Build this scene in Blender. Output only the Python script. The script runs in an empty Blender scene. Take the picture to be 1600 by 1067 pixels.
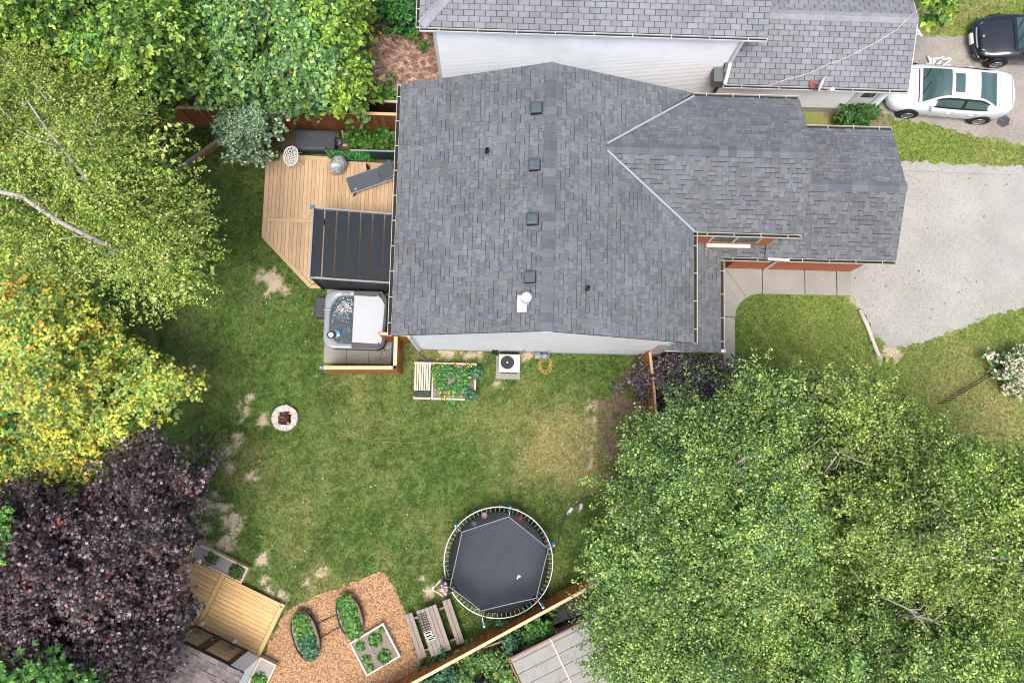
import bpy, bmesh, math, random
import numpy as np
from mathutils import Vector, Matrix
from mathutils.geometry import delaunay_2d_cdt

random.seed(7); rng = np.random.default_rng(7)
scene = bpy.context.scene
C = scene.collection
PI = math.pi

# ---------------------------------------------------------------- camera
CAM_H, FPX = 32.0, 1423.75            # drone height in metres, focal length in photo pixels
def rx(a): return np.array([[1,0,0],[0,math.cos(a),-math.sin(a)],[0,math.sin(a),math.cos(a)]])
def rz(a): return np.array([[math.cos(a),-math.sin(a),0],[math.sin(a),math.cos(a),0],[0,0,1]])
CR = rz(math.radians(-7.6406)) @ rx(math.radians(7.0324)) @ rz(math.radians(9.0305))
cam_data = bpy.data.cameras.new('camera'); cam = bpy.data.objects.new('camera', cam_data); C.objects.link(cam)
cam_data.sensor_fit = 'HORIZONTAL'; cam_data.sensor_width = 36.0; cam_data.lens = FPX/1600*36
cam_data.clip_start = 0.5; cam_data.clip_end = 2000
cam.matrix_world = Matrix.Translation((0,0,CAM_H)) @ Matrix(CR.tolist()).to_4x4()
scene.camera = cam

# ---------------------------------------------------------------- sky, sun, exposure (bright hazy overcast)
SUN_AZ, SUN_EL = math.radians(-168), math.radians(74)
world = bpy.data.worlds.new('World'); scene.world = world; world.use_nodes = True
wn = world.node_tree; wn.nodes.clear()
sky = wn.nodes.new('ShaderNodeTexSky'); sky.sky_type = 'NISHITA'; sky.sun_disc = False
sky.sun_elevation = SUN_EL; sky.sun_rotation = SUN_AZ
sky.air_density = 1.0; sky.dust_density = 4.0; sky.ozone_density = 1.0
bg = wn.nodes.new('ShaderNodeBackground'); bg.inputs['Strength'].default_value = 0.12
wo = wn.nodes.new('ShaderNodeOutputWorld')
wn.links.new(sky.outputs[0], bg.inputs[0]); wn.links.new(bg.outputs[0], wo.inputs[0])
sd = bpy.data.lights.new('sun', 'SUN'); sd.energy = 1.45; sd.angle = math.radians(22); sd.color = (1.0, 0.975, 0.94)
sun = bpy.data.objects.new('sun', sd); C.objects.link(sun)
sv = Vector((math.sin(SUN_AZ)*math.cos(SUN_EL), math.cos(SUN_AZ)*math.cos(SUN_EL), math.sin(SUN_EL)))
sun.rotation_euler = (-sv).to_track_quat('-Z', 'Y').to_euler(); sun.location = sv*60
vs = scene.view_settings; vs.view_transform = 'Standard'; vs.look = 'None'; vs.gamma = 1.0; vs.exposure = 1.08
vs.use_curve_mapping = False
scene.cycles.filter_width = 1.1

# ---------------------------------------------------------------- helpers
def P(px, py, z=0.0):
    """world point at height z seen at photo pixel (px, py): used to survey the site from the photograph"""
    d = CR @ np.array([(px-800)/FPX, -(py-533.5)/FPX, -1.0]); s = (z-CAM_H)/d[2]
    return Vector((d[0]*s, d[1]*s, z))
def PV(px, py, z):
    d = np.stack([(px-800)/FPX, -(py-533.5)/FPX, -np.ones_like(px)], 1) @ CR.T
    s = (z-CAM_H)/d[:,2]
    return np.stack([d[:,0]*s, d[:,1]*s, z], 1)
WL = {}
def wloc(o): return WL.get(o.name, Vector((0,0,0))) if o else Vector((0,0,0))
def S(r, g, b, k=1.0):
    f = lambda c: (c/255/12.92 if c/255 <= .04045 else ((c/255+.055)/1.055)**2.4)*k
    return (f(r), f(g), f(b), 1)
def tag(o, label=None, cat=None, group=None, kind=None):
    if label: o['label'] = label
    if cat: o['category'] = cat
    if group: o['group'] = group
    if kind: o['kind'] = kind
    return o
def thing(name, label, cat, loc=(0,0,0), rot=0.0, group=None):
    o = bpy.data.objects.new(name, None); C.objects.link(o); o.location = loc; o.rotation_euler = (0,0,rot)
    o.empty_display_size = .2; WL[o.name] = Vector(loc)
    return tag(o, label, cat, group)
def link(name, me, parent=None, loc=None, rot=None, kind=None):
    """link a mesh as one object; loc is a world position when given (parents carry no rotation then)"""
    o = bpy.data.objects.new(name, me); C.objects.link(o)
    if parent: o.parent = parent
    if loc is not None: o.location = Vector(loc) - wloc(parent); WL[o.name] = Vector(loc)
    else: WL[o.name] = wloc(parent)
    if rot is not None: o.rotation_euler = rot
    if kind: o['kind'] = kind
    return o
def copy_tree(o, parent=None):
    c = o.copy(); C.objects.link(c); c.parent = parent; WL[c.name] = wloc(o)
    for ch in [x for x in bpy.data.objects if x.parent == o]: copy_tree(ch, c)
    return c
def rot2(x, y, a): return (x*math.cos(a)-y*math.sin(a), x*math.sin(a)+y*math.cos(a))

class MB:
    """collects shapes; build() links them as ONE mesh object"""
    def __init__(s): s.v = []; s.f = []; s.c = []; s.hasc = False
    def add(s, vs, fs, col=None):
        n = len(s.v); s.v += [tuple(v) for v in vs]; s.f += [tuple(i+n for i in f) for f in fs]
        if col is not None: s.hasc = True
        s.c += [col or (1,1,1,1)]*len(vs); return s
    def box(s, c, d, a=0.0, col=None, m=None):
        x, y, z = d[0]/2, d[1]/2, d[2]/2
        vs = [Vector(q) for q in ((-x,-y,-z),(x,-y,-z),(x,y,-z),(-x,y,-z),(-x,-y,z),(x,-y,z),(x,y,z),(-x,y,z))]
        M = m if m is not None else Matrix.Rotation(a, 3, 'Z')
        return s.add([M @ q + Vector(c) for q in vs], [(3,2,1,0),(4,5,6,7),(0,1,5,4),(1,2,6,5),(2,3,7,6),(3,0,4,7)], col)
    def beam(s, a, b, w, h, col=None, up=(0,0,1)):
        a = Vector(a); b = Vector(b); d = (b-a); L = d.length; d.normalize(); up = Vector(up)
        if abs(d.dot(up)) > .99: up = Vector((0,1,0))
        y = up.cross(d).normalized(); z = d.cross(y)
        M = Matrix((d, y, z)).transposed()
        return s.box((a+b)/2, (L, w, h), col=col, m=M)
    def tube(s, pts, r, n=8, col=None, closed=False):
        pts = [Vector(p) for p in pts]; k = len(pts); rr = r if hasattr(r, '__len__') else [r]*k
        vs = []; fs = []; prev = None
        for i, p in enumerate(pts):
            if closed: t = pts[(i+1) % k]-pts[i-1]
            else: t = pts[min(i+1,k-1)]-pts[max(i-1,0)]
            t.normalize()
            a = prev if prev is not None else (Vector((0,0,1)) if abs(t.z) < .9 else Vector((1,0,0)))
            x = a - t*a.dot(t)
            if x.length < 1e-5: x = t.orthogonal()
            x.normalize(); y = t.cross(x); prev = x
            for j in range(n):
                an = 2*PI*j/n; vs.append(p + (x*math.cos(an)+y*math.sin(an))*rr[i])
        m = k if closed else k-1
        for i in range(m):
            for j in range(n):
                i2 = (i+1) % k
                fs.append((i*n+j, i*n+(j+1) % n, i2*n+(j+1) % n, i2*n+j))
        if not closed: fs += [tuple(range(n-1,-1,-1)), tuple((k-1)*n+j for j in range(n))]
        return s.add(vs, fs, col)
    def prism(s, poly, z0, z1, col=None):
        n = len(poly)
        ar = sum(poly[i][0]*poly[(i+1) % n][1]-poly[(i+1) % n][0]*poly[i][1] for i in range(n))
        if ar < 0: poly = list(poly)[::-1]
        vs = [(p[0],p[1],z0) for p in poly]+[(p[0],p[1],z1) for p in poly]
        fs = [tuple(range(n-1,-1,-1)), tuple(range(n,2*n))]+[(i,(i+1) % n,n+(i+1) % n,n+i) for i in range(n)]
        return s.add(vs, fs, col)
    def loft(s, rings, cap0=True, cap1=True, col=None):
        n = len(rings[0]); vs = [p for r in rings for p in r]; fs = []
        for i in range(len(rings)-1):
            for j in range(n): fs.append((i*n+j, i*n+(j+1) % n, (i+1)*n+(j+1) % n, (i+1)*n+j))
        if cap0: fs.append(tuple(range(n-1,-1,-1)))
        if cap1: fs.append(tuple((len(rings)-1)*n+j for j in range(n)))
        return s.add(vs, fs, col)
    def lathe(s, prof, c=(0,0,0), n=20, col=None):
        rings = [[(c[0]+r*math.cos(2*PI*j/n), c[1]+r*math.sin(2*PI*j/n), c[2]+z) for j in range(n)] for r, z in prof]
        return s.loft(rings, col=col)
    def ball(s, c, r, n=10, k=6, col=None):
        r = r if hasattr(r, '__len__') else (r,r,r)
        rings = []
        for i in range(1, k):
            th = PI*i/k
            rings.append([(c[0]+r[0]*math.sin(th)*math.cos(2*PI*j/n), c[1]+r[1]*math.sin(th)*math.sin(2*PI*j/n), c[2]-r[2]*math.cos(th)) for j in range(n)])
        return s.loft(rings, col=col)
    def mesh(s, name, mat, off=Vector((0,0,0)), smooth=False):
        me = bpy.data.meshes.new(name)
        me.from_pydata([(v[0]-off[0], v[1]-off[1], v[2]-off[2]) for v in s.v], [], s.f)
        if s.hasc:
            a = me.color_attributes.new('Col', 'FLOAT_COLOR', 'POINT')
            a.data.foreach_set('color', np.array(s.c, dtype=np.float32).ravel())
        if mat: me.materials.append(mat)
        if smooth: me.polygons.foreach_set('use_smooth', [True]*len(me.polygons))
        return me
    def build(s, name, mat, parent=None, local=False, smooth=False, kind=None, bevel=0):
        me = s.mesh(name, mat, Vector((0,0,0)) if local else wloc(parent), smooth)
        o = bpy.data.objects.new(name, me); C.objects.link(o)
        if parent: o.parent = parent
        WL[o.name] = wloc(parent)
        if kind: o['kind'] = kind
        if bevel:
            b = o.modifiers.new('bevel', 'BEVEL'); b.width = bevel; b.segments = 2; b.limit_method = 'ANGLE'
        return o

def clip(poly, convex):
    """Sutherland-Hodgman: poly clipped by a counter-clockwise convex polygon"""
    out = list(poly)
    n = len(convex)
    for i in range(n):
        a = convex[i]; b = convex[(i+1) % n]; inp = out; out = []
        side = lambda p: (b[0]-a[0])*(p[1]-a[1])-(b[1]-a[1])*(p[0]-a[0])
        for j in range(len(inp)):
            p = inp[j]; q = inp[(j+1) % len(inp)]; sp = side(p); sq = side(q)
            if sp >= 0: out.append(p)
            if (sp >= 0) != (sq >= 0):
                t = sp/(sp-sq); out.append((p[0]+t*(q[0]-p[0]), p[1]+t*(q[1]-p[1])))
        if len(out) < 3: return []
    return out
def area2(p): return abs(sum(p[i][0]*p[(i+1) % len(p)][1]-p[(i+1) % len(p)][0]*p[i][1] for i in range(len(p))))/2
def rrect(cx, cy, w, h, r, n=6):
    pts = []
    for qx, qy, a0 in ((1,1,0),(-1,1,PI/2),(-1,-1,PI),(1,-1,1.5*PI)):
        for i in range(n+1):
            a = a0+PI/2*i/n
            pts.append((cx+qx*(w/2-r)+r*math.cos(a), cy+qy*(h/2-r)+r*math.sin(a)))
    return pts
def inside(x, y, poly):
    x = np.asarray(x); r = np.zeros(x.shape, bool); n = len(poly)
    for i in range(n):
        x1, y1 = poly[i][0], poly[i][1]; x2, y2 = poly[(i+1) % n][0], poly[(i+1) % n][1]
        c = ((y1 > y) != (y2 > y)) & (x < (x2-x1)*(y-y1)/((y2-y1) if y2 != y1 else 1e-9)+x1)
        r ^= c
    return r
def dist_edge(x, y, poly):
    d = np.full(np.shape(x), 1e9); n = len(poly)
    for i in range(n):
        x1, y1 = poly[i][0], poly[i][1]; x2, y2 = poly[(i+1) % n][0], poly[(i+1) % n][1]
        L = (x2-x1)**2+(y2-y1)**2+1e-12
        t = np.clip(((x-x1)*(x2-x1)+(y-y1)*(y2-y1))/L, 0, 1)
        d = np.minimum(d, np.hypot(x-(x1+t*(x2-x1)), y-(y1+t*(y2-y1))))
    return d
_lat = rng.random((512, 512))
def vnoise(x, y):
    xi = np.floor(x).astype(int); yi = np.floor(y).astype(int); fx = x-xi; fy = y-yi
    fx = fx*fx*(3-2*fx); fy = fy*fy*(3-2*fy)
    g = lambda i, j: _lat[i % 512, j % 512]
    return (g(xi,yi)*(1-fx)+g(xi+1,yi)*fx)*(1-fy)+(g(xi,yi+1)*(1-fx)+g(xi+1,yi+1)*fx)*fy
def fbm(x, y, o=4):
    s = 0; a = .5
    for i in range(o): s = s+a*vnoise(x*2**i+17.3*i, y*2**i+5.1*i); a *= .5
    return s/(1-.5**o)
def poly_mesh(name, V, mat, cols=None):
    """numpy: V is (count, k, 3), every piece one k-gon"""
    n, k = V.shape[:2]; me = bpy.data.meshes.new(name)
    me.vertices.add(n*k); me.vertices.foreach_set('co', V.astype(np.float32).ravel())
    me.loops.add(n*k); me.loops.foreach_set('vertex_index', np.arange(n*k, dtype=np.int32))
    me.polygons.add(n); me.polygons.foreach_set('loop_start', np.arange(0, n*k, k, dtype=np.int32))
    try: me.polygons.foreach_set('loop_total', np.full(n, k, dtype=np.int32))
    except Exception: pass
    if cols is not None:
        a = me.color_attributes.new('Col', 'FLOAT_COLOR', 'POINT')
        a.data.foreach_set('color', np.repeat(np.c_[cols, np.ones(n)], k, 0).astype(np.float32).ravel())
    me.materials.append(mat); me.update(calc_edges=True); me.validate()
    return me

# ---------------------------------------------------------------- materials
def M(name, col, rough=.65, var=.15, scale=6.0, bump=0.0, bscale=80.0, attr=False, orand=0.0, metal=0.0, col2=None,
      obj=False, stretch=(1,1,1), spec=.35, alpha=1.0, coat=0.0, big=0.0, thr=(.35,.65)):
    m = bpy.data.materials.new(name); m.use_nodes = True; nt = m.node_tree; N = nt.nodes; L = nt.links
    b = N['Principled BSDF']; b.inputs['Roughness'].default_value = rough; b.inputs['Metallic'].default_value = metal
    b.inputs['Specular IOR Level'].default_value = spec; b.inputs['Alpha'].default_value = alpha
    b.inputs['Coat Weight'].default_value = coat
    if obj:
        tc = N.new('ShaderNodeTexCoord'); src = tc.outputs['Object']
        oi = N.new('ShaderNodeObjectInfo'); ad = N.new('ShaderNodeVectorMath'); ad.operation = 'ADD'
        mu = N.new('ShaderNodeMath'); mu.operation = 'MULTIPLY'; mu.inputs[1].default_value = 37.0
        L.new(oi.outputs['Random'], mu.inputs[0]); L.new(src, ad.inputs[0]); L.new(mu.outputs[0], ad.inputs[1]); src = ad.outputs[0]
    else:
        ge = N.new('ShaderNodeNewGeometry'); src = ge.outputs['Position']
    mp = N.new('ShaderNodeMapping'); mp.inputs['Scale'].default_value = stretch; L.new(src, mp.inputs[0]); src = mp.outputs[0]
    if attr:
        at = N.new('ShaderNodeAttribute'); at.attribute_name = 'Col'; c = at.outputs['Color']
    else:
        rg = N.new('ShaderNodeRGB'); rg.outputs[0].default_value = col; c = rg.outputs[0]
    nz = N.new('ShaderNodeTexNoise'); nz.inputs['Scale'].default_value = scale; nz.inputs['Detail'].default_value = 6; nz.inputs['Roughness'].default_value = .65
    L.new(src, nz.inputs['Vector'])
    if col2 is not None:
        mr = N.new('ShaderNodeMapRange'); mr.inputs[1].default_value = thr[0]; mr.inputs[2].default_value = thr[1]
        L.new(nz.outputs['Fac'], mr.inputs[0])
        mx = N.new('ShaderNodeMix'); mx.data_type = 'RGBA'; mx.inputs[7].default_value = col2
        L.new(mr.outputs[0], mx.inputs[0]); L.new(c, mx.inputs[6]); c = mx.outputs[2]
    hs = N.new('ShaderNodeHueSaturation'); L.new(c, hs.inputs['Color'])
    mr2 = N.new('ShaderNodeMapRange'); mr2.inputs[1].default_value = .25; mr2.inputs[2].default_value = .75
    mr2.inputs[3].default_value = 1-var; mr2.inputs[4].default_value = 1+var; L.new(nz.outputs['Fac'], mr2.inputs[0]); val = mr2.outputs[0]
    if orand:
        oi2 = N.new('ShaderNodeObjectInfo'); mr3 = N.new('ShaderNodeMapRange'); mr3.inputs[3].default_value = 1-orand; mr3.inputs[4].default_value = 1+orand
        L.new(oi2.outputs['Random'], mr3.inputs[0]); ml = N.new('ShaderNodeMath'); ml.operation = 'MULTIPLY'
        L.new(val, ml.inputs[0]); L.new(mr3.outputs[0], ml.inputs[1]); val = ml.outputs[0]
    if big:
        nb = N.new('ShaderNodeTexNoise'); nb.inputs['Scale'].default_value = .7; nb.inputs['Detail'].default_value = 3
        g2 = N.new('ShaderNodeNewGeometry'); L.new(g2.outputs['Position'], nb.inputs['Vector'])
        mr4 = N.new('ShaderNodeMapRange'); mr4.inputs[1].default_value = .3; mr4.inputs[2].default_value = .7; mr4.inputs[3].default_value = 1-big; mr4.inputs[4].default_value = 1+big
        L.new(nb.outputs['Fac'], mr4.inputs[0]); ml2 = N.new('ShaderNodeMath'); ml2.operation = 'MULTIPLY'
        L.new(val, ml2.inputs[0]); L.new(mr4.outputs[0], ml2.inputs[1]); val = ml2.outputs[0]
    L.new(val, hs.inputs['Value']); L.new(hs.outputs[0], b.inputs['Base Color'])
    if bump:
        n2 = N.new('ShaderNodeTexNoise'); n2.inputs['Scale'].default_value = bscale; n2.inputs['Detail'].default_value = 4; L.new(src, n2.inputs['Vector'])
        bp = N.new('ShaderNodeBump'); bp.inputs['Strength'].default_value = bump; bp.inputs['Distance'].default_value = .02
        L.new(n2.outputs['Fac'], bp.inputs['Height']); L.new(bp.outputs[0], b.inputs['Normal'])
    return m
def leaf_mat(name, rough=.5, trans=.3, spec=.35):
    m = bpy.data.materials.new(name); m.use_nodes = True; nt = m.node_tree; N = nt.nodes; L = nt.links
    b = N['Principled BSDF']; b.inputs['Roughness'].default_value = rough; b.inputs['Specular IOR Level'].default_value = spec
    at = N.new('ShaderNodeAttribute'); at.attribute_name = 'Col'; L.new(at.outputs['Color'], b.inputs['Base Color'])
    tr = N.new('ShaderNodeBsdfTranslucent'); L.new(at.outputs['Color'], tr.inputs[0])
    mx = N.new('ShaderNodeMixShader'); mx.inputs[0].default_value = trans
    L.new(b.outputs[0], mx.inputs[1]); L.new(tr.outputs[0], mx.inputs[2]); L.new(mx.outputs[0], N['Material Output'].inputs[0])
    return m
def mesh_net(name, col, open_=.55):
    """woven mesh fabric: mostly see-through threads"""
    m = bpy.data.materials.new(name); m.use_nodes = True; nt = m.node_tree; N = nt.nodes; L = nt.links
    b = N['Principled BSDF']; b.inputs['Base Color'].default_value = col; b.inputs['Roughness'].default_value = .7
    t = N.new('ShaderNodeBsdfTransparent'); mx = N.new('ShaderNodeMixShader'); mx.inputs[0].default_value = open_
    L.new(b.outputs[0], mx.inputs[1]); L.new(t.outputs[0], mx.inputs[2]); L.new(mx.outputs[0], N['Material Output'].inputs[0])
    return m
def water_mat(name):
    m = bpy.data.materials.new(name); m.use_nodes = True; nt = m.node_tree; N = nt.nodes; L = nt.links
    b = N['Principled BSDF']; N.remove(b); b = N.new('ShaderNodeBsdfGlossy'); b.inputs['Roughness'].default_value = .06
    tr = N.new('ShaderNodeBsdfTransparent'); tr.inputs[0].default_value = (.78,.95,.96,1)
    fr = N.new('ShaderNodeFresnel'); fr.inputs[0].default_value = 1.45; mx = N.new('ShaderNodeMixShader')
    L.new(fr.outputs[0], mx.inputs[0]); L.new(tr.outputs[0], mx.inputs[1]); L.new(b.outputs[0], mx.inputs[2]); L.new(mx.outputs[0], N['Material Output'].inputs[0])
    g = N.new('ShaderNodeNewGeometry'); n = N.new('ShaderNodeTexNoise'); n.inputs['Scale'].default_value = 9; n.inputs['Detail'].default_value = 3; n.inputs['Distortion'].default_value = 1.2
    L.new(g.outputs['Position'], n.inputs['Vector']); bp = N.new('ShaderNodeBump'); bp.inputs['Strength'].default_value = .55; bp.inputs['Distance'].default_value = .06
    L.new(n.outputs['Fac'], bp.inputs['Height']); L.new(bp.outputs[0], b.inputs['Normal']); L.new(bp.outputs[0], fr.inputs['Normal'])
    return m
def glass_mat(name, col=(.03,.05,.05,1), rough=.03):
    m = bpy.data.materials.new(name); m.use_nodes = True
    b = m.node_tree.nodes['Principled BSDF']; b.inputs['Base Color'].default_value = col; b.inputs['Roughness'].default_value = rough
    b.inputs['Specular IOR Level'].default_value = .8; b.inputs['Coat Weight'].default_value = .5; b.inputs['Coat Roughness'].default_value = .02
    return m

m_shingle_o = M('slate_grey_shingle', S(107,109,111), .9, .13, 9, .5, 220, orand=.15, spec=.2, big=.12)
m_shingle_a = M('slate_grey_shingles', S(107,109,111), .9, .13, 9, .5, 220, attr=True, spec=.2, big=.12)
m_nsh_o = M('pale_grey_shingle', S(130,131,134), .9, .14, 5, .5, 200, orand=.1, spec=.2, big=.1)
m_nsh_a = M('pale_grey_shingles', S(148,150,154), .9, .14, 5, .5, 200, attr=True, spec=.2, big=.1)
m_ssh_o = M('brown_grey_shingle', S(128,118,114), .9, .15, 6, .5, 200, orand=.25, spec=.2)
m_roofdeck = M('roof_underlay', S(40,43,48), .95, .2, 8)
m_white = M('white_paint', S(222,222,220), .5, .04, 3)
m_cream = M('cream_metal', S(206,200,188), .45, .05, 4)
m_siding = M('white_vinyl_siding', S(240,244,247), .55, .05, 2, big=.05)
m_gsiding = M('light_grey_siding', S(214,215,218), .55, .06, 2, big=.05)
m_concrete = M('concrete', S(152,149,141), .9, .16, 4, .3, 90, big=.1, col2=S(128,123,114), thr=(.45,.8))
m_found = M('foundation_concrete', S(170,166,158), .9, .15, 5, .3, 60)
m_shade_crack_char = M('painted_shade_crack_char', S(48,44,38), .95, .3, 30)  # dark brown: painted shade inside gutters, also slab cracks and charred logs
m_flash = M('flashing_metal', S(146,154,162), .6, .08, 5)
m_metal = M('galvanised_steel', S(190,192,192), .35, .08, 20, metal=.7)
m_pipe_black = M('black_plastic', S(30,30,32), .5, .15, 20)
m_dark_alu = M('dark_slate_aluminium', S(28,36,42), .55, .1, 3, spec=.3)
m_grey_alu = M('grey_aluminium', S(140,142,148), .5, .05, 6)
m_darkgrey = M('dark_grey_resin', S(62,65,71), .6, .12, 10, .1, 120)
m_cedar = M('cedar_board', S(172,112,58), .75, .22, 7, .3, 40, obj=True, stretch=(.6,5,5), orand=.16)
m_cedar_cap = M('pale_cedar_cap', S(214,178,138), .7, .15, 6, .2, 40, obj=True, stretch=(.6,5,5), orand=.06)
m_oldcedar = M('weathered_cedar_board', S(128,78,44), .85, .3, 6, .3, 40, obj=True, stretch=(5,5,.7), orand=.25)
m_fencewood = M('brown_fence_board', S(178,114,56), .8, .25, 6, .3, 40, obj=True, stretch=(5,5,.7), orand=.22)
m_deck = M('stained_deck_board', S(188,158,124), .75, .24, 5, .25, 40, obj=True, stretch=(6,.6,6), orand=.14)
m_deckx = M('stained_deck_border', S(190,160,124), .75, .15, 6, .25, 40, obj=True, stretch=(.6,6,6), orand=.06)
m_pine = M('new_pine_board', S(212,172,116), .7, .26, 6, .25, 40, obj=True, stretch=(.6,6,6), orand=.09)
m_greywood = M('silvered_timber', S(150,138,128), .85, .22, 7, .35, 50, obj=True, stretch=(.6,7,7), orand=.1)
m_palewood = M('pale_bleached_timber', S(206,192,178), .8, .16, 7, .25, 50, obj=True, stretch=(.6,7,7), orand=.08)
m_darkwood = M('dark_stained_wood', S(70,52,38), .75, .2, 8)
m_soil = M('garden_soil', S(112,98,86), .95, .3, 12, .6, 60, col2=S(150,138,124))
m_brick = M('red_brick_wall', S(184,106,76), .85, .15, 10, .2, 80)
m_brick_o = M('reclaimed_brick', S(152,108,94), .9, .25, 5, .3, 80, orand=.35, col2=S(172,154,134), thr=(.42,.62))
m_leaf = leaf_mat('leaf'); m_leaf_gloss = leaf_mat('glossy_leaf', .38, .22, .5); m_leaf_dull = leaf_mat('purple_leaf', .45, .12, .5)
m_bark = M('grey_brown_bark', S(92,80,70), .9, .3, 12, .5, 30)
m_birch = M('white_birch_bark', S(176,168,158), .8, .25, 9, .2, 30, col2=S(96,84,76), thr=(.5,.62))
m_greybark = M('pale_grey_bark', S(160,150,142), .85, .25, 12, .3, 30)
m_black = M('black_fabric', S(44,48,54), .7, .12, 14)
m_skin = M('skin', S(222,168,150), .55, .06, 20)
m_navy = M('navy_cotton', S(44,48,78), .85, .15, 30)
m_rubber = M('tyre_rubber', S(28,28,29), .85, .15, 30)
m_rim = M('alloy_rim', S(170,172,175), .3, .05, 30, metal=.8)
m_glass = glass_mat('dark_glass'); m_ncglass = glass_mat('car_glass', (.055,.10,.10,1), .02)
# ================================================================ SETTING: ground
HOUSE_FOOT = [(-2.65,3.6),(5.5,3.6),(5.5,6.8),(12.7,6.8),(12.7,10.9),(5.5,11.2),(-2.65,11.2)]
NHOUSE_FOOT = [(-2.2,13.2),(13.4,12.75),(13.4,24),(-2.2,24)]
w = lambda *pts: [tuple(P(*p)[:2]) for p in pts]
DRIVE = w((1400,250),(1440,253),(1520,258),(1600,262))+[(30,10.4),(30,7.0)]+w((1600,477),(1540,498),(1480,522),(1430,538),(1392,546),(1374,533),(1358,505),(1343,480),(1328,463),(1326,421))+[(12.6,6.9),(12.6,10.6)]
NDRIVE = w((1418,52),(1470,58),(1535,52))+[(19,15.9),(30,16.2),(30,11.0)]+w((1600,226),(1540,216),(1485,204),(1440,192),(1400,186),(1375,172))+[(13.4,13.0),(13.4,16.0)]
MULCH = w((598,893),(540,915),(500,930),(455,949),(440,968),(420,1000),(408,1040),(404,1090))+[(-6.4,-9.4),(-4.5,-8.9)]+w((600,1075),(640,1052),(652,1042),(645,1000),(635,958),(615,915))
BACKDECK = [(-8.42,10.42),(-8.39,7.33),(-6.63,5.58),(-2.7,5.6),(-2.7,10.17),(-5.58,10.19),(-6.12,10.49)]
def lawn_fields(x, y):
    n = fbm(x*.45+3, y*.45+9, 4); n2 = fbm(x*1.7, y*1.7, 4); n3 = fbm(x*5, y*5, 3); n4 = fbm(x*12+4, y*12, 3)
    dry = np.clip((n-.55)*3, 0, .5)
    for px, py, r, k in ((860,685,3.0,.6),(900,690,2.0,.4),(930,720,1.6,.4),(680,600,2.5,.15),(560,700,2.5,.25),(440,780,2,.3),(760,640,2.0,.15),(1550,650,3.2,.75),(1480,560,2.5,.5),(1250,560,2.2,.3),(1480,30,2.5,.45),(1560,240,2.,.35),(300,600,1.5,.45),(650,560,1.2,.4),(1300,180,1.5,.7),(560,600,1.5,.35),(250,520,2,.3)):
        c = P(px,py); d = np.hypot(x-c.x, y-c.y)
        dry = dry+k*np.clip(1-d/r, 0, 1)*(.35+1.3*n2)
    dry = np.clip(dry+(n3-.5)*.5, 0, 1)
    bare = np.zeros_like(x)
    for px, py, r in ((430,442,.5),(418,430,.35),(283,447,.25),(387,637,.25),(375,660,.2),(372,682,.25),(355,708,.3),(360,727,.2),(318,733,.32),(340,775,.22),(352,795,.3),(362,812,.3),(368,828,.3),(355,848,.36),(330,790,.2),(322,825,.2),(318,850,.25),(300,862,.25),(410,877,.25),(424,928,.25),(436,932,.22),(412,905,.2),(480,912,.2),(500,900,.25),(440,945,.25),(395,745,.2),(411,655,.22),(392,620,.2),(955,655,.8),(962,700,.8),(940,640,.5),(975,640,.7),(998,640,.8),(1000,600,.6),(1040,640,.9),(1010,670,.8),(965,745,.4),(1300,172,.35),(1345,170,.6),(1370,190,.5),(670,925,.22),(660,905,.15),(400,215,.8),(420,225,.7),(1385,548,.4),(1400,552,.3),(1340,470,.25),(640,1030,.35),(620,1060,.5),(600,1068,.5),(410,1050,.5),(400,1064,.6),(430,1062,.4),(700,548,.3),(736,548,.35),(820,555,.3),(775,600,.15)):
        c = P(px,py); d = np.hypot(x-c.x, y-c.y)/r
        bare = np.maximum(bare, np.clip((.95-d+(n3-.5)*2.2+(n4-.5)*1.8+(n2-.5)*.8)*2.2, 0, .95))
    return dry, bare, n, n2, n3
G1, G2, GY, GB = np.array(S(74,99,44)[:3]), np.array(S(107,130,67)[:3]), np.array(S(160,150,102)[:3]), np.array(S(190,172,148)[:3])
GDK = np.array(S(128,108,92)[:3])
def lawn_colour(x, y):
    dry, bare, n, n2, n3 = lawn_fields(x, y)
    n4 = fbm(x*9+1, y*9+7, 3); t = np.clip(.5+(n2-.5)*1.1+(n4-.5)*2.2, 0, 1)[:,None]
    c = G1*(1-t)+G2*t
    front = np.clip((x-8)/3, 0, 1)[:,None]*.7
    c = c*(1-front)+np.array(S(132,150,72)[:3])*front
    c = c*(1-dry[:,None]*.85)+GY*dry[:,None]*.85
    dk = (((x > 3.5) & (x < 7) & (y > -3)) | (y > 10.6))[:,None]
    gb = np.where(dk, GDK, GB)
    return c*(1-bare[:,None])+gb*bare[:,None], bare
def ground_mat():
    m = M('lawn_ground', (1,1,1,1), .95, .28, 26, .7, 55, attr=True, spec=.1)
    return m
xs = np.concatenate([[-400,-120,-50,-30], np.arange(-20,20.6,.135), [30,50,120,400]])
ys = np.concatenate([[-400,-120,-40,-20], np.arange(-10,19,.135), [26,50,120,400]])
gx, gy = np.meshgrid(xs, ys, indexing='ij'); fx, fy = gx.ravel(), gy.ravel()
gz = (fbm(fx*.8, fy*.8, 3)-.5)*.03-.02
gc, gb = lawn_colour(fx, fy)
ny = len(ys); ii, jj = np.meshgrid(np.arange(len(xs)-1), np.arange(ny-1), indexing='ij'); a0 = (ii*ny+jj).ravel()
quads = np.stack([a0, a0+ny, a0+ny+1, a0+1], 1).astype(np.int32)
gm = bpy.data.meshes.new('ground'); gm.vertices.add(len(fx)); gm.vertices.foreach_set('co', np.stack([fx,fy,gz],1).astype(np.float32).ravel())
gm.loops.add(quads.size); gm.loops.foreach_set('vertex_index', quads.ravel())
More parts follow.
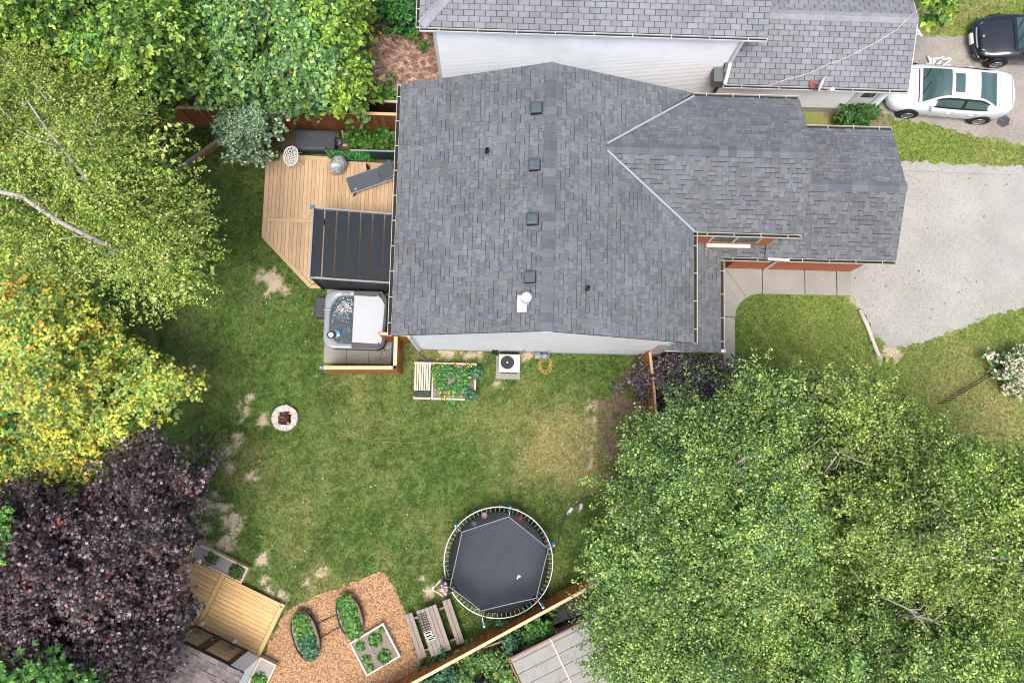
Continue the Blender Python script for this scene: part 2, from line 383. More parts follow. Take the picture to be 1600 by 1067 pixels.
gm.polygons.add(len(quads)); gm.polygons.foreach_set('loop_start', np.arange(0, quads.size, 4, dtype=np.int32))
ca = gm.color_attributes.new('Col', 'FLOAT_COLOR', 'POINT'); ca.data.foreach_set('color', np.c_[gc*(.9+.1*gb[:,None]), np.ones(len(gc))].astype(np.float32).ravel())
gm.materials.append(ground_mat()); gm.update(calc_edges=True)
link('ground', gm, kind='structure')

def sheet(name, poly, z, mat, wob=.05, kind='structure'):
    """flat ground sheet with a slightly ragged outline"""
    pts = []
    for i in range(len(poly)):
        a = poly[i]; b = poly[(i+1) % len(poly)]; L = math.hypot(b[0]-a[0], b[1]-a[1]); k = max(1, min(60, int(L/.12)))
        for j in range(k):
            t = j/k; x = a[0]+(b[0]-a[0])*t; y = a[1]+(b[1]-a[1])*t
            pts.append((x+random.uniform(-wob,wob), y+random.uniform(-wob,wob)))
    bm = bmesh.new(); vs = [bm.verts.new((p[0],p[1],z)) for p in pts]; bm.faces.new(vs); bmesh.ops.triangulate(bm, faces=bm.faces[:]); bmesh.ops.recalc_face_normals(bm, faces=bm.faces[:])
    for f in bm.faces:
        if f.normal.z < 0: f.normal_flip()
    me = bpy.data.meshes.new(name); bm.to_mesh(me); bm.free(); me.materials.append(mat)
    return link(name, me, kind=kind)
m_gravel = M('pale_gravel', S(168,165,157), .95, .15, 70, .8, 60, col2=S(150,146,139), thr=(.45,.75), big=.1)
m_ngravel = M('worn_asphalt_gravel', S(166,158,148), .95, .2, 40, .8, 40, col2=S(124,116,108), thr=(.4,.65), big=.18)
m_mulch = M('cedar_mulch', S(170,134,102), .95, .3, 30, .9, 40, col2=S(206,160,112))
m_bed = M('dark_bed_soil', S(92,76,62), .95, .3, 14, .7, 50)
sheet('driveway', DRIVE, .012, m_gravel, .1)
sheet('neighbour_driveway', NDRIVE, .012, m_ngravel, .08)
sheet('mulch_ground', MULCH, .014, m_mulch, .07)
sheet('planting_bed', [(-10,11.45),(-10,10.9),(-8.3,10.6),(-6,10.55),(-5.6,10.15),(-2.7,10.15),(-2.7,11.45)], .012, m_bed, .05)
#sheet('fence_side_soil', w((985,600),(1060,600),(1080,680),(960,760),(948,690),(965,640)), .012, M('bare_soil', S(128,104,88), .95, .3, 10, .6, 40, col2=S(100,92,60)), .15)
sheet('neighbour_yard_soil', [(-14,12.0),(-2.3,12.0),(-2.3,20),(-20,20),(-20,12)], .008, m_bed, .05)
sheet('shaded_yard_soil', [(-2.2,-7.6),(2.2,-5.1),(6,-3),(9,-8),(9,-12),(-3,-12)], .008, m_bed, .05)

# concrete walk: separate slabs
walk = tag(thing('concrete_walk', 'pale concrete slab walk turning the corner in front of the brick porch', 'walkway', (10,6.3,0)))
slab_polys = [[(10.2-.75,5.85),(10.95,5.85),(10.95,6.75),(9.35+.1,6.75)], [(10.98,5.86),(12.1,5.86),(12.1,6.75),(10.98,6.75)], [(12.13,5.86),(12.62,5.86),(12.62,6.75),(12.13,6.75)],
              [(8.02,6.75),(9.42,6.75),(9.42,5.86),(9.0,5.78),(8.7,5.58),(8.5,5.3),(8.45,5.0),(8.02,5.0)], [(8.02,4.97),(8.44,4.97),(8.43,3.2),(8.02,3.2)]]
for q in slab_polys:
    q2 = q
    b = MB(); b.prism(q2, .0, .06+random.uniform(-.006,.006)); b.build('slab', m_concrete, walk, bevel=.01)
b = MB(); b.beam((8.12,6.7,.064),(8.85,5.7,.064),.012,.006); b.beam((8.06,6.2,.064),(8.55,5.6,.064),.008,.006); b.build('crack', m_shade_crack_char, walk)
lg = MB(); p0, p1 = P(1343,484,.07), P(1374,557,.07)
lg.tube([p0, p0.lerp(p1,.35)+Vector((.03,.02,0)), p0.lerp(p1,.7), p1], [.075,.08,.075,.07], 8)
o = lg.build('timber_edging', m_palewood, smooth=True); tag(o, 'pale round timber lying along the edge of gravel driveway', 'timber')

# grass blades, mulch chips, gravel
def excl(x, y):
    x0, y0 = x, y; x = x+(fbm(x*3.1,y*3.1,3)-.5)*.5; y = y+(fbm(x*3.1+40,y*3.1,3)-.5)*.5
    e = inside(x,y,DRIVE) | inside(x,y,NDRIVE) | inside(x,y,MULCH); x, y = x0, y0
    e |= inside(x,y,HOUSE_FOOT) | inside(x,y,NHOUSE_FOOT) | inside(x,y,BACKDECK)
    e |= inside(x,y,[(8.0,6.8),(12.65,6.8),(12.65,5.84),(9.3,5.84),(8.75,5.6),(8.46,5.1),(8.44,3.15),(8.0,3.15)])
    e |= inside(x,y,[(-6.1,5.6),(-3.7,5.6),(-3.7,2.97),(-6.1,2.97)]) | inside(x,y,[(-10.2,-3.7),(-6.9,-5.2),(-7.8,-7.0),(-8.6,-8.5),(-12,-8)])
    e |= inside(x,y,[(-14,12.0),(-2.3,12.0),(-2.3,20),(-20,20),(-20,12)]) | inside(x,y,[(-2.85,1.75),(-.7,1.75),(-.7,3.05),(-2.85,3.05)])
    return e
N = 330000
gxp = rng.uniform(-14, 20, N); gyp = rng.uniform(-8.6, 17.3, N)
px_ok = ~excl(gxp, gyp)
px_ok &= ~((gxp > 6.5) & (gyp < -.5)) & ~((gyp > 12) & (gxp < 12)) & ~((gxp < -10.5) & (gyp < 2.5)) & ~((gyp < -8.0+(gxp+3.6)*.552) & (gxp > -3.6) & (gxp < 6.5))
gxp, gyp = gxp[px_ok], gyp[px_ok]
col, bare = lawn_colour(gxp, gyp)
keep = rng.random(len(gxp)) > bare*.93; gxp, gyp, col = gxp[keep], gyp[keep], col[keep]
n = len(gxp); k = 2
X = np.repeat(gxp, k)+rng.normal(0,.02,n*k); Y = np.repeat(gyp, k)+rng.normal(0,.02,n*k); an = rng.uniform(0, 2*PI, n*k)
hgt = rng.uniform(.025,.06,n*k); out = rng.uniform(.025,.095,n*k); wd = rng.uniform(.008,.021,n*k)
ca_, sa_ = np.cos(an), np.sin(an)
V = np.stack([np.stack([X-sa_*wd, Y+ca_*wd, np.full(n*k,-.01)],1), np.stack([X+sa_*wd, Y-ca_*wd, np.full(n*k,-.01)],1), np.stack([X+ca_*out, Y+sa_*out, hgt],1)], 1)
cc = np.repeat(col, k, 0)*np.where(rng.random((n*k,1)) < .05, rng.uniform(1.6,2.6,(n*k,1)), rng.uniform(.55,1.6,(n*k,1)))*np.c_[rng.uniform(.92,1.12,n*k), np.ones(n*k), rng.uniform(.8,1.1,n*k)]
o = link('grass', poly_mesh('grass', V, leaf_mat('grass_blade', .6, .3, .25), cc), kind='stuff'); tag(o, 'short patchy green lawn grass around the house', 'grass')

def chips(name, poly, per, lo, hi, cols, mat, z, label, cat, flat=True):
    bx = [p[0] for p in poly]; by = [p[1] for p in poly]
    x0, x1, y0, y1 = max(min(bx),-13), min(max(bx),20.5), max(min(by),-9), min(max(by),17.5)
    n = int((x1-x0)*(y1-y0)*per); x = rng.uniform(x0,x1,n); y = rng.uniform(y0,y1,n); ok = inside(x,y,poly); x, y = x[ok], y[ok]; n = len(x)
    a = rng.uniform(0,2*PI,n); L = rng.uniform(lo,hi,n); W = L*rng.uniform(.25,.6,n) if flat else L*rng.uniform(.7,1,n)
    h = L*.25 if flat else L*.55; ti = rng.normal(0,.25,n)
    c = np.array(cols)[rng.integers(0,len(cols),n)][:,:3]*rng.uniform(.75,1.25,(n,1))
    d = np.stack([np.cos(a),np.sin(a),ti],1); s = np.stack([-np.sin(a),np.cos(a),rng.normal(0,.25,n)],1); p = np.stack([x,y,np.full(n,z)+h*.3],1)
    A = p+d*L[:,None]/2; B = p+s*W[:,None]/2; A2 = p-d*L[:,None]/2; B2 = p-s*W[:,None]/2; T = p+np.array([0,0,1.])*h[:,None]
    V = np.concatenate([np.stack([A,B,T],1), np.stack([B,A2,T],1), np.stack([A2,B2,T],1), np.stack([B2,A,T],1)], 0)
    o = link(name, poly_mesh(name, V, mat, np.concatenate([c]*4)), kind='stuff'); return tag(o, label, cat)
m_chip = M('wood_chip', (1,1,1,1), .9, .1, 20, attr=True, spec=.2); m_stone = M('gravel_stone', (1,1,1,1), .9, .1, 20, attr=True, spec=.25)
chips('mulch_chips', MULCH, 1200, .03, .09, [S(178,138,104),S(194,160,126),S(156,114,82),S(208,184,154),S(144,110,86)], m_chip, .014, 'orange brown wood chip mulch round the vegetable planters', 'mulch')
chips('gravel_stones', DRIVE, 480, .014, .034, [S(172,169,162),S(140,137,131),S(192,189,182),S(160,155,147)], m_stone, .012, 'pale grey gravel covering the empty driveway', 'gravel', False)
chips('neighbour_gravel_stones', NDRIVE, 400, .014, .034, [S(172,164,154),S(140,132,124),S(196,190,180)], m_stone, .012, 'worn grey gravel under the two parked cars', 'gravel', False)

# weeds, clover tufts and fallen leaves on the lawn
nw = 9000; wx = rng.uniform(-11,18.5,nw); wy = rng.uniform(-8,11,nw); ok = ~excl(wx,wy) & (fbm(wx*1.3+8,wy*1.3,3) > .52) & ~((wx > 6.5) & (wy < -.5)); wx, wy = wx[ok], wy[ok]; nw = len(wx); kk = 5
WX = np.repeat(wx,kk)+rng.normal(0,.035,nw*kk); WY = np.repeat(wy,kk)+rng.normal(0,.035,nw*kk); wa = rng.uniform(0,2*PI,nw*kk); wr_ = rng.uniform(.018,.04,nw*kk); wz = rng.uniform(.02,.05,nw*kk)
ofs = lambda a, f: np.stack([WX+np.cos(wa+a)*wr_*f, WY+np.sin(wa+a)*wr_*f, wz+rng.uniform(-.008,.008,nw*kk)],1)
Vw_ = np.stack([ofs(0,1), ofs(1.57,.7), ofs(3.14,1), ofs(4.71,.7)],1)
cw = np.repeat(lawn_colour(wx,wy)[0],kk,0)*np.array([.9,1.12,.95])*rng.uniform(.6,1.5,(nw*kk,1))
tag(link('clover', poly_mesh('clover', Vw_, bpy.data.materials['grass_blade'], cw), kind='stuff'), 'clover and broad leaved weeds mixed into the lawn', 'weeds')
nf = 900; wx = rng.uniform(-11,18.5,nf); wy = rng.uniform(-8,11,nf); ok = ~(inside(wx,wy,HOUSE_FOOT)|inside(wx,wy,BACKDECK)); wx, wy = wx[ok], wy[ok]; nf = len(wx); wa = rng.uniform(0,2*PI,nf); wr_ = rng.uniform(.02,.05,nf)
pt = lambda a, f: np.stack([wx+np.cos(wa+a)*wr_*f, wy+np.sin(wa+a)*wr_*f, .055+rng.uniform(-.01,.012,nf)],1)
tag(link('fallen_leaves', poly_mesh('fallen_leaves', np.stack([pt(0,1),pt(1.57,.5),pt(3.14,1),pt(4.71,.5)],1), bpy.data.materials['grass_blade'], np.array([S(196,178,120)[:3],S(150,120,80)[:3],S(214,206,170)[:3],S(120,96,60)[:3]])[rng.integers(0,4,nf)]), kind='stuff'), 'scattered dry fallen leaves over lawn and driveway', 'leaves')
# ================================================================ ROOFING
def shingles(parent, planes, expo, wmin, wmax, thick, mat_o, mat_a, base, spread, nind, regular=False, gap=.006):
    pieces = []
    for O, U, V, poly in planes:
        O, U, V = Vector(O), Vector(U).normalized(), Vector(V).normalized(); Nn = U.cross(V)
        if Nn.z < 0: Nn = -Nn
        us = [p[0] for p in poly]; vs = [p[1] for p in poly]; j = 0; v = min(vs)
        while v < max(vs)-.02:
            u = min(us)-(wmax*.5 if regular and j % 2 else random.uniform(0, wmax) if not regular else 0)
            while u < max(us):
                wd = wmax if regular else random.uniform(wmin, wmax)
                lowr = v+(.014 if regular else .002 if random.random() < .55 else .022)
                r = [(u+gap/2,lowr),(u+wd-gap/2,lowr),(u+wd-gap/2,v+expo+.002),(u+gap/2,v+expo+.002)]
                r = clip(r, poly)
                if r and area2(r) > .0015:
                    t = thick*(1 if regular else random.choice((.55,.8,1.25,1.5)))
                    top = [O+U*a+V*b+Nn*(.004+t*max(.12, 1-(b-v)/expo*.88)) for a, b in r]; bot = [O+U*a+V*b for a, b in r]
                    pieces.append((area2(r)+random.uniform(0,.004), top, bot))
                u += wd
            v += expo; j += 1
    pieces.sort(key=lambda q: -q[0]); rest = MB()
    for i, (ar, top, bot) in enumerate(pieces):
        n = len(top); fs = [tuple(range(n))]+[(k, n+k, n+(k+1) % n, (k+1) % n) for k in range(n)]
        k = 1+random.uniform(-1,1)*spread; c = (base[0]*k, base[1]*k*random.uniform(.98,1.02), base[2]*k*random.uniform(.97,1.05), 1)
        # make the top face look up
        nn = (top[1]-top[0]).cross(top[2]-top[0])
        if nn.z < 0: fs = [tuple(reversed(f)) for f in fs]
        if i < nind:
            ce = sum(top, Vector())/n; b = MB(); b.add(top+bot, fs)
            link('shingle', b.mesh('shingle', mat_o, ce), parent, loc=ce)
        else: rest.add(top+bot, fs, c)
    if rest.v: rest.build('shingles', mat_a, parent, kind='stuff')
def ridge_caps(parent, a, b, slope, wdt, mat_o, n, flat=False):
    a, b = Vector(a), Vector(b); d = (b-a)/n; dn = d.normalized(); s = Vector((0,0,1)).cross(dn).normalized()
    for i in range(n):
        p = a+d*i; q = p+d*1.06; L = random.uniform(.0,.006)
        pr = []
        for e, lift in ((p,.02+L),(q,.036+L)):
            pr.append([e+s*wdt/2+Vector((0,0,-wdt/2*slope+lift)), e+Vector((0,0,lift+.004)), e-s*wdt/2+Vector((0,0,-wdt/2*slope+lift)),
                       e-s*wdt/2+Vector((0,0,-wdt/2*slope+lift-.025)), e+Vector((0,0,lift-.03)), e+s*wdt/2+Vector((0,0,-wdt/2*slope+lift-.025))])
        m = MB(); m.loft(pr); ce = (p+q)/2
        link('ridge_cap', m.mesh('ridge_cap', mat_o, ce), parent, loc=ce)
def gutter(parent, a, b, out, mat=None, hang=.75, cap=True):
    """K-style gutter from a to b (eave edge line), out = outward unit vector"""
    a, b, out = Vector(a), Vector(b), Vector(out); d = (b-a).normalized(); L = (b-a).length; mt = mat or m_cream
    g = MB(); g.beam(a+out*.115+Vector((0,0,-.05)), b+out*.115+Vector((0,0,-.05)), .011, .1)
    g.beam(a+out*.006+Vector((0,0,-.06)), b+out*.006+Vector((0,0,-.06)), .01, .09)
    for e in (a, b): g.beam(e+out*.012+Vector((0,0,-.055)), e+out*.104+Vector((0,0,-.055)), .008, .09)
    go = g.build('gutter', mt, parent)
    g = MB(); g.beam(a+d*.01+out*.057+Vector((0,0,-.095)), b-d*.01+out*.057+Vector((0,0,-.095)), .09, .012); g.build('gutter_trough', m_shade_crack_char, go)  # gutter floor coloured dark to imitate the shadow inside
    k = max(2, int(L/hang))
    for i in range(k):
        p = a+d*(L*(i+.5)/k); g = MB(); g.beam(p+out*.0+Vector((0,0,-.008)), p+out*.125+Vector((0,0,.004)), .018, .008); g.build('gutter_hanger', mt, go)
    return go
SL = .4255; SN = math.sqrt(1+SL*SL)

# ================================================================ HOUSE
H = thing('house', 'two storey house with slate grey shingle roof, grey siding and red brick front', 'house', (1.4,7.4,0))
EX0, EX1, RX, EZ = -3.22, 6.0, 1.39, 4.5; RZ_ = EZ+(RX-EX0)*SL; Y0, Y1 = 3.45, 11.40
# walls
b = MB(); wl = [(-2.65,0),(5.45,0),(5.45,4.38),(RX,EZ+(RX-EX0)*SL-.22),(-2.65,4.5-.02)]
for y, dy in ((3.64,.16),(11.1,.16)):
    b.add([(x,y-dy/2,z) for x,z in wl]+[(x,y+dy/2,z) for x,z in wl], [tuple(range(5)), tuple(range(9,4,-1))]+[(i,5+i,5+(i+1) % 5,(i+1) % 5) for i in range(5)])
b.box((-2.57,7.37,2.22),(.16,7.29,4.44)); b.box((5.37,7.37,2.2),(.16,7.29,4.4))
b.build('wall', m_gsiding, H)
b = MB()      # lap siding on the wall facing the lawn
for i in range(28):
    z = .32+i*.185; xa = -2.63; xb = 5.43
    if z > 4.3: xa = max(xa, RX-(RZ_-.3-z)/SL); xb = min(xb, RX+(RZ_-.3-z)/SL)
    if xb-xa > .3: b.add([(xa,3.556,z),(xb,3.556,z),(xb,3.522,z),(xa,3.522,z),(xa,3.556,z+.183),(xb,3.556,z+.183),(xb,3.548,z+.183),(xa,3.548,z+.183)], [(3,2,6,7),(0,3,2,1),(4,5,6,7),(0,4,7,3),(1,2,6,5)])
b.build('siding', m_gsiding, H, kind='stuff')
b = MB(); b.box((1.4,3.63,.14),(8.16,.2,.28)); b.build('foundation', m_found, H)
for x in (-2.66, 5.46):
    b = MB(); b.box((x,3.535,2.35),(.09,.06,4.1)); b.build('corner_trim', m_white, H)
b = MB(); pA, pB = P(771,545,.35), P(776,545,.35)
for p in (pA, pB): b.tube([(p.x,3.54,.55),(p.x,3.44,.55),(p.x,3.42,.48)], .05, 8)
b.build('dryer_vent', m_pipe_black, H)
# main roof
Vw = Vector((1,0,SL)).normalized(); Ve = Vector((-1,0,SL)).normalized(); Ls = (RX-EX0)*SN
R = MB()
for sx, ex in ((1,EX0),(-1,EX1)):
    th = .13
    q = [Vector((ex,Y0,EZ)), Vector((RX,Y0,RZ_)), Vector((RX,Y1,RZ_)), Vector((ex,Y1,EZ))]; lo = [v-Vector((0,0,th)) for v in q]
    R.add(q+lo, [(0,1,2,3),(7,6,5,4),(0,4,5,1),(1,5,6,2),(2,6,7,3),(3,7,4,0)])
# front gable over the entrance bay
GY0, GY1, GX1 = 6.93, 11.30, 9.36; GYc = (GY0+GY1)/2; GS = .58; GN = math.sqrt(1+GS*GS); GRZ = EZ+(GYc-GY0)*GS; GXr = RX+(RZ_-GRZ)/SL
for ya in (GY0, GY1):
    q = [Vector((GX1,ya,EZ)), Vector((GX1,GYc,GRZ)), Vector((GXr,GYc,GRZ)), Vector((EX1,ya,EZ))]; lo = [v-Vector((0,0,.13)) for v in q]
    R.add(q+lo, [(0,1,2,3),(7,6,5,4),(0,4,5,1),(1,5,6,2),(2,6,7,3),(3,7,4,0)])
# garage roof
KZ, KX0, KX1, KY0, KY1 = 2.7, 8.75, 13.1, 6.58, 11.05; KYc = (KY0+KY1)/2; KRZ = KZ+(KYc-KY0)*SL
for ya in (KY0, KY1):
    q = [Vector((KX0,ya,KZ)), Vector((KX1,ya,KZ)), Vector((KX1,KYc,KRZ)), Vector((KX0,KYc,KRZ))]; lo = [v-Vector((0,0,.12)) for v in q]
    R.add(q+lo, [(0,1,2,3),(7,6,5,4),(0,4,5,1),(1,5,6,2),(2,6,7,3),(3,7,4,0)])
# porch roof: strip along the east wall and strip under the brick bay
PZ, PS = 2.62, .30; PX1 = 7.30
def pz(x): return PZ+(PX1-x)*PS
q = [Vector((PX1,3.38,PZ)), Vector((PX1,6.5,PZ)), Vector((5.45,6.5+1.95*.0+.6,pz(5.45))), Vector((5.45,3.38,pz(5.45)))]
q = [Vector((PX1,3.38,PZ)), Vector((PX1,7.2,PZ)), Vector((5.2,7.2,pz(5.2))), Vector((5.2,3.38,pz(5.2)))]; lo = [v-Vector((0,0,.11)) for v in q]
R.add(q+lo, [(0,1,2,3),(7,6,5,4),(0,4,5,1),(1,5,6,2),(2,6,7,3),(3,7,4,0)])
BS = .32; bz = lambda y: PZ+(y-6.58)*BS
q = [Vector((6.6,6.5,PZ)), Vector((9.6,6.5,PZ)), Vector((9.6,7.3,bz(7.3))), Vector((6.6,7.3,bz(7.3)))]
R.prism([(6.9,7.3),(PX1,6.6),(9.5,6.6),(9.0,7.3)], PZ-.11, PZ-.02)
roof = R.build('roof', m_roofdeck, H)
dg = (EX1-GXr)  # valley run
uvG = (GX1-EX1); gl = (GYc-GY0)*GN; kl = (KYc-KY0)*SN
planesH = [
  ((EX0,Y0,EZ), (0,1,0), (1,0,SL), [(0,0),(Y1-Y0,0),(Y1-Y0,Ls),(0,Ls)]),
  ((EX1,Y0,EZ), (0,1,0), (-1,0,SL), [(0,0),(Y1-Y0,0),(Y1-Y0,Ls),(0,Ls)]),
  ((GX1,GY0,EZ), (-1,0,0), (0,1,GS), [(0,0),(uvG,0),(GX1-GXr,gl),(0,gl)]),
  ((GX1,GY1,EZ), (-1,0,0), (0,-1,GS), [(0,0),(uvG,0),(GX1-GXr,gl),(0,gl)]),
  ((KX1,KY0,KZ), (-1,0,0), (0,1,SL), [(0,0),(KX1-KX0,0),(KX1-KX0,kl),(0,kl)]),
  ((KX1,KY1,KZ), (-1,0,0), (0,-1,SL), [(0,0),(KX1-KX0,0),(KX1-KX0,kl),(0,kl)]),
  ((PX1,3.38,PZ), (0,1,0), (-1,0,PS), [(0,0),(3.82,0),(3.82,2.25),(0,2.25)]),
  ((9.6,6.58,PZ), (-1,0,0), (0,1,BS), [(0.0,0),(2.3,0),(2.7,.45),(.45,.45)]),
]
# the east slope is shingled only where the entrance gable does not cover it
pe = planesH.pop(1); yv = GYc-Y0
planesH += [(pe[0], pe[1], pe[2], [(0,0),(GY0-Y0,0),(yv,(EX1-GXr)*SN),(yv,Ls),(0,Ls)]),
            (pe[0], pe[1], pe[2], [(yv,(EX1-GXr)*SN),(Y1-Y0,0),(Y1-Y0,Ls),(yv,Ls)])]
shingles(roof, planesH, .145, .10, .26, .011, m_shingle_o, m_shingle_a, S(107,109,111), .17, 300)
m_cap = M('ridge_cap_shingle', S(103,106,110), .9, .12, 9, .5, 220, orand=.22, spec=.2)
ridge_caps(roof, (RX,Y1,RZ_), (RX,Y0,RZ_), SL, .34, m_cap, 30)
ridge_caps(roof, (GXr+.05,GYc,GRZ), (GX1,GYc,GRZ), GS, .34, m_cap, 24)
ridge_caps(roof, (KX0+.5,KYc,KRZ), (KX1,KYc,KRZ), SL, .34, m_cap, 15)
# valley flashing, rake trim, gutters
for ya in (GY0, GY1):
    b = MB(); b.beam((GXr+.12,GYc+(ya-GYc)*.05,GRZ-.0+.03),(EX1+.02,ya,EZ+.035),.065,.02); b.build('valley_flashing', m_flash, roof)
b = MB(); b.beam((9.12,7.05,bz(7.05)+.05),(9.58,6.56,PZ+.06),.06,.03); b.build('valley_flashing', m_flash, roof)
for y in (Y0+.03, Y1-.03):
    for ex in (EX0, EX1):
        b = MB(); b.beam((ex,y,EZ-.13),(RX,y,RZ_-.13),.02,.15); b.build('rake_board', m_white, roof)
for ya in (GY0, GY1):
    b = MB(); b.beam((GX1-.03,ya,EZ-.12),(GX1-.03,GYc,GRZ-.12),.02,.15); b.build('rake_board', m_white, roof)
for ya in (KY0, KY1):
    b = MB(); b.beam((KX1-.03,ya,KZ-.11),(KX1-.03,KYc,KRZ-.11),.02,.14); b.build('rake_board', m_white, roof)
gutter(H, (EX0,Y0,EZ-.01), (EX0,Y1,EZ-.01), (-1,0,0)); gutter(H, (EX1,Y0,EZ-.01), (EX1,GY0,EZ-.01), (1,0,0))
gutter(H, (EX1,GY0,EZ-.01), (GX1,GY0,EZ-.01), (0,-1,0)); gutter(H, (EX1,GY1,EZ-.01), (GX1,GY1,EZ-.01), (0,1,0))
gutter(H, (9.55,KY0,KZ-.01), (KX1,KY0,KZ-.01), (0,-1,0)); gutter(H, (KX0,KY1,KZ-.01), (KX1,KY1,KZ-.01), (0,1,0))
gutter(H, (PX1,3.38,PZ-.01), (PX1,6.5,PZ-.01), (1,0,0)); gutter(H, (PX1,6.58,PZ-.01), (8.95,6.58,PZ-.01), (0,-1,0))
b = MB(); b.box((-2.94,7.42,4.42),(.5,7.6,.02)); b.box((5.72,5.2,4.42),(.5,3.3,.02)); b.build('soffit', m_white, H)
# brick bay, garage and porch walls
def brick_wall(name, cs, parent, mat=m_brick):
    b = MB(); [b.box(*q) for q in cs]; return b.build(name, mat, parent)
brick_wall('brick_wall', [((8.87,9.15,2.2),(.2,3.7,4.4)), ((7.1,7.06,2.2),(3.35,.2,4.4)), ((7.1,11.0,2.2),(3.35,.2,4.4))], H)
brick_wall('brick_wall', [((11.0,6.86,1.33),(3.3,.2,2.66)), ((12.6,9.0,1.33),(.2,4.1,2.66)), ((10.8,10.85,1.33),(3.8,.2,2.66))], H)
brick_wall('brick_wall', [((8.75,6.86,1.3),(1.2,.2,2.6)), ((7.0,7.06,1.2),(2.4,.18,2.4)), ((5.6,5.1,1.3),(.2,3.1,2.6))], H)
# gable ends of bay and garage above the eaves
for x, y0, y1, z0, zr in ((8.85,7.2,11.02,4.36,GRZ-.2),(12.6,6.8,10.9,2.62,KRZ-.16)):
    b = MB(); yc = (y0+y1)/2; b.add([(x-.08,y0,z0),(x-.08,y1,z0),(x-.08,yc,zr),(x+.08,y0,z0),(x+.08,y1,z0),(x+.08,yc,zr)], [(0,1,2),(5,4,3),(0,3,4,1),(1,4,5,2),(2,5,3,0)]); b.build('gable_wall', m_brick, H)
b = MB(); b.box((7.5,6.9,2.84),(1.45,.12,.07)); win = b.build('window_sill', M('pale_stone_sill', S(222,196,188), .7, .08, 8), H)
wd = MB(); wd.box((7.55,6.95,3.75),(1.6,.02,1.15)); wo_ = wd.build('window', m_white, H)
for x in (7.16, 7.94):
    wd = MB(); wd.box((x,6.935,3.75),(.7,.012,1.03)); wd.build('pane', m_glass, wo_)
dr = MB(); dr.box((9.6,6.79,1.08),(.5,.04,2.1)); dr_ = dr.build('front_door', m_white, H)
wd = MB(); wd.box((9.6,6.765,1.55),(.3,.012,.7)); wd.build('pane', m_glass, dr_)
b = MB(); b.box((9.22,6.55,PZ-.02),(.72,.1,.1), a=-.05); b.box((9.28,6.66,PZ-.16),(.7,.2,.03)); b.build('white_fascia', m_white, H)
b = MB(); b.tube([(9.52,6.52,2.5),(9.5,6.72,2.3),(9.5,6.72,.1)], .045, 8); b.build('downspout', m_white, H)
b = MB(); b.tube([(-2.75,3.6,4.4),(-2.72,3.48,4.1),(-2.72,3.48,.2)], .05, 8); b.build('downspout', m_white, H)
b = MB(); b.box((5.3,3.5,1.6),(.26,.2,3.1)); b.build('porch_post', M('beige_trim', S(206,180,168), .6, .06, 5), H)
b = MB(); b.box((6.4,3.46,2.5),(2.1,.1,.22)); b.build('porch_beam', m_white, H)
gd = MB(); gd.box((12.72,9.0,1.08),(.05,2.9,2.1)); gdo = gd.build('garage_door', m_white, H)
# roof furniture
def box_vent(px, py):
    p = P(px, py, 6.25); zz = EZ+(p.x-EX0)*SL
    v = MB(); Mx = Matrix.Rotation(-math.atan(SL)*.6, 3, 'Y')
    fl = MB(); fl.box((p.x,p.y,zz+.022),(.44,.42,.012), m=Matrix.Rotation(-math.atan(SL), 3, 'Y')); vo = fl.build('roof_vent', m_cap, roof)
    s = .15
    rings = [[Mx @ Vector((sx*w_, sy*w_, z_))+Vector((p.x,p.y,zz+.02)) for sx, sy in ((-1,-1),(1,-1),(1,1),(-1,1))] for w_, z_ in ((s+.02,.13),(s+.02,.17),(s-.03,.2))]
    sk_ = MB(); sk_.loft([[Mx @ Vector((sx*w_, sy*w_, z_))+Vector((p.x,p.y,zz+.02)) for sx, sy in ((-1,-1),(1,-1),(1,1),(-1,1))] for w_, z_ in ((s+.03,0),(s+.005,.13))]); sk_.build('vent_skirt', m_pipe_black, vo)
    v.loft(rings); v.build('vent_hood', M('grey_vent', S(74,84,90), .55, .25, 9) if 'grey_vent' not in bpy.data.materials else bpy.data.materials['grey_vent'], vo, bevel=.012)
for q in ((839,172),(836,260),(833,344),(829,434)): box_vent(*q)
for px, py, side in ((761,236,1),(917,453,-1)):
    p = P(px,py,5.85); zz = EZ+((p.x-EX0) if side > 0 else (EX1-p.x))*SL
    f = MB(); f.box((p.x-.07*side,p.y+(0 if side>0 else -.02),zz+.025),(.34,.26,.012) if side > 0 else (.2,.42,.012), m=Matrix.Rotation(-math.atan(SL)*side, 3, 'Y')); fo = f.build('pipe_flashing', m_cap, roof)
    t = MB(); t.lathe([(.085,-.03),(.06,.05),(.06,.3),(.045,.3),(.045,.12)], (p.x,p.y,zz+.02), 14); t.build('vent_pipe', m_pipe_black, fo, smooth=False)
p = P(822,468,6.35); zz = EZ+(p.x-EX0)*SL
f = MB(); f.box((p.x-.11,p.y-.1,zz+.026),(.30,.5,.014), m=Matrix.Rotation(-math.atan(SL), 3, 'Y')); fo = f.build('flue_flashing', M('flue_plate', S(186,186,184), .6), roof)
t = MB(); t.lathe([(.2,-.08),(.12,.04),(.11,.42),(.11,.44),(.15,.46),(.15,.53),(.10,.56),(.02,.57)], (p.x,p.y,zz+.02), 18); t.build('chimney_flue', M('flue_white', S(188,188,185), .5, .05, 9), fo, smooth=False)

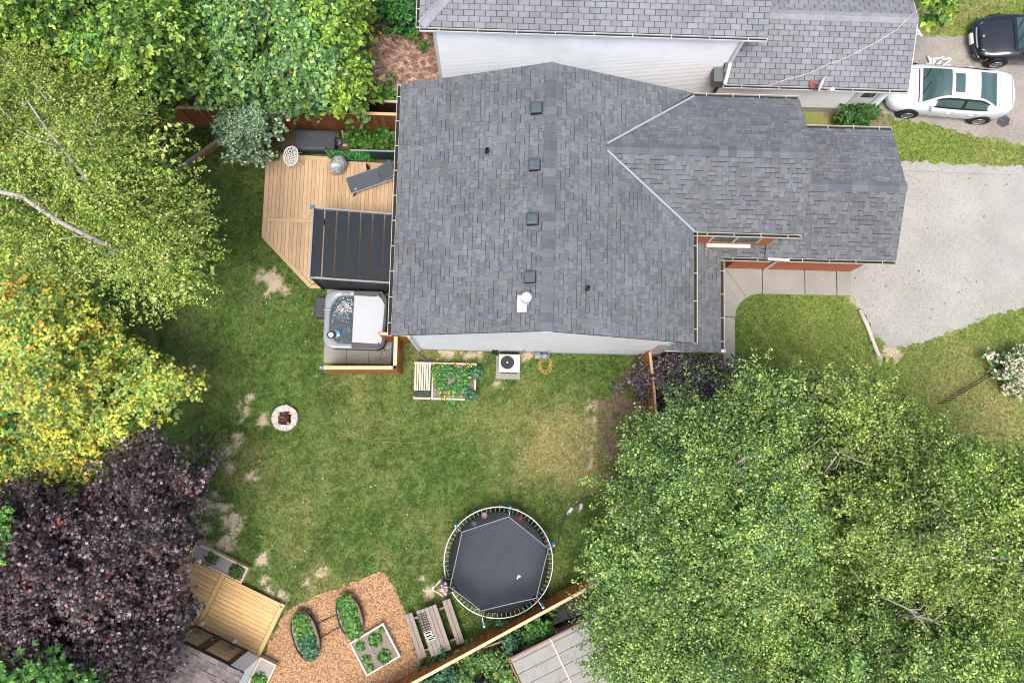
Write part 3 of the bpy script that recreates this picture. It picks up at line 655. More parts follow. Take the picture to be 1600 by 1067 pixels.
# ================================================================ NEIGHBOUR HOUSE
NH = thing('neighbour_house', 'long white sided house with pale grey three-tab shingle roof', 'house', (5,16,0))
NE, NZ = 13.08, 5.0; NX0, NX1 = -2.66, 8.22; nd = 7.5   # eave y, eave z, depth of slope
b = MB(); b.box((2.65,13.3,2.45),(9.75,.18,4.9)); b.box((-2.13,16.8,2.45),(.18,7,4.9)); b.box((7.45,16.8,2.45),(.18,7,4.9)); b.build('wall', m_siding, NH)
b = MB()
for i in range(40):
    z = .3+i*.113; b.add([(-2.2,13.205,z),(7.52,13.205,z),(7.52,13.172,z),(-2.2,13.172,z),(-2.2,13.205,z+.111),(7.52,13.205,z+.111),(7.52,13.203,z+.111),(-2.2,13.203,z+.111)], [(3,2,6,7),(0,3,2,1),(4,5,6,7),(0,4,7,3),(1,2,6,5)])
b.build('siding', m_siding, NH, kind='stuff')
for x in (-2.24, 7.55):
    b = MB(); b.box((x,13.19,2.45),(.1,.05,4.86)); b.build('corner_trim', m_white, NH)
b = MB(); rr = [(NX0,NE),(NX1,NE),(NX1,NE+nd),(NX0+nd*.0+nd,NE+nd)]
q = [Vector((NX0,NE,NZ)), Vector((NX1,NE,NZ)), Vector((NX1,NE+nd,NZ+nd*SL)), Vector((NX0+nd,NE+nd,NZ+nd*SL))]; lo = [v-Vector((0,0,.13)) for v in q]
b.add(q+lo, [(0,1,2,3),(7,6,5,4),(0,4,5,1),(1,5,6,2),(2,6,7,3),(3,7,4,0)])
q = [Vector((NX0,NE,NZ)), Vector((NX0+nd,NE+nd,NZ+nd*SL)), Vector((NX0,NE+2*nd,NZ))]; lo = [v-Vector((0,0,.13)) for v in q]
b.add(q+lo, [(0,1,2),(5,4,3),(0,3,4,1),(1,4,5,2),(2,5,3,0)])
# garage wing
GZ2, GE2, GR2 = 2.62, 12.53, 14.65; g2x0, g2x1 = 7.42, 13.72; gs2 = .4; grz = GZ2+(GR2-GE2)*gs2
for ya, dr_s in ((GE2,1),(2*GR2-GE2,-1)):
    q = [Vector((g2x0,ya,GZ2)), Vector((g2x1,ya,GZ2)), Vector((g2x1,GR2,grz)), Vector((g2x0,GR2,grz))]; lo = [v-Vector((0,0,.12)) for v in q]
    b.add(q+lo, [(0,1,2,3),(7,6,5,4),(0,4,5,1),(1,5,6,2),(2,6,7,3),(3,7,4,0)])
nroof = b.build('roof', m_roofdeck, NH)
gl2 = (GR2-GE2)*math.sqrt(1+gs2*gs2)
planesN = [((NX1,NE,NZ), (-1,0,0), (0,1,SL), [(0,0),(NX1-NX0,0),(NX1-NX0-4.2,4.2*SN),(0,4.2*SN)]),
           ((NX0,NE,NZ), (0,1,0), (1,0,SL), [(0,0),(4.5,0),(4.5,4.5*SN*.98)]),
           ((g2x1,GE2,GZ2), (-1,0,0), (0,1,gs2), [(0,0),(g2x1-g2x0,0),(g2x1-g2x0,gl2),(0,gl2)]),
           ((g2x1,2*GR2-GE2,GZ2), (-1,0,0), (0,-1,gs2), [(0,0),(g2x1-g2x0,0),(g2x1-g2x0,gl2),(0,gl2)])]
shingles(nroof, planesN, .178, .34, .34, .009, m_nsh_o, m_nsh_a, S(130,131,134), .12, 300, regular=True, gap=.02)
m_ncap = M('pale_ridge_cap', S(142,143,146), .9, .12, 6, .4, 200, orand=.07, spec=.2)
ridge_caps(nroof, (g2x0,GR2,grz), (g2x1,GR2,grz), gs2, .34, m_ncap, 20)
ridge_caps(nroof, (NX0+.05,NE+.05,NZ+.02), (NX0+3.6,NE+3.6,NZ+3.6*SL), SL*.7, .34, m_ncap, 18)
gutter(NH, (NX0,NE,NZ-.01), (NX1,NE,NZ-.01), (0,-1,0), m_white, 1.1); gutter(NH, (g2x0,GE2,GZ2-.01), (g2x1,GE2,GZ2-.01), (0,-1,0), m_white, 1.2)
gutter(NH, (NX0,NE,NZ-.01), (NX0,NE+7,NZ-.01), (-1,0,0), m_white, 1.1)
b = MB(); b.beam((NX1-.03,NE,NZ-.12),(NX1-.03,NE+4,NZ-.12+4*SL),.02,.14); b.beam((g2x1+.015,GE2,GZ2-.07),(g2x1+.015,GR2,grz-.07),.02,.14); b.beam((g2x1+.015,2*GR2-GE2,GZ2-.07),(g2x1+.015,GR2,grz-.07),.02,.14); b.build('rake_board', m_white, NH)
b = MB(); b.tube([(7.5,13.05,4.85),(7.55,13.12,4.6),(7.55,13.1,3.1),(7.5,12.75,2.9),(7.45,12.5,2.7)], .06, 8); b.build('downspout', m_white, NH)
b = MB(); b.box((7.28,12.85,2.4),(.35,.5,.5)); b.build('vent_box', M('grey_box', S(104,108,108), .7, .2, 10), NH)
b = MB(); b.box((10.5,12.8,1.45),(5.9,.16,2.3)); b.box((13.4,14.8,1.3),(.16,4,2.6)); b.build('garage_wall', m_siding, NH)
b = MB()
for i in range(16):
    z = .42+i*.135; b.add([(7.5,12.715,z),(13.45,12.715,z),(13.45,12.69,z),(7.5,12.69,z),(7.5,12.715,z+.132),(13.45,12.715,z+.132),(13.45,12.712,z+.132),(7.5,12.712,z+.132)], [(3,2,6,7),(0,3,2,1),(4,5,6,7),(0,4,7,3),(1,2,6,5)])
b.build('garage_siding', m_siding, NH, kind='stuff')
b = MB(); b.box((10.5,12.79,.2),(6.0,.2,.4)); b.build('foundation', m_found, NH)
for x0 in (12.35, 13.15):
    b = MB(); b.box((x0,12.67,1.3),(.12,.06,2.5)); b.build('corner_trim', m_white, NH)
b = MB(); b.box((12.75,12.69,1.45),(.62,.03,1.7)); wo2 = b.build('side_door', m_white, NH); b = MB(); b.box((12.75,12.672,1.85),(.44,.012,.7)); b.build('pane', m_glass, wo2)
gd = MB(); gd.box((13.5,14.8,1.15),(.04,2.6,2.2)); gd.build('garage_door', m_white, NH)
# brackets for the overhead cable mast at the gable
b = MB(); mp = P(1424,22,3.2); b.tube([(13.6,14.3,2.9),(13.85,14.2,3.3)], .04, 8); b.beam((13.62,14.6,3.3),(13.95,14.15,3.2),.06,.06); b.build('cable_mast', m_white, NH)
# satellite dish and roof cable are things of their own
D = thing('satellite_dish', 'small pale satellite dish on edge of the neighbour garage roof', 'dish', P(1281,133,2.7))
c0 = P(1281,131,3.05); ax = Vector((.86,-.45,.25)).normalized(); sx_ = ax.orthogonal().normalized(); sy_ = ax.cross(sx_)
rings = []
for k in range(6):
    r = .01+.34*k/5; rings.append([c0+ax*(.22*(k/5)**2*.4)+(sx_*math.cos(t)*r*.85+sy_*math.sin(t)*r) for t in [2*PI*j/20 for j in range(20)]])
b = MB(); b.loft(rings+[[p+ax*-.012 for p in rg_] for rg_ in rings[::-1]], True, True); b.build('reflector', M('dish_grey', S(214,218,215), .5, .05, 8), D, smooth=True)
b = MB(); b.tube([c0-ax*.02, c0-ax*.15+Vector((0,0,-.1)), P(1270,133,2.75)], .025, 8); b.build('mast', m_metal, D)
b = MB(); b.tube([c0+Vector((0,0,-.28)), c0+ax*.42+Vector((0,0,-.12))], .018, 8); b.build('feed_arm', M('tan_arm', S(190,160,136), .5), D)
b = MB(); b.box(c0+ax*.46+Vector((0,0,-.1)), (.14,.1,.1), a=.5); b.build('receiver', m_white, D)
b = MB(); b.box(P(1270,132,2.74), (.2,.3,.02), a=.2); b.build('mount_plate', M('rusty_plate', S(150,84,80), .7, .2, 30), D)
pts = []
for px, py in ((1440,12),(1424,24),(1400,48),(1370,66),(1336,84),(1310,96),(1295,100),(1262,116),(1230,124),(1205,133),(1192,136)):
    z = 3.5
    for _ in range(6): q = P(px,py,z); z = min(grz+.0, GZ2+max(0,(q.y-GE2))*gs2)+.05 if q.x < g2x1 else 3.25
    pts.append(P(px,py,z))
b = MB(); b.tube(pts, .010, 6); tag(b.build('utility_cable', m_cream), 'thin white cable lying diagonally across the neighbour garage roof', 'cable')
# ================================================================ BACK DECK
def board_poly(parent, poly, z0, z1, mat, name='board'):
    cx = sum(p[0] for p in poly)/len(poly); cy = sum(p[1] for p in poly)/len(poly)
    b = MB(); b.prism(poly, z0, z1); return link(name, b.mesh(name, mat, Vector((cx,cy,0))), parent, loc=(cx,cy,0))
DK = thing('back_deck', 'low stained wooden deck with cut corner behind the house', 'deck', (-5.5,8,0))
core = [(-8.42,7.33),(-6.63,5.58),(-2.7,5.58),(-2.7,10.17),(-8.42,10.42)]
b = MB(); b.prism([(-8.3,7.36),(-6.6,5.66),(-2.75,5.66),(-2.75,10.1),(-8.32,10.33)], 0, .262); b.build('deck_frame', m_darkwood, DK)
ccw = lambda p: p if sum(p[i][0]*p[(i+1) % len(p)][1]-p[(i+1) % len(p)][0]*p[i][1] for i in range(len(p))) > 0 else p[::-1]
inner = ccw([(-8.27,7.4),(-6.58,5.74),(-2.7,5.72),(-2.7,10.15),(-8.27,10.28)])
bw = .137; x = -8.27
while x < -2.7:
    for ya, yb in (((5.5,7.92),(8.075,10.4)) if x < -6.1 else ((5.5,10.4),)):
        p = clip([(x+.004,ya),(x+bw-.004,ya),(x+bw-.004,yb),(x+.004,yb)], inner)
        if p and area2(p) > .01: board_poly(DK, p, .266, .296+random.uniform(-.002,.002), m_deck)
    x += bw
board_poly(DK, [(-8.27,7.926),(-6.05,7.926),(-6.05,8.07),(-8.27,8.07)], .266, .299, m_deckx, 'border_board')
board_poly(DK, [(-8.42,7.36),(-8.276,7.4),(-8.276,10.4),(-8.42,10.42)], .266, .299, m_deck, 'border_board')
board_poly(DK, [(-8.27,10.285),(-6.0,10.2),(-6.1,10.36),(-8.27,10.42)], .266, .299, m_deckx, 'border_board')
board_poly(DK, [(-8.41,7.35),(-6.64,5.58),(-6.58,5.72),(-8.27,7.4)], .266, .299, m_deckx, 'border_board')
board_poly(DK, [(-6.62,5.58),(-2.7,5.58),(-2.7,5.715),(-6.57,5.715)], .266, .299, m_deckx, 'border_board')

# ---------------------------------------------------------------- pergola with louvred roof and mesh screen
PA, PB, PC, PD = Vector((-6.18,7.88,2.5)), Vector((-3.42,7.73,2.5)), Vector((-3.42,5.43,2.5)), Vector((-6.19,5.54,2.5))
PG = thing('pergola', 'slate grey louvred roof pergola standing against the house on deck', 'pergola', (-4.8,6.6,.296))
for q in (PA, PB, PC, PD):
    b = MB(); b.box((q.x+(.05 if q.x<-5 else -.05),q.y+(-.05 if q.y>6.5 else .05),1.38),(.1,.1,2.16)); b.build('post', m_dark_alu, PG)
for a, c in ((PA,PB),(PB,PC),(PC,PD),(PD,PA)):
    b = MB(); b.beam(a, c, .045, .12); b.build('roof_beam', m_grey_alu, PG)
for i in range(7):
    t0, t1 = (i+.03)/7, (i+.93)/7
    a0 = PA.lerp(PB,t0); a1 = PA.lerp(PB,t1); d0 = PD.lerp(PC,t0); d1 = PD.lerp(PC,t1); sh = Vector((0,.05,0)); up = Vector((0,0,.05))
    zt = Vector((0,0,.03)); ti = Vector((0,0,.02))
    q = [a0-sh+zt-ti, a1-sh+zt+ti, d1+sh+zt+ti, d0+sh+zt-ti]; lo = [v-Vector((0,0,.025)) for v in q]
    b = MB(); b.add(q+lo, [(3,2,1,0),(4,5,6,7),(0,1,5,4),(1,2,6,5),(2,3,7,6),(3,0,4,7)]); b.build('louvre', m_dark_alu, PG)
b = MB(); b.box(((PD.x+PC.x)/2,(PD.y+PC.y)/2+.02,1.4),(2.6,.015,2.05), a=-.04); b.build('mesh_screen', mesh_net('charcoal_screen_mesh', S(40,42,44), .3), PG)
b = MB(); b.box((PA.x-.02,PA.y+.03,2.52),(.14,.12,.1)); b.build('corner_lamp', M('verdigris', S(70,110,112), .5, .2, 30), PG)

# ---------------------------------------------------------------- hot tub
HT = thing('hot_tub', 'square grey hot tub with bubbling water and half folded pale cover', 'hot tub', (-4.9,4.42,0))
cx, cy = -4.9, 4.42
m_shell = M('grey_acrylic', S(140,143,150), .3, .12, 7, spec=.5); m_basin = M('pale_teal_acrylic', S(176,206,206), .3, .12, 5)
m_vinyl = M('dark_vinyl', S(74,76,82), .55, .1, 12, .2, 60); m_pvinyl = M('pale_vinyl', S(178,180,184), .5, .05, 4, .15, 5)
b = MB(); b.loft([[(x,y,z) for x,y in rrect(cx,cy,2.02-k,1.94-k,.3)] for z,k in ((.04,.06),(.1,0),(.8,0),(.82,.04))]); b.build('cabinet', m_darkgrey, HT)
inn = rrect(cx-.02,cy,1.72,1.6,.5)
# scalloped basin outline
inn = [(cx+(x-cx)*(1+.035*math.cos(6*math.atan2(y-cy,x-cx))), cy+(y-cy)*(1+.035*math.cos(6*math.atan2(y-cy,x-cx)))) for x, y in inn]
out_ = rrect(cx,cy,2.12,2.02,.34)
b = MB(); b.loft([[(x,y,.80) for x,y in out_], [(x,y,.90) for x,y in out_], [(cx+(x-cx)*.97,cy+(y-cy)*.97,.925) for x,y in out_], [(cx+(x-cx)*1.04,cy+(y-cy)*1.04,.915) for x,y in inn], [(x,y,.88) for x,y in inn], [(x,y,.80) for x,y in inn]], False, False); b.build('shell_rim', m_shell, HT, smooth=True)
sc = lambda k, z, dx=0, dy=0: [(cx+(x-cx)*k+dx, cy+(y-cy)*k+dy, z) for x, y in inn]
b = MB(); b.loft([sc(1,.88), sc(.97,.6), sc(.94,.56), sc(.66,.53), sc(.62,.50), sc(.58,.25), sc(.5,.2)], False, True); b.build('basin', m_basin, HT, smooth=True)
for a in range(8):
    t = 2*PI*a/8+.3; b = MB(); b.lathe([(.05,0),(.05,.02),(.03,.03),(.01,.02)], (cx+.62*math.cos(t),cy+.58*math.sin(t),.56), 12); b.build('jet', m_metal, HT)
b = MB(); b.box((cx-.3,cy-.1,.6),(.07,.8,.1), a=.25); b.box((cx-.25,cy-.42,.6),(.5,.05,.08)); b.build('seat_divider', m_shell, HT)
b = MB(); n_ = 26; q = sc(.995,.855)
b.add(q, [tuple(range(len(q)))]); b.build('water', water_mat('spa_water'), HT)
bub = MB()
for i in range(420):
    a = random.uniform(0,2*PI); r = random.gauss(0,.24); p = (cx-.42+r*math.cos(a), cy+.45+abs(r)*math.sin(a)*.8, .857)
    if p[0] < cx-.06 and math.hypot(p[0]-cx,p[1]-cy) < .78: bub.ball(p, (random.uniform(.006,.022), random.uniform(.006,.022), .006), 6, 3)
bub.build('foam', m_white, HT, kind='stuff')
for px, py, a in ((512,484,1.57),(540,459,.1)):
    p = P(px,py,.93); b = MB(); b.ball((p.x,p.y,.93),(.15,.05,.03),12,6); o_ = b.build('headrest', m_shell, HT, smooth=True)
p = P(517,523,.93); b = MB(); b.tube([(p.x+.12*math.cos(t),p.y+.12*math.sin(t),.93) for t in [2*PI*j/20 for j in range(20)]], .025, 8, closed=True); fr = b.build('filter_ring', m_darkgrey, HT, smooth=True)
b = MB(); b.lathe([(.085,0),(.08,.03),(.02,.035)], (p.x,p.y,.91), 16); b.build('filter_lid', m_white, fr)
# folded cover on the house side
hx = -4.97
half = [(hx,cy-.98)]+[q for q in rrect(cx,cy,2.14,1.98,.34) if q[0] > hx+.05][::1]
rr_ = [q for q in rrect(cx,cy,2.14,1.98,.34) if q[0] > hx+.02]; top_ = [q for q in rr_ if q[1] > cy]; bot_ = [q for q in rr_ if q[1] <= cy]
half = bot_+top_+[(hx,cy+.99),(hx,cy-.99)]
b = MB(); b.prism(half, .93, 1.0); cv = b.build('cover', m_vinyl, HT, bevel=.02)
tp = [(hx+.02,cy-.80),(-3.96,cy-.84),(-3.93,cy-.70),(-3.88,cy+.52),(-4.05,cy+.84),(-4.25,cy+.80),(hx+.03,cy+.83)]
b = MB(); b.prism(tp, 1.004, 1.075); b.build('cover_panel', m_pvinyl, cv, bevel=.025)
for y_ in (cy-.9, cy+.9):
    b = MB(); b.box((-4.45,y_,1.012),(.95,.14,.024), a=.02); b.build('cover_skirt', m_vinyl, cv, bevel=.008)
for x_, y_ in ((-4.02,cy-.86),(-4.06,cy+.82)):
    b = MB(); b.box((x_,y_,1.09),(.04,.16,.012), a=.3); b.build('strap', m_pipe_black, cv)
# chlorine floater on the water
p = P(528,521,.88); FL = thing('chlorine_floater', 'blue and white floating dispenser on the hot tub water', 'dispenser', (p.x,p.y,.855))
b = MB(); b.lathe([(.06,0),(.075,.02),(.06,.05),(.02,.06)], (p.x,p.y+.04,.857), 16); b.build('cap', M('bright_blue_plastic', S(40,150,205), .4), FL)
b = MB(); b.box((p.x+.01,p.y-.06,.87),(.1,.09,.03)); b.build('body', m_white, FL, bevel=.01)
# black step
b = MB(); b.box((-6.22,4.9,.17),(.34,.72,.34)); b.box((-6.36,4.9,.09),(.2,.7,.18)); ST = b.build('spa_step', m_darkgrey, bevel=.02); tag(ST, 'dark plastic step beside the hot tub', 'step')
# slabs under the tub
HS = thing('tub_slabs', 'row of pale square concrete slabs under the hot tub', 'paving', (-4.9,4,0))
for i in range(3):
    for j in range(4):
        b = MB(); x0 = -6.07+i*.79; y0 = 2.99+j*.79; b.prism([(x0,y0),(x0+.775,y0),(x0+.775,y0+.775),(x0,y0+.775)], -.02, .035+random.uniform(0,.006)); b.build('slab', m_concrete, HS, bevel=.008)
lt = MB()
for i in range(70):
    x_ = random.gauss(-4.0,.17); y_ = random.gauss(3.42,.17)
    if x_ < -3.75: lt.box((x_,y_,.048),(random.uniform(.02,.06),random.uniform(.01,.03),.006), a=random.uniform(0,3))
tag(lt.build('leaf_litter', M('dry_leaf', S(96,66,58), .9), kind='stuff'), 'scattered dry leaves on the concrete slab', 'leaves')

# ---------------------------------------------------------------- fences
def fence(name, label, pts, h, bwid, mat, side=1, cap=True, post_every=2.4, capmat=None, th=.02, z0=.05, capw=.11, postcap=False, group=None, posts=True):
    ce = Vector(((pts[0][0]+pts[-1][0])/2, (pts[0][1]+pts[-1][1])/2, 0)); F = thing(name, label, 'fence', ce, 0, group)
    for (ax, ay), (bx, by) in zip(pts[:-1], pts[1:]):
        d = Vector((bx-ax,by-ay,0)); L = d.length; d.normalize(); nrm = Vector((-d.y,d.x,0)); an = math.atan2(d.y,d.x)
        k = max(1, round(L/bwid)); bwid_ = L/k
        b = MB(); b.box((0,0,0),(bwid_-.006,th,h-z0)); me = b.mesh('board', mat)
        for i in range(k):
            p = Vector((ax,ay,0))+d*bwid_*(i+.5)
            o = link('board', me, F, loc=(p.x+nrm.x*.03*side, p.y+nrm.y*.03*side, (h+z0)/2+random.uniform(-.006,.006)), rot=(0,0,an))
        for z_ in (.35, h-.3):
            b = MB(); b.beam((ax,ay,z_),(bx,by,z_),.04,.09); b.build('rail', mat, F)
        if cap:
            b = MB(); b.beam((ax,ay,h+.02),(bx,by,h+.02),capw,.035)
            p = Vector(((ax+bx)/2,(ay+by)/2,h+.02)); mb = MB(); mb.box((0,0,0),(L,capw,.035)); link('cap_rail', mb.mesh('cap_rail', capmat or m_cedar_cap), F, loc=p, rot=(0,0,an))
        if posts:
            m_ = max(1, round(L/post_every))
            for i in range(m_+1):
                p = Vector((ax,ay,0))+d*(L*i/m_)
                b = MB(); b.box((p.x-nrm.x*.02*side,p.y-nrm.y*.02*side,(h+.02)/2),(.09,.09,h+.02), a=an); po = b.build('post', mat, F)
                if postcap:
                    b = MB(); b.loft([[(p.x+sx*w_,p.y+sy*w_,h+z_) for sx, sy in ((-1,-1),(1,-1),(1,1),(-1,1))] for w_, z_ in ((.068,.03),(.068,.07),(.03,.11))]); b.build('post_cap', postcap, po)
    return F
m_capmetal = M('blue_grey_post_cap', S(120,146,170), .35, .1, 20, metal=.4)
fence('rear_fence', 'tall brown board fence along the yard behind the back deck', [(-13.2,11.5),(-3.0,11.46)], 1.72, .14, m_oldcedar, side=-1, capw=.1)
fence('neighbour_rail_fence', 'short pale rail fence half hidden beyond the rear fence', [(-6.4,12.2),(-2.4,12.2)], 1.0, .3, m_darkwood, side=-1, capmat=m_palewood, capw=.09)
fence('garden_fence', 'brown board fence with pale cap rail behind picnic table and trampoline', [(-4.6,-8.56),(6.4,-2.49)], 1.75, .14, m_fencewood, side=1, capw=.1)
fence('spa_screen', 'orange cedar screen with blue post caps at the hot tub', [(-5.77,2.64),(-3.35,2.70),(-3.36,3.8)], 1.95, .2, m_cedar, side=-1, post_every=3, postcap=m_capmetal, capw=.12)
fence('spa_side_screen', 'short cedar panel between the hot tub screen and house corner', [(-3.9,3.83),(-2.72,3.8)], 1.9, .2, m_cedar, side=-1, post_every=3, capw=.1)
fence('side_gate', 'small cedar gate between the house wall and purple shrub', [(5.12,3.45),(5.2,2.75)], 1.75, .14, m_cedar, side=-1, post_every=1, capw=.08)
fence('side_fence', 'cedar fence section emerging from purple shrub under the big tree', [(5.24,2.6),(5.48,-.3)], 1.75, .5, m_cedar, side=-1, post_every=1.6, capw=.06)
# low timber border far left
p0, p1 = P(276,264,.45), P(352,210,.45)
TB = thing('timber_border', 'low weathered timber retaining border beside the left lawn corner', 'border', ((p0.x+p1.x)/2,(p0.y+p1.y)/2,0))
for i in range(3):
    mb = MB(); L = (p1-p0).length; mb.box((0,0,0),(L,.09,.145)); link('timber', mb.mesh('timber', m_greywood if i == 2 else m_cedar), TB, loc=((p0.x+p1.x)/2,(p0.y+p1.y)/2,.08+.15*i), rot=(0,0,math.atan2(p1.y-p0.y,p1.x-p0.x)))
# iron picket fence
p0, p1 = P(1466,630), P(1575,564)
IF = thing('iron_picket_fence', 'low black iron picket fence on the neighbouring front lawn', 'fence', ((p0.x+p1.x)/2,(p0.y+p1.y)/2,0))
m_iron = M('black_iron', S(34,36,40), .5, .1, 20); k = 18
b = MB(); b.box((0,0,.36),(.022,.022,.72)); mp_ = b.mesh('picket', m_iron)
for i in range(k+1):
    p = p0.lerp(p1,i/k); link('picket', mp_, IF, loc=(p.x,p.y,0), rot=(0,0,.55))
for z_ in (.1,.64):
    b = MB(); b.beam((p0.x,p0.y,z_),(p1.x,p1.y,z_),.012,.02); b.build('rail', m_iron, IF)

# ---------------------------------------------------------------- deck furniture
DB = thing('deck_box', 'large dark grey resin storage box at the back of deck', 'storage box', (-6.65,10.88,0))
b = MB(); b.box((-6.65,10.86,.27),(1.36,.66,.54)); b.build('body', m_darkgrey, DB, bevel=.03)
b = MB(); b.loft([[(x,y,z) for x,y in rrect(-6.65,10.86,1.44-k,.74-k,.05,3)] for z,k in ((.54,0),(.60,0),(.635,.06),(.65,.2))]); b.build('lid', m_darkgrey, DB)
RJ = P(539,210,.35); JG = thing('red_fuel_can', 'red plastic fuel can standing between storage box and fence', 'fuel can', (RJ.x,RJ.y,0))
m_red = M('red_plastic', S(232,60,24), .4, .08, 10); b = MB(); b.loft([[(x,y,z) for x,y in rrect(RJ.x,RJ.y,.26-k,.2-k,.05,3)] for z,k in ((.0,0),(.26,0),(.3,.06))]); b.build('body', m_red, JG)
b = MB(); b.tube([(RJ.x+.1,RJ.y,.28),(RJ.x+.16,RJ.y,.36),(RJ.x+.16,RJ.y-.02,.2)], .018, 6); b.build('handle', m_red, JG)
b = MB(); b.tube([(RJ.x-.05,RJ.y,.3),(RJ.x-.1,RJ.y+.1,.42)], .02, 6); b.build('spout', m_palewood, JG)
p = P(542,223,.2); b = MB(); b.box((p.x,p.y,.12),(.28,.3,.24)); tag(b.build('stone_block', M('tan_stone', S(188,168,150), .9, .15, 8, .3, 40), bevel=.02), 'square tan paving block beside the red fuel can', 'stone')
p = P(528,223,.2); BK = thing('grey_bucket', 'small grey bucket between storage box and tan block', 'bucket', (p.x,p.y,0)); b = MB(); b.lathe([(.09,0),(.11,.24),(.12,.25),(.1,.24),(.08,.04)], (p.x,p.y,0), 16); b.build('pail', m_grey_alu, BK); b = MB(); b.tube([(p.x+.11*math.cos(t),p.y+.02,.25+.1*math.sin(t)) for t in np.linspace(0,PI,8)], .006, 5); b.build('handle', m_metal, BK)
# ivy privacy panel
IV = thing('ivy_screen', 'dark green faux ivy privacy panel with white top rail by the deck', 'screen', (-4.8,10.36,0))
b = MB(); b.box((-4.75,10.36,.66),(2.9,.04,.84)); b.build('backing', M('dark_green_mesh', S(18,60,48), .8, .3, 40, .4, 60), IV)
b = MB(); b.beam((-5.3,10.36,1.1),(-3.3,10.36,1.1),.05,.03); b.build('top_rail', m_grey_alu, IV)
for x_ in (-6.15,-4.75,-3.4):
    b = MB(); b.box((x_,10.4,.55),(.05,.05,1.1)); b.build('post', m_pipe_black, IV)
# white lattice chair
def lattice_chair(p, rot):
    T = thing('lattice_chair', 'white tub chair with leaf cut-out lattice on deck corner', 'chair', (p.x,p.y,.296), rot)
    pts = []; R0 = .30
    random.seed(3)
    while len(pts) < 46:
        x, y = random.uniform(-R0,R0), random.uniform(-.34,.34)
        if (x/R0)**2+(y/.34)**2 < .86 and all(math.hypot(x-a,y-c) > .062 for a, c in pts): pts.append((x,y))
        elif random.random() < .002: break
    ring = [(R0*math.cos(2*PI*i/22), .34*math.sin(2*PI*i/22)) for i in range(22)]
    V2, E2, F2, *_ = delaunay_2d_cdt([Vector(q) for q in pts+ring], [], [], 0, 1e-6)
    # dual (voronoi-like) cells read as leaf shaped holes
    cent = []; 
    for f in F2: cent.append(sum((Vector(V2[i]) for i in f), Vector((0,0)))/len(f))
    em = {}
    for fi, f in enumerate(F2):
        for i in range(len(f)): em.setdefault(tuple(sorted((f[i],f[(i+1) % len(f)]))), []).append(fi)
    z = lambda q: .44+max(0,(q[0]+.05))**2*4.0+abs(q[1])**2*1.6
    sg = MB()
    for e, fl in em.items():
        if len(fl) == 2:
            a, c = cent[fl[0]], cent[fl[1]]; sg.beam((a.x,a.y,z(a)),(c.x,c.y,z(c)),.022,.02)
        else:
            m_ = (Vector(V2[e[0]])+Vector(V2[e[1]]))/2; a = cent[fl[0]]; sg.beam((a.x,a.y,z(a)),(m_.x,m_.y,z(m_)),.022,.02)
    sg.build('lattice_shell', m_white, T, local=True)
    b = MB(); b.tube([(x,y,z((x,y))) for x, y in ring], .016, 6, closed=True); b.build('shell_rim', m_white, T, local=True)
    for sx, sy in ((-1,-1),(-1,1),(1,-1),(1,1)):
        b = MB(); b.tube([(sx*.14,sy*.14,.43),(sx*.3,sy*.28,.0)], [.018,.012], 8); b.build('leg', m_white, T, local=True)
lattice_chair(P(456,246,.8), .25)
# plastic-wrapped chair
p = P(529,259,.55); WR = thing('wrapped_chair', 'rounded chair wrapped in crumpled clear plastic on deck', 'chair', (p.x,p.y,.296), -.5)
rings = []
for i in range(1,11):
    th = PI*i/11; rg_ = []
    for j in range(34):
        a = 2*PI*j/34; f = 1+.07*math.sin(a*5+i*.9)+.05*math.sin(a*11-i*1.7)+random.uniform(-.025,.025)
        rg_.append((.27*math.sin(th)**.7*math.cos(a)*f, .37*math.sin(th)**.7*math.sin(a)*f, .34-.34*math.cos(th)+.03*math.sin(a*3+i)))
    rings.append(rg_)
m_wrap = M('clear_plastic_wrap', S(178,180,186), .18, .22, 14, .6, 16, spec=.8, stretch=(3,1,1), col2=S(96,100,108), thr=(.45,.6))
b = MB(); b.loft(rings); b.build('plastic_wrap', m_wrap, WR, local=True, smooth=True)
for x_, y_ in ((-.15,-.2),(.15,-.2),(.15,.2),(-.15,.2)):
    b = MB(); b.tube([(x_,y_,.1),(x_*1.2,y_*1.2,0)], .014, 6); b.build('leg', m_white, WR, local=True)
# lounger
LG = thing('sun_lounger', 'charcoal sling sun lounger with raised back beside the house eave', 'sun lounger', (-4.58,9.52,.296), math.radians(21))
for s_ in (-1,1):
    b = MB(); b.tube([(-.86,s_*.29,.33),(.30,s_*.29,.35),(.95,s_*.29,.35)], .022, 8); b.build('side_rail', m_grey_alu, LG, local=True)
    b = MB(); b.tube([(.3,s_*.27,.37),(.82,s_*.27,.72)], .02, 8); b.build('back_rail', m_grey_alu, LG, local=True)
    for x_ in (-.7,.65):
        b = MB(); b.tube([(x_,s_*.29,.33),(x_+(-.12 if x_<0 else .12),s_*.31,0)], .022, 8); b.build('leg', m_pipe_black, LG, local=True)
m_sling = M('charcoal_sling', S(78,84,92), .75, .1, 12, .15, 120)
b = MB(); b.prism(rrect(-.28,0,1.16,.56,.05,3), .34, .375); b.build('seat_sling', m_sling, LG, local=True, bevel=.01)
b = MB(); b.box((.585,0,.565),(.60,.56,.035), m=Matrix.Rotation(-math.atan2(.35,.52),3,'Y')); b.build('back_sling', m_sling, LG, local=True, bevel=.01)
b = MB(); b.box((.36,0,.385),(.06,.5,.01)); b.build('hinge_gap', m_pipe_black, LG, local=True)
b = MB(); b.box((-.66,-.2,.377),(.07,.03,.004), a=.4); b.build('care_label', m_white, LG, local=True)
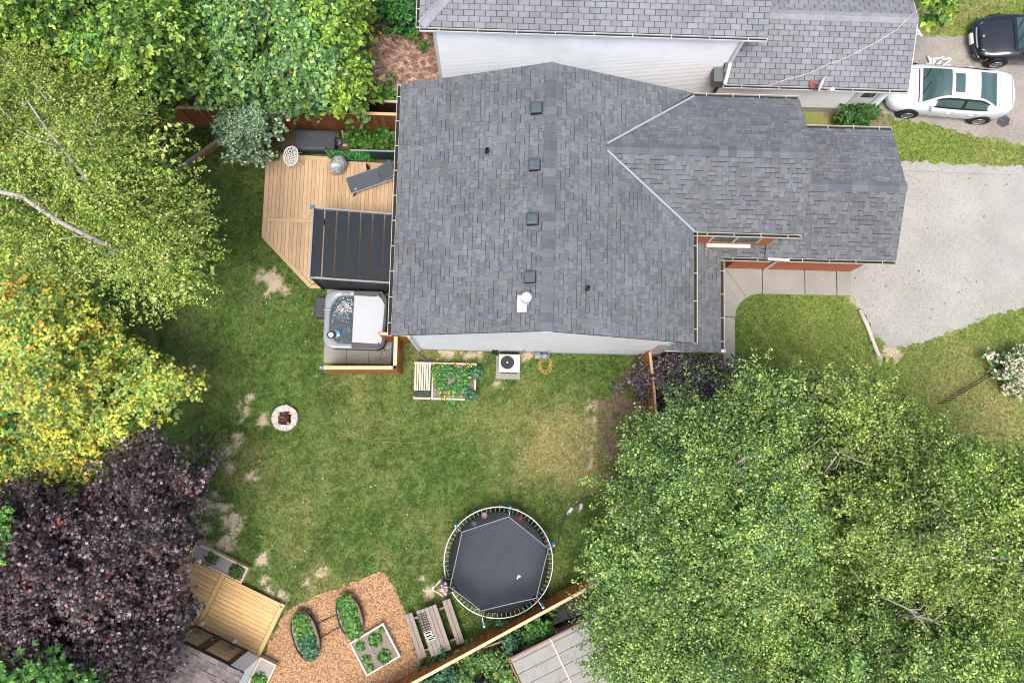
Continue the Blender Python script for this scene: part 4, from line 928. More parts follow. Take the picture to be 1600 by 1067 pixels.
p = P(575,262,.5); b = MB(); b.box((p.x,p.y,.55),(.08,.1,.5)); b.box((p.x,p.y-.1,.32),(.16,.16,.05)); tag(b.build('lamp_stand', m_pipe_black, bevel=.01), 'short black stand between ivy screen and lounger', 'stand')

# blue rolls stored between slab and screen
for i, dx in enumerate((0,.11)):
    b = MB(); x_ = -3.63+dx; b.tube([(x_,2.95,.12),(x_,3.75,.12)], .05, 10); b.tube([(x_,2.93,.12),(x_,2.96,.12)], .03, 8)
    o = b.build('blue_foam_roll', M('blue_foam', S(36,74,150), .6, .15, 12) if i == 0 else bpy.data.materials['blue_foam'])
    tag(o, 'blue foam roll lying inside the spa screen, %s' % ('nearer the hot tub' if i == 0 else 'nearer the screen boards'), 'foam roll', 'blue foam rolls')
# ================================================================ YARD OBJECTS
# air conditioner
AC = thing('air_conditioner', 'square beige outdoor air conditioner with round fan on a concrete pad', 'air conditioner', (.42,3.05,0))
m_ac = M('beige_enamel', S(206,196,190), .45, .05, 8); ax_, ay_ = .44, 3.06
b = MB(); b.box((.41,2.98,.03),(.86,.82,.08)); b.build('pad', m_concrete, AC, bevel=.01)
b = MB()
for i in range(24):
    t = i/24; 
b.box((ax_,ay_,.40),(.66,.58,.62)); b.build('louvred_body', m_darkgrey, AC)
fx_, fy_ = ax_-.07, ay_+.03; fn = [(fx_+.235*math.cos(2*PI*j/32), fy_+.235*math.sin(2*PI*j/32)) for j in range(32)]
rr2 = [(ax_+(.36 if abs(math.cos(a)) >= abs(math.sin(a))*.36/.31 else .36*0+.31*abs(math.cos(a)/math.sin(a)))*(1 if math.cos(a) > 0 else -1), ay_+(.31 if abs(math.sin(a)) >= abs(math.cos(a))*.31/.36 else .36*abs(math.sin(a)/math.cos(a)))*(1 if math.sin(a) > 0 else -1)) for a in [2*PI*(j+.0)/32 for j in range(32)]]
b = MB(); b.loft([[(x,y,.72) for x,y in rr2], [(x,y,.79) for x,y in rr2], [(x,y,.80) for x,y in [(ax_+(q[0]-ax_)*.97, ay_+(q[1]-ay_)*.97) for q in rr2]], [(x,y,.80) for x,y in fn], [(x,y,.70) for x,y in fn]], False, False); b.build('top_cover', m_ac, AC)
for sx in (-1,1):
    for sy in (-1,1):
        b = MB(); b.box((ax_+sx*.33,ay_+sy*.29,.4),(.05,.05,.66)); b.build('corner_post', m_ac, AC)
b = MB(); b.lathe([(.234,.60),(.234,.61),(.01,.61)], (fx_,fy_,0), 24); b.build('fan_well', m_pipe_black, AC)
for i in range(5):
    a = 2*PI*i/5; b = MB(); b.add([(fx_+r*math.cos(a+o_),fy_+r*math.sin(a+o_),z_) for r, o_, z_ in ((.05,-.3,.66),(.21,-.3,.64),(.21,.4,.70),(.05,.5,.69))], [(0,1,2,3)]); b.build('fan_blade', m_grey_alu, AC)
b = MB()
for r in (.06,.11,.16,.21): b.tube([(fx_+r*math.cos(2*PI*j/28),fy_+r*math.sin(2*PI*j/28),.795) for j in range(28)], .004, 4, closed=True)
for i in range(10): a = 2*PI*i/10; b.tube([(fx_,fy_,.80),(fx_+.235*math.cos(a),fy_+.235*math.sin(a),.795)], .004, 4)
b.build('fan_guard', m_pipe_black, AC)
b = MB(); b.lathe([(.03,.80),(.03,.815),(.005,.82)], (fx_,fy_,0), 12); b.build('fan_hub', m_white, AC)
b = MB(); b.tube([(ax_+.3,ay_+.28,.5),(ax_+.42,ay_+.4,.6),(ax_+.55,3.52,.9)], .02, 6); b.build('coolant_line', m_metal, AC)
# gas meter
GM = thing('gas_meter', 'grey gas meter with bent pipes against the house wall', 'gas meter', (1.58,3.38,0))
b = MB(); b.ball((1.66,3.34,.7),(.15,.11,.16),14,8); b.build('meter_body', m_grey_alu, GM, smooth=True)
b = MB(); b.lathe([(.09,0),(.11,.03),(.11,.05),(.04,.08)], (1.42,3.34,.78), 16); b.build('regulator', m_grey_alu, GM)
b = MB(); b.tube([(1.3,3.42,0),(1.3,3.4,.85),(1.4,3.34,.9),(1.55,3.34,.88)], .022, 8); b.tube([(1.72,3.34,.85),(1.8,3.36,.98),(1.76,3.5,1.05)], .022, 8); b.build('pipework', m_metal, GM)
b = MB(); b.tube([(1.34,3.3,.1),(1.34,3.28,.7)], .02, 8); b.build('drain_pipe', m_metal, GM)
# coiled hose + trailing hose
b = MB(); c = P(852,571); pts = []
for i in range(90): a = i*.36; r = .2+.05*math.sin(i*.21)+random.uniform(-.015,.015); pts.append((c.x+r*math.cos(a),c.y+r*1.25*math.sin(a),.02+.004*(i%5)))
b.tube(pts, .013, 6)
tr = [P(*q,.03) for q in ((850,592),(843,608),(830,625),(790,650),(745,668),(690,683),(640,692),(590,690),(540,680),(500,660),(480,640),(478,622),(495,606),(520,597))]
b.tube([pts[-1]]+tr, .006, 5); tag(b.build('garden_hose', M('faded_yellow_hose', S(164,142,74), .6, .15, 12)), 'faded yellow garden hose coiled by the meter and trailing over lawn', 'hose')
b = MB(); b.tube([P(*q,.03) for q in ((930,772),(912,778),(899,790),(888,800),(880,812),(875,830),(872,850))], .018, 6); tag(b.build('dark_hose', M('dark_green_hose', S(52,66,60), .5)), 'dark green hose curving past the pair of shoes', 'hose')
# corrugated drain pipe
b = MB(); q = [P(651,531,.15), P(651,545,.08), P(655,555,.08), P(664,562,.08), P(675,566,.08), P(684,568,.08)]; pp = []
for i in range(len(q)-1):
    for j in range(8): pp.append(q[i].lerp(q[i+1], j/8))
b.tube(pp, [.055 if i % 2 else .045 for i in range(len(pp))], 10); tag(b.build('drain_pipe', M('grey_brown_corrugated', S(110,98,92), .6, .15, 14)), 'corrugated drain pipe curving from the house corner', 'pipe')

# raised bed with potting bench
RB = thing('raised_bed', 'square whitewashed raised bed with tomatoes and marigolds near the house', 'raised bed', (-1.47,2.42,0))
def bed_box(T, corners, h, mat, soil=m_soil, th=.05, sz=None):
    for i in range(len(corners)):
        a, c = corners[i], corners[(i+1) % len(corners)]; L = math.hypot(c[0]-a[0],c[1]-a[1]); an = math.atan2(c[1]-a[1],c[0]-a[0])
        mb = MB(); mb.box((0,0,0),(L-(th if i % 2 else -th)+.0,th,h)); link('side_board', mb.mesh('side_board', mat), T, loc=((a[0]+c[0])/2,(a[1]+c[1])/2,h/2), rot=(0,0,an))
    b = MB(); b.prism(corners, .0, (sz or h-.06)); b.build('soil', soil, T)
bed_box(RB, [(-2.2,1.80),(-.72,1.80),(-.72,3.03),(-2.2,3.03)], .5, m_palewood)
PBn = thing('potting_bench', 'narrow slatted whitewashed bench with a seedling trough beside raised bed', 'bench', (-2.54,2.4,0))
for i in range(7):
    mb = MB(); mb.box((0,0,0),(.93,.055,.025)); link('slat', mb.mesh('slat', m_palewood), PBn, loc=(-2.80+i*.082,2.53,.51), rot=(0,0,PI/2))
for y_ in (3.02,1.80):
    mb = MB(); mb.box((0,0,0),(.6,.06,.06)); link('end_rail', mb.mesh('end_rail', m_palewood), PBn, loc=(-2.55,y_,.5))
for x_ in (-2.82,-2.28):
    for y_ in (3.0,1.83):
        b = MB(); b.box((x_,y_,.24),(.05,.05,.48)); b.build('leg', m_palewood, PBn)
b = MB(); b.box((-2.55,1.95,.44),(.54,.18,.14)); b.build('trough', m_pipe_black, PBn)
# tomato cage hoops
for i, y_ in enumerate((2.72,2.48,2.2)):
    T = thing('plant_support', 'green wire plant support in raised bed, %s' % ('nearest the house','middle one','farthest from the house')[i], 'plant support', (-1.45,y_,.45), group='plant supports')
    b = MB(); b.tube([(-2.15,y_,.78),(-.78,y_-.03,.78)], .012, 5); b.build('wire', M('teal_wire', S(40,130,110), .4) if i == 0 else bpy.data.materials['teal_wire'], T)
    for x_ in (-2.1,-1.45,-.85):
        b = MB(); b.tube([(x_,y_,.42),(x_,y_,.8)], .01, 5); b.build('stake', bpy.data.materials['teal_wire'], T)

# fire pit: ring of stones round a square opening
c = P(445,653,.2); FP = thing('fire_pit', 'round pale stone fire pit with square charred opening on the lawn', 'fire pit', (c.x,c.y,0))
m_fstone = M('pale_fire_stone', S(196,186,178), .9, .22, 9, .6, 30, orand=.06, col2=S(158,138,130), thr=(.5,.75))
cuts = [0,.5,1.15,1.7,2.45,3.0,3.7,4.2,4.95,5.6,2*PI]
b = MB(); b.lathe([(.44,0),(.44,.2),(.27,.2),(.27,.03)], (c.x,c.y,0), 28); b.build('mortar', M('pale_mortar', S(176,164,156), .95, .2, 12), FP)
for i in range(10):
    a0, a1 = cuts[i]+.012, cuts[i+1]-.012; op = []; ip = []
    for j in range(5):
        a = a0+(a1-a0)*j/4; ro = .455+random.uniform(-.02,.012); op.append((c.x+ro*math.cos(a), c.y+ro*math.sin(a)))
        s = .215/max(abs(math.cos(a)),abs(math.sin(a)))+random.uniform(-.02,.03); ip.append((c.x+s*math.cos(a), c.y+s*math.sin(a)))
    b = MB(); b.prism(op+ip[::-1], 0, .24+random.uniform(-.015,.015)); b.build('stone', m_fstone, FP, bevel=.012)
b = MB(); b.prism([(c.x+.24*sx,c.y+.24*sy) for sx, sy in ((-1,-1),(1,-1),(1,1),(-1,1))], .0, .05); b.build('ash_bed', M('ash', S(66,60,58), .95, .4, 20, .6, 40), FP)
for i, (dx,dy,a,L,m_) in enumerate(((-.05,-.08,.2,.36,1),(-.06,.02,-.15,.34,1),(.05,.1,1.2,.3,0),(-.02,-.15,.05,.36,0),(.1,-.02,1.4,.26,0))):
    b = MB(); ux, uy = math.cos(a)*L/2, math.sin(a)*L/2; b.tube([(c.x+dx-ux,c.y+dy-uy,.1+.02*i),(c.x+dx+ux,c.y+dy+uy,.12+.02*i)], [.04,.045], 8); b.build('log', (M('reddish_log', S(120,78,64), .9, .3, 20) if i == 0 else bpy.data.materials['reddish_log']) if m_ else m_shade_crack_char, FP)
for dx, dy in ((.12,-.17),(-.22,.12),(.17,.16)):
    b = MB(); b.ball((c.x+dx,c.y+dy,.2),(.05,.04,.04),8,5); b.build('split_wood', M('tan_wood', S(206,158,112), .8) if 'tan_wood' not in bpy.data.materials else bpy.data.materials['tan_wood'], FP)

# ---------------------------------------------------------------- trampoline
TC = Vector((.23,-3.63,0)); TZ, TR = .85, 1.82
T = thing('trampoline', 'round black trampoline with net enclosure, white frame and blue padded poles', 'trampoline', TC)
circ = lambda r, z, n=64: [(TC.x+r*math.cos(2*PI*j/n), TC.y+r*math.sin(2*PI*j/n), z) for j in range(n)]
b = MB(); b.tube(circ(TR,TZ), .028, 8, closed=True); b.build('frame_ring', m_metal, T, smooth=True)
m_mat = M('jumping_mat', S(60,66,73), .75, .14, 3, .1, 90, big=.12)
b = MB(); rings = [circ(r, TZ-.01-.03*(1-(r/1.65)**2)) for r in (.05,.4,.8,1.2,1.56,1.65)]; b.loft(rings, True, False); b.build('jumping_mat', m_mat, T, smooth=True)
b = MB(); b.tube(circ(1.65,TZ), .02, 6, closed=True); b.build('mat_edge', m_pipe_black, T)
sp = MB(); sp.tube([(0,0,0),(.14,0,0)], .011, 6); ms = sp.mesh('spring', M('pale_spring', S(200,190,170), .4, .1, 20, metal=.5))
for i in range(72):
    a = 2*PI*i/72; link('spring', ms, T, loc=(TC.x+1.665*math.cos(a),TC.y+1.665*math.sin(a),TZ-.002), rot=(0,0,a))
blue = M('blue_foam_sleeve', S(50,150,190), .7, .15, 14, .3, 40); m_net = mesh_net('black_net', S(24,26,30), .42)
netpx = [(795,807),(857,857),(838,934),(752,954),(703,917),(722,831)]; NVs = [P(x,y,2.25) for x, y in netpx]
polepx = [(797,787),(862,846),(843,937),(760,956),(698,905),(716,819)]
poles = []
for (px,py), nv in zip(polepx, NVs):
    q = P(px,py,1.0)-Vector((TC.x,TC.y,0)); a = math.atan2(q.y,q.x); base = Vector((TC.x+1.90*math.cos(a),TC.y+1.90*math.sin(a),0)); poles.append(a)
    b = MB(); b.tube([base, base+Vector((0,0,1.6)), base+Vector((0,0,2.2)), base.lerp(Vector((nv.x,nv.y,0)),.45)+Vector((0,0,2.36)), Vector((nv.x,nv.y,2.27))], .018, 8); po = b.build('enclosure_pole', m_metal, T, smooth=True)
    b = MB(); b.tube([base+Vector((0,0,.9)), base+Vector((0,0,2.12))], .05, 10); b.build('foam_sleeve', blue, po, smooth=True)
    b = MB(); b.ball(base+Vector((0,0,2.2)), .035, 8, 6); b.build('pole_cap', m_white, po)
for a in poles:
    b = MB(); q0 = Vector((TC.x+TR*math.cos(a-.2),TC.y+TR*math.sin(a-.2),TZ)); q1 = Vector((TC.x+TR*math.cos(a+.2),TC.y+TR*math.sin(a+.2),TZ)); dn = Vector((0,0,-TZ+.02))
    b.tube([q0, q0+dn*.95, q0+dn, q1+dn, q1+dn*.95, q1], .02, 8); b.build('leg', m_metal, T)
n_ = len(NVs)
for i in range(n_):
    a, c_ = NVs[i], NVs[(i+1) % n_]; aa = math.atan2(a.y-TC.y,a.x-TC.x); ac = math.atan2(c_.y-TC.y,c_.x-TC.x)
    while ac-aa > PI: ac -= 2*PI
    while ac-aa < -PI: ac += 2*PI
    rows = []
    for k in range(9):
        t = k/8; an = aa+(ac-aa)*t; bt = Vector((TC.x+1.63*math.cos(an),TC.y+1.63*math.sin(an),TZ+.015)); tp_ = a.lerp(c_,t)+Vector((0,0,-.06*math.sin(PI*t)))
        rows.append([bt, bt.lerp(tp_,.33)+Vector((random.uniform(-.03,.03),random.uniform(-.03,.03),0)), bt.lerp(tp_,.66)+Vector((random.uniform(-.03,.03),random.uniform(-.03,.03),0)), tp_])
    vs_ = [p for r in rows for p in r]; b = MB(); b.add(vs_, [(k*4+j,(k+1)*4+j,(k+1)*4+j+1,k*4+j+1) for k in range(8) for j in range(3)]); pn = b.build('net_panel', m_net, T, smooth=True)
    b = MB(); b.tube([r[3] for r in rows], .012, 5); b.build('top_cord', M('grey_cord', S(150,150,160), .7) if 'grey_cord' not in bpy.data.materials else bpy.data.materials['grey_cord'], pn)
for px, py, cl in ((757,805,S(206,150,160)),(741,817,S(110,112,122)),(813,809,S(140,60,90))):
    p = P(px,py,TZ); b = MB(); b.lathe([(.09,0),(.1,.02),(.06,.05),(.01,.06)], (p.x,p.y,TZ), 14)
    nm = 'pink_disc' if cl[0] > .4 else 'grey_disc' if abs(cl[0]-cl[1]) < .05 else 'crimson_disc'
    tag(b.build('throwing_disc', M(nm, cl, .5)), {'pink_disc':'pale pink toy disc on the trampoline edge','grey_disc':'grey toy disc on the trampoline edge','crimson_disc':'crimson toy disc on the trampoline edge'}[nm], 'toy', 'toys on the trampoline')
p = P(811,900,TZ); b = MB(); b.ball((p.x,p.y,TZ+.0),(.07,.05,.02),8,5); b.ball((p.x-.05,p.y-.06,TZ),(.03,.05,.02),8,5); tag(b.build('crumpled_paper', m_cream), 'crumpled pale scrap lying on the trampoline mat', 'paper')

# ---------------------------------------------------------------- shoes
for i, (px,py,a,cl) in enumerate(((890,798,.9,S(210,212,222)),(907,793,1.35,S(212,190,184)))):
    p = P(px,py); SH = thing('shoe', ('pale grey shoe lying on grass beside the dark hose','pale pinkish shoe lying on grass under the tree edge')[i], 'shoe', (p.x,p.y,.03), a, 'pair of shoes')
    m_ = M('shoe_%s' % ('grey','pink')[i], cl, .6, .1, 20)
    ol = [(.17,.0),(.15,.05),(.08,.07),(0,.055),(-.1,.05),(-.15,.03),(-.16,0),(-.15,-.03),(-.1,-.05),(0,-.055),(.08,-.07),(.15,-.05)]
    b = MB(); b.loft([[(x,y,0) for x,y in ol],[(x*1.02,y*1.05,.03) for x,y in ol],[(x*.98,y*.95,.05) for x,y in ol]]); b.build('sole', m_white, SH, local=True)
    b = MB(); b.loft([[(x,y*.95,.045) for x,y in ol],[(x*.9+.01,y*.85,.10) for x,y in ol],[(x*.5+.05,y*.6,.125) for x,y in ol]]); b.build('upper', m_, SH, local=True, smooth=True)
    b = MB(); b.ball((-.06,0,.1),(.06,.035,.02),10,6); b.build('opening', m_pipe_black, SH, local=True)

# ---------------------------------------------------------------- picnic table
e1 = Vector((.56,-1.46,0)).normalized(); an = math.atan2(e1.y,e1.x)
PT = thing('picnic_table', 'weathered grey timber picnic table with attached benches beside the mulch', 'picnic table', (-1.86,-5.9,0), an)
def pboard(x, y, z, L, wdt, th, nm):
    mb = MB(); mb.box((0,0,0),(L,wdt,th)); o = bpy.data.objects.new(nm, mb.mesh(nm, m_greywood)); C.objects.link(o); o.parent = PT; o.location = (x,y,z); b_ = o.modifiers.new('bevel','BEVEL'); b_.width = .006; return o
for i in range(5): pboard(random.uniform(-.01,.01), -.29+i*.142, .74, 1.56, .132, .038, 'top_board')
for s_ in (-1,1):
    for i in range(2): pboard(.0, s_*(.60+i*.142), .44, 1.52, .132, .038, 'seat_board')
for x_ in (-.55,.55):
    b = MB(); b.beam((x_,-.76,.40),(x_,.76,.40),.04,.09); b.build('seat_support', m_greywood, PT, local=True)
    b = MB(); b.beam((x_,-.34,.70),(x_,.34,.70),.04,.07); b.build('top_support', m_greywood, PT, local=True)
    for s_ in (-1,1):
        b = MB(); b.beam((x_+.045,s_*.62,.0),(x_+.045,s_*.2,.70),.04,.09); b.build('leg', m_greywood, PT, local=True)
# trays on the table (table local -> world)
def tw(x, y, z): q = rot2(x, y, an); return (-1.86+q[0], -5.9+q[1], z)
m_tray = M('black_tray', S(36,34,34), .5)
for i, x_ in enumerate((-.57,-.36,-.18)):
    L = tw(x_,-.21,.762); TRY = thing('seedling_tray', 'black cell tray on picnic table, %s' % ('at the far end','second of three','next to the white cups')[i], 'tray', L, an, 'seedling trays')
    for j in range(4):
        b = MB(); b.box((0,-.13+j*.087,.025),(.17,.012,.05)); b.build('divider', m_tray, TRY, local=True)
    for j in range(3):
        b = MB(); b.box((-.08+j*.08,0,.025),(.012,.27,.05)); b.build('rib', m_tray, TRY, local=True)
for i, (x_,y_) in enumerate(((.0,-.2),(.1,-.2),(.22,-.17))):
    L = tw(x_,y_,.762); b = MB(); b.loft([[(L[0]+q[0],L[1]+q[1],.762+z_) for q in [rot2(u,v,an) for u,v in rrect(0,0,.07+k,.24+k,.03,3)]] for z_,k in ((0,0),(.06,.02),(.065,-.01),(.02,-.03))])
    tag(b.build('plastic_tub', m_white, bevel=.004), 'white plastic tub on picnic table, %s' % ('beside the black trays','middle of three','farthest from the black trays')[i], 'tub', 'white tubs on the table')

# ---------------------------------------------------------------- vegetable garden
VB = thing('vegetable_bed', 'square white framed vegetable bed standing on the mulch', 'raised bed', (-3.84,-6.65,0))
bed_box(VB, [(-4.67,-6.46),(-4.07,-7.48),(-3.01,-6.84),(-3.61,-5.81)], .32, M('white_board', S(226,216,204), .7, .1, 8, .1, 40, obj=True), M('grey_soil', S(150,138,130), .95, .25, 12, .6, 50, col2=S(118,104,94)), .05)
b = MB(); b.beam((-4.05,-6.5,.3),(-3.85,-6.85,.3),.03,.02); b.build('plant_marker', m_grey_alu, VB)
OVAL = {}
for nm, lab, p, wd_, ln_, a in (('left','oval black planter full of dark leafy greens nearer the wooden shed deck',P(478,992,.3),.42,.82,1.92),('right','oval black planter full of lettuce nearer the vegetable bed',P(547,962,.3),.40,.72,1.92)):
    OP = thing('oval_planter', lab, 'planter', (p.x,p.y,0), a, 'oval planters'); OVAL[nm] = (p,a)
    ov = lambda k, z: [(ln_*k*math.cos(2*PI*j/36), wd_*k*math.sin(2*PI*j/36)*(1+.12*abs(math.cos(2*PI*j/36))), z) for j in range(36)]
    b = MB(); b.loft([ov(.92,0), ov(1,.42), ov(1.03,.45), ov(.96,.45), ov(.93,.36)], True, False); b.build('tub', m_pipe_black, OP, local=True, smooth=False)
    b = MB(); b.loft([ov(.94,.30), ov(.94,.38), ov(.3,.40)]); b.build('soil', m_soil, OP, local=True)
for i, (q0, q1) in enumerate((((496,974),(530,959)),((500,997),(537,976)))):
    b = MB(); b.tube([P(*q0,.1),P(*q0,.1).lerp(P(*q1,.1),.5)+Vector((0,.02,.0)),P(*q1,.1)], .014, 6); tag(b.build('irrigation_line', m_pipe_black), 'thin dark pipe between the oval planters, %s' % ('upper one','lower one')[i], 'pipe', 'irrigation pipes')

# ---------------------------------------------------------------- shed with deck, lower left
O = Vector((-6.94,-5.27,0)); ex = Vector((-.915,.404,0)).normalized(); ey = Vector((-.404,-.915,0)).normalized()
W = lambda u, v, z=0: O+ex*u+ey*v+Vector((0,0,z))
SD = thing('shed_deck', 'yellow new pine deck in front of the garden shed', 'deck', W(2,.9))
ang = math.atan2(ex.y,ex.x)
bm_ = MB(); bm_.prism([tuple(W(u,v)[:2]) for u, v in ((.03,.03),(4.6,.03),(4.6,1.82),(.03,1.82))], 0, .215); bm_.build('deck_frame', m_darkwood, SD)
nb = 13; wv = 1.83/nb
for i in range(nb):
    for u0, u1 in ((.16,2.24),(2.42,4.6)):
        mb = MB(); mb.box((0,0,0),(u1-u0-.006,wv-.008,.03)); link('board', mb.mesh('board', m_pine), SD, loc=W((u0+u1)/2, wv*(i+.5), .235+random.uniform(-.002,.002)), rot=(0,0,ang))
for u, wdt in ((.075,.145),(2.33,.15)):
    mb = MB(); mb.box((0,0,0),(1.85,wdt,.034)); link('border_board', mb.mesh('border_board', m_pine), SD, loc=W(u,.915,.237), rot=(0,0,ang+PI/2))
b = MB(); q = W(.09,.1,.254); b.lathe([(.03,0),(.03,.01),(.01,.012)], q, 10); b.build('cap_screw', m_pipe_black, SD)
SHD = thing('garden_shed', 'white garden shed with brown grey shingles and dark framed glass doors', 'shed', W(2,3.4))
v0 = 1.86; dpt = 3.2; sl_ = .36; sz = 2.42
b = MB(); b.beam(W(.0,v0+.06,1.2),W(.44,v0+.06,1.2),.1,2.4); b.beam(W(2.55,v0+.06,1.2),W(4.6,v0+.06,1.2),.1,2.4); b.beam(W(.05,v0,1.2),W(.05,v0+dpt,1.2),.1,2.4); b.beam(W(0,v0+.065,2.3),W(4.6,v0+.065,2.3),.1,.2); b.build('wall', m_siding, SHD)
b = MB()
for i in range(15):
    z = .25+i*.145; b.beam(W(-.008,v0,z+.07),W(-.008,v0+dpt,z+.07),.016,.135); b.beam(W(.0,v0-.004,z+.07),W(.44,v0-.004,z+.07),.016,.135)
b.build('siding', m_siding, SHD, kind='stuff')
for u0, u1 in ((.5,1.5),(1.58,2.48)):
    fr = MB()
    for u in (u0+.02,u1-.02): fr.beam(W(u,v0+.0,.26),W(u,v0+.0,2.2),.1,.12,up=(ex.x,ex.y,0))
    for z_ in (.3,2.16): fr.beam(W(u0,v0,z_),W(u1,v0,z_),.06,.1)
    fo = fr.build('glass_door', m_darkwood, SHD)
    g = MB(); g.beam(W(u0+.06,v0-.005,1.22),W(u1-.06,v0-.005,1.22),.012,1.8); g.build('pane', glass_mat('door_glass', (.16,.14,.11,1), .02) if 'door_glass' not in bpy.data.materials else bpy.data.materials['door_glass'], fo)
b = MB(); b.ball(W(1.54,v0-.08,1.05), .035, 8, 6); b.build('door_knob', m_metal, SHD)
q = [W(-.06,v0-.02,sz), W(4.8,v0-.02,sz), W(4.8,v0+1.75,sz+1.77*sl_), W(-.06,v0+1.75,sz+1.77*sl_)]; lo = [p-Vector((0,0,.1)) for p in q]
b = MB(); b.add(q+lo, [(0,1,2,3),(7,6,5,4),(0,4,5,1),(1,5,6,2),(2,6,7,3),(3,7,4,0)])
q2 = [W(-.06,v0+3.5,sz), W(4.8,v0+3.5,sz), q[2], q[3]]; lo = [p-Vector((0,0,.1)) for p in q2]; b.add(q2+lo, [(0,1,2,3),(7,6,5,4),(0,4,5,1),(1,5,6,2),(2,6,7,3),(3,7,4,0)])
sroof = b.build('roof', m_roofdeck, SHD); sln = 1.77*math.sqrt(1+sl_*sl_)
shingles(sroof, [(q[0], ex, ey+Vector((0,0,sl_)), [(0,0),(4.86,0),(4.86,sln),(0,sln)] if True else None)], .145, .12, .34, .012, m_ssh_o, m_nsh_a, S(140,130,126), .25, 300)
b = MB(); f_ = ex*.03-Vector((0,0,.12)); b.beam(q[0]+f_, q[3]+f_, .02, .1); f_ = ey*.03-Vector((0,0,.1)); b.beam(q[0]+f_+ex*.05, q[1]+f_, .02, .1); b.build('fascia', m_white, SHD)
# ornaments behind/at the doors
for i, (u,v) in enumerate(((2.2,1.66),(.95,1.70))):
    p = W(u,v,.25); OR = thing('garden_ornament', ('pale stone ornament before the shed door, nearer purple maple','pale stone ornament before the shed door, nearer white wall')[i], 'ornament', p)
    b = MB(); b.lathe([(.07,0),(.08,.03),(.05,.08),(.09,.16),(.07,.24),(.03,.28)], p, 12); b.build('body', m_cream, OR, smooth=True); b = MB(); b.ball(p+Vector((0,0,.32)), .055, 10, 6); b.build('head', m_cream, OR, smooth=True)
# planter boxes at the shed deck
m_pbox = M('pale_planter_board', S(214,190,160), .75, .15, 8, .2, 40, obj=True, stretch=(.6,6,6))
PL1 = thing('planter_box', 'long pale wooden planter box along the upper side of pine deck', 'planter', W(2.0,-.3), group='planter boxes')
bed_box(PL1, [tuple(W(u,v)[:2]) for u, v in ((1.66,-.07),(1.66,-.58),(3.6,-.58),(3.6,-.07))], .38, m_pbox, M('planter_soil', S(160,150,146), .95, .2, 12, .5, 50), .05)
PL2 = thing('planter_box', 'pale wooden planter box with red flower beside the shed wall', 'planter', W(-.3,2.6), group='planter boxes')
bed_box(PL2, [tuple(W(u,v)[:2]) for u, v in ((-.06,1.84),(-.06,3.7),(-.62,3.7),(-.62,1.84))], .38, m_pbox, bpy.data.materials['planter_soil'], .05)
p = W(2.62,1.45,.25); WP = thing('white_pot', 'round white flower pot on pine deck under purple maple', 'pot', p)
b = MB(); b.lathe([(.13,0),(.2,.3),(.22,.3),(.22,.34),(.18,.34),(.17,.26)], p, 22); b.build('pot', m_white, WP, smooth=False); b = MB(); b.lathe([(.17,.2),(.17,.27),(.02,.28)], p, 16); b.build('soil', m_bed, WP)

# ---------------------------------------------------------------- neighbour shed, bottom
S0, S1 = P(795,1030,2.2), P(905,975,2.2); d1 = (S1-S0).normalized(); d2 = Vector((d1.y,-d1.x,0)); LS = 4.2
NS = thing('plank_roof_shed', 'low shed with grey panel roof beyond the garden fence', 'shed', S0+d1*1.5+d2*1.5-Vector((0,0,2.2)))
m_panel = M('grey_roof_panel', S(150,147,140), .85, .22, 4, .25, 50, orand=.05, col2=S(138,132,124), thr=(.5,.75)); m_rust = M('rusty_trim', S(156,104,84), .8, .3, 12)
b = MB()
for q0, q1 in ((S0,S0+d1*LS),(S0,S0+d2*3.2),(S0+d1*LS,S0+d1*LS+d2*3.2),(S0+d2*3.2,S0+d1*LS+d2*3.2)):
    off = (d1*LS/2+d2*1.6+S0-(q0+q1)/2).normalized()*.12
    b.beam((q0.x+off.x,q0.y+off.y,1.05),(q1.x+off.x,q1.y+off.y,1.05),.06,2.1)
b.build('wall', m_greywood, NS)
for i in range(6):
    for j in range(3):
        pw, pl = .40, 1.42; c_ = S0+d1*(pl*(j+.5)+.04)+d2*(.14+pw*(i+.5))
        mb = MB(); mb.box((0,0,0),(pl-.02,pw-.02,.03)); link('roof_panel', mb.mesh('roof_panel', m_panel), NS, loc=(c_.x,c_.y,2.17-.02*i), rot=(0,0,math.atan2(d1.y,d1.x)))
for j in range(3):
    c_ = S0+d1*(1.42*(j+.5)+.04)+d2*.07; mb = MB(); mb.box((0,0,0),(1.40,.12,.035)); link('edge_panel', mb.mesh('edge_panel', m_panel), NS, loc=(c_.x,c_.y,2.185), rot=(0,0,math.atan2(d1.y,d1.x)))
b = MB(); b.beam(S0-d2*.02,S0+d1*LS-d2*.02,.03,.06); b.build('edge_trim', m_rust, NS)
b = MB(); b.beam(S0+d1*.0,S0+d2*2.6,.04,.06); b.build('edge_trim', m_rust, NS)
b = MB(); b.beam(S0+d1*1.46+Vector((0,0,.0)),S0+d1*1.46+d2*2.6+Vector((0,0,-.1)),.05,.06); b.build('seam_batten', m_palewood, NS)
b = MB(); mbx = S0+d1*.2-d2*.35; b.add([(*(S0+d1*.0-d2*.08)[:2],.9),(*(S0+d1*2.9-d2*.08)[:2],.9),(*(S0+d1*2.9-d2*.5)[:2],.3),(*(S0+d1*.3-d2*.5)[:2],.3)], [(0,1,2,3)])
LT = thing('leaning_sheets', 'blue grey sheets leaning against the plank roof shed', 'sheets', S0+d1*1.5-d2*.3-Vector((0,0,2.2)))
m_sheet = M('blue_grey_sheet', S(132,144,150), .6, .2, 6)
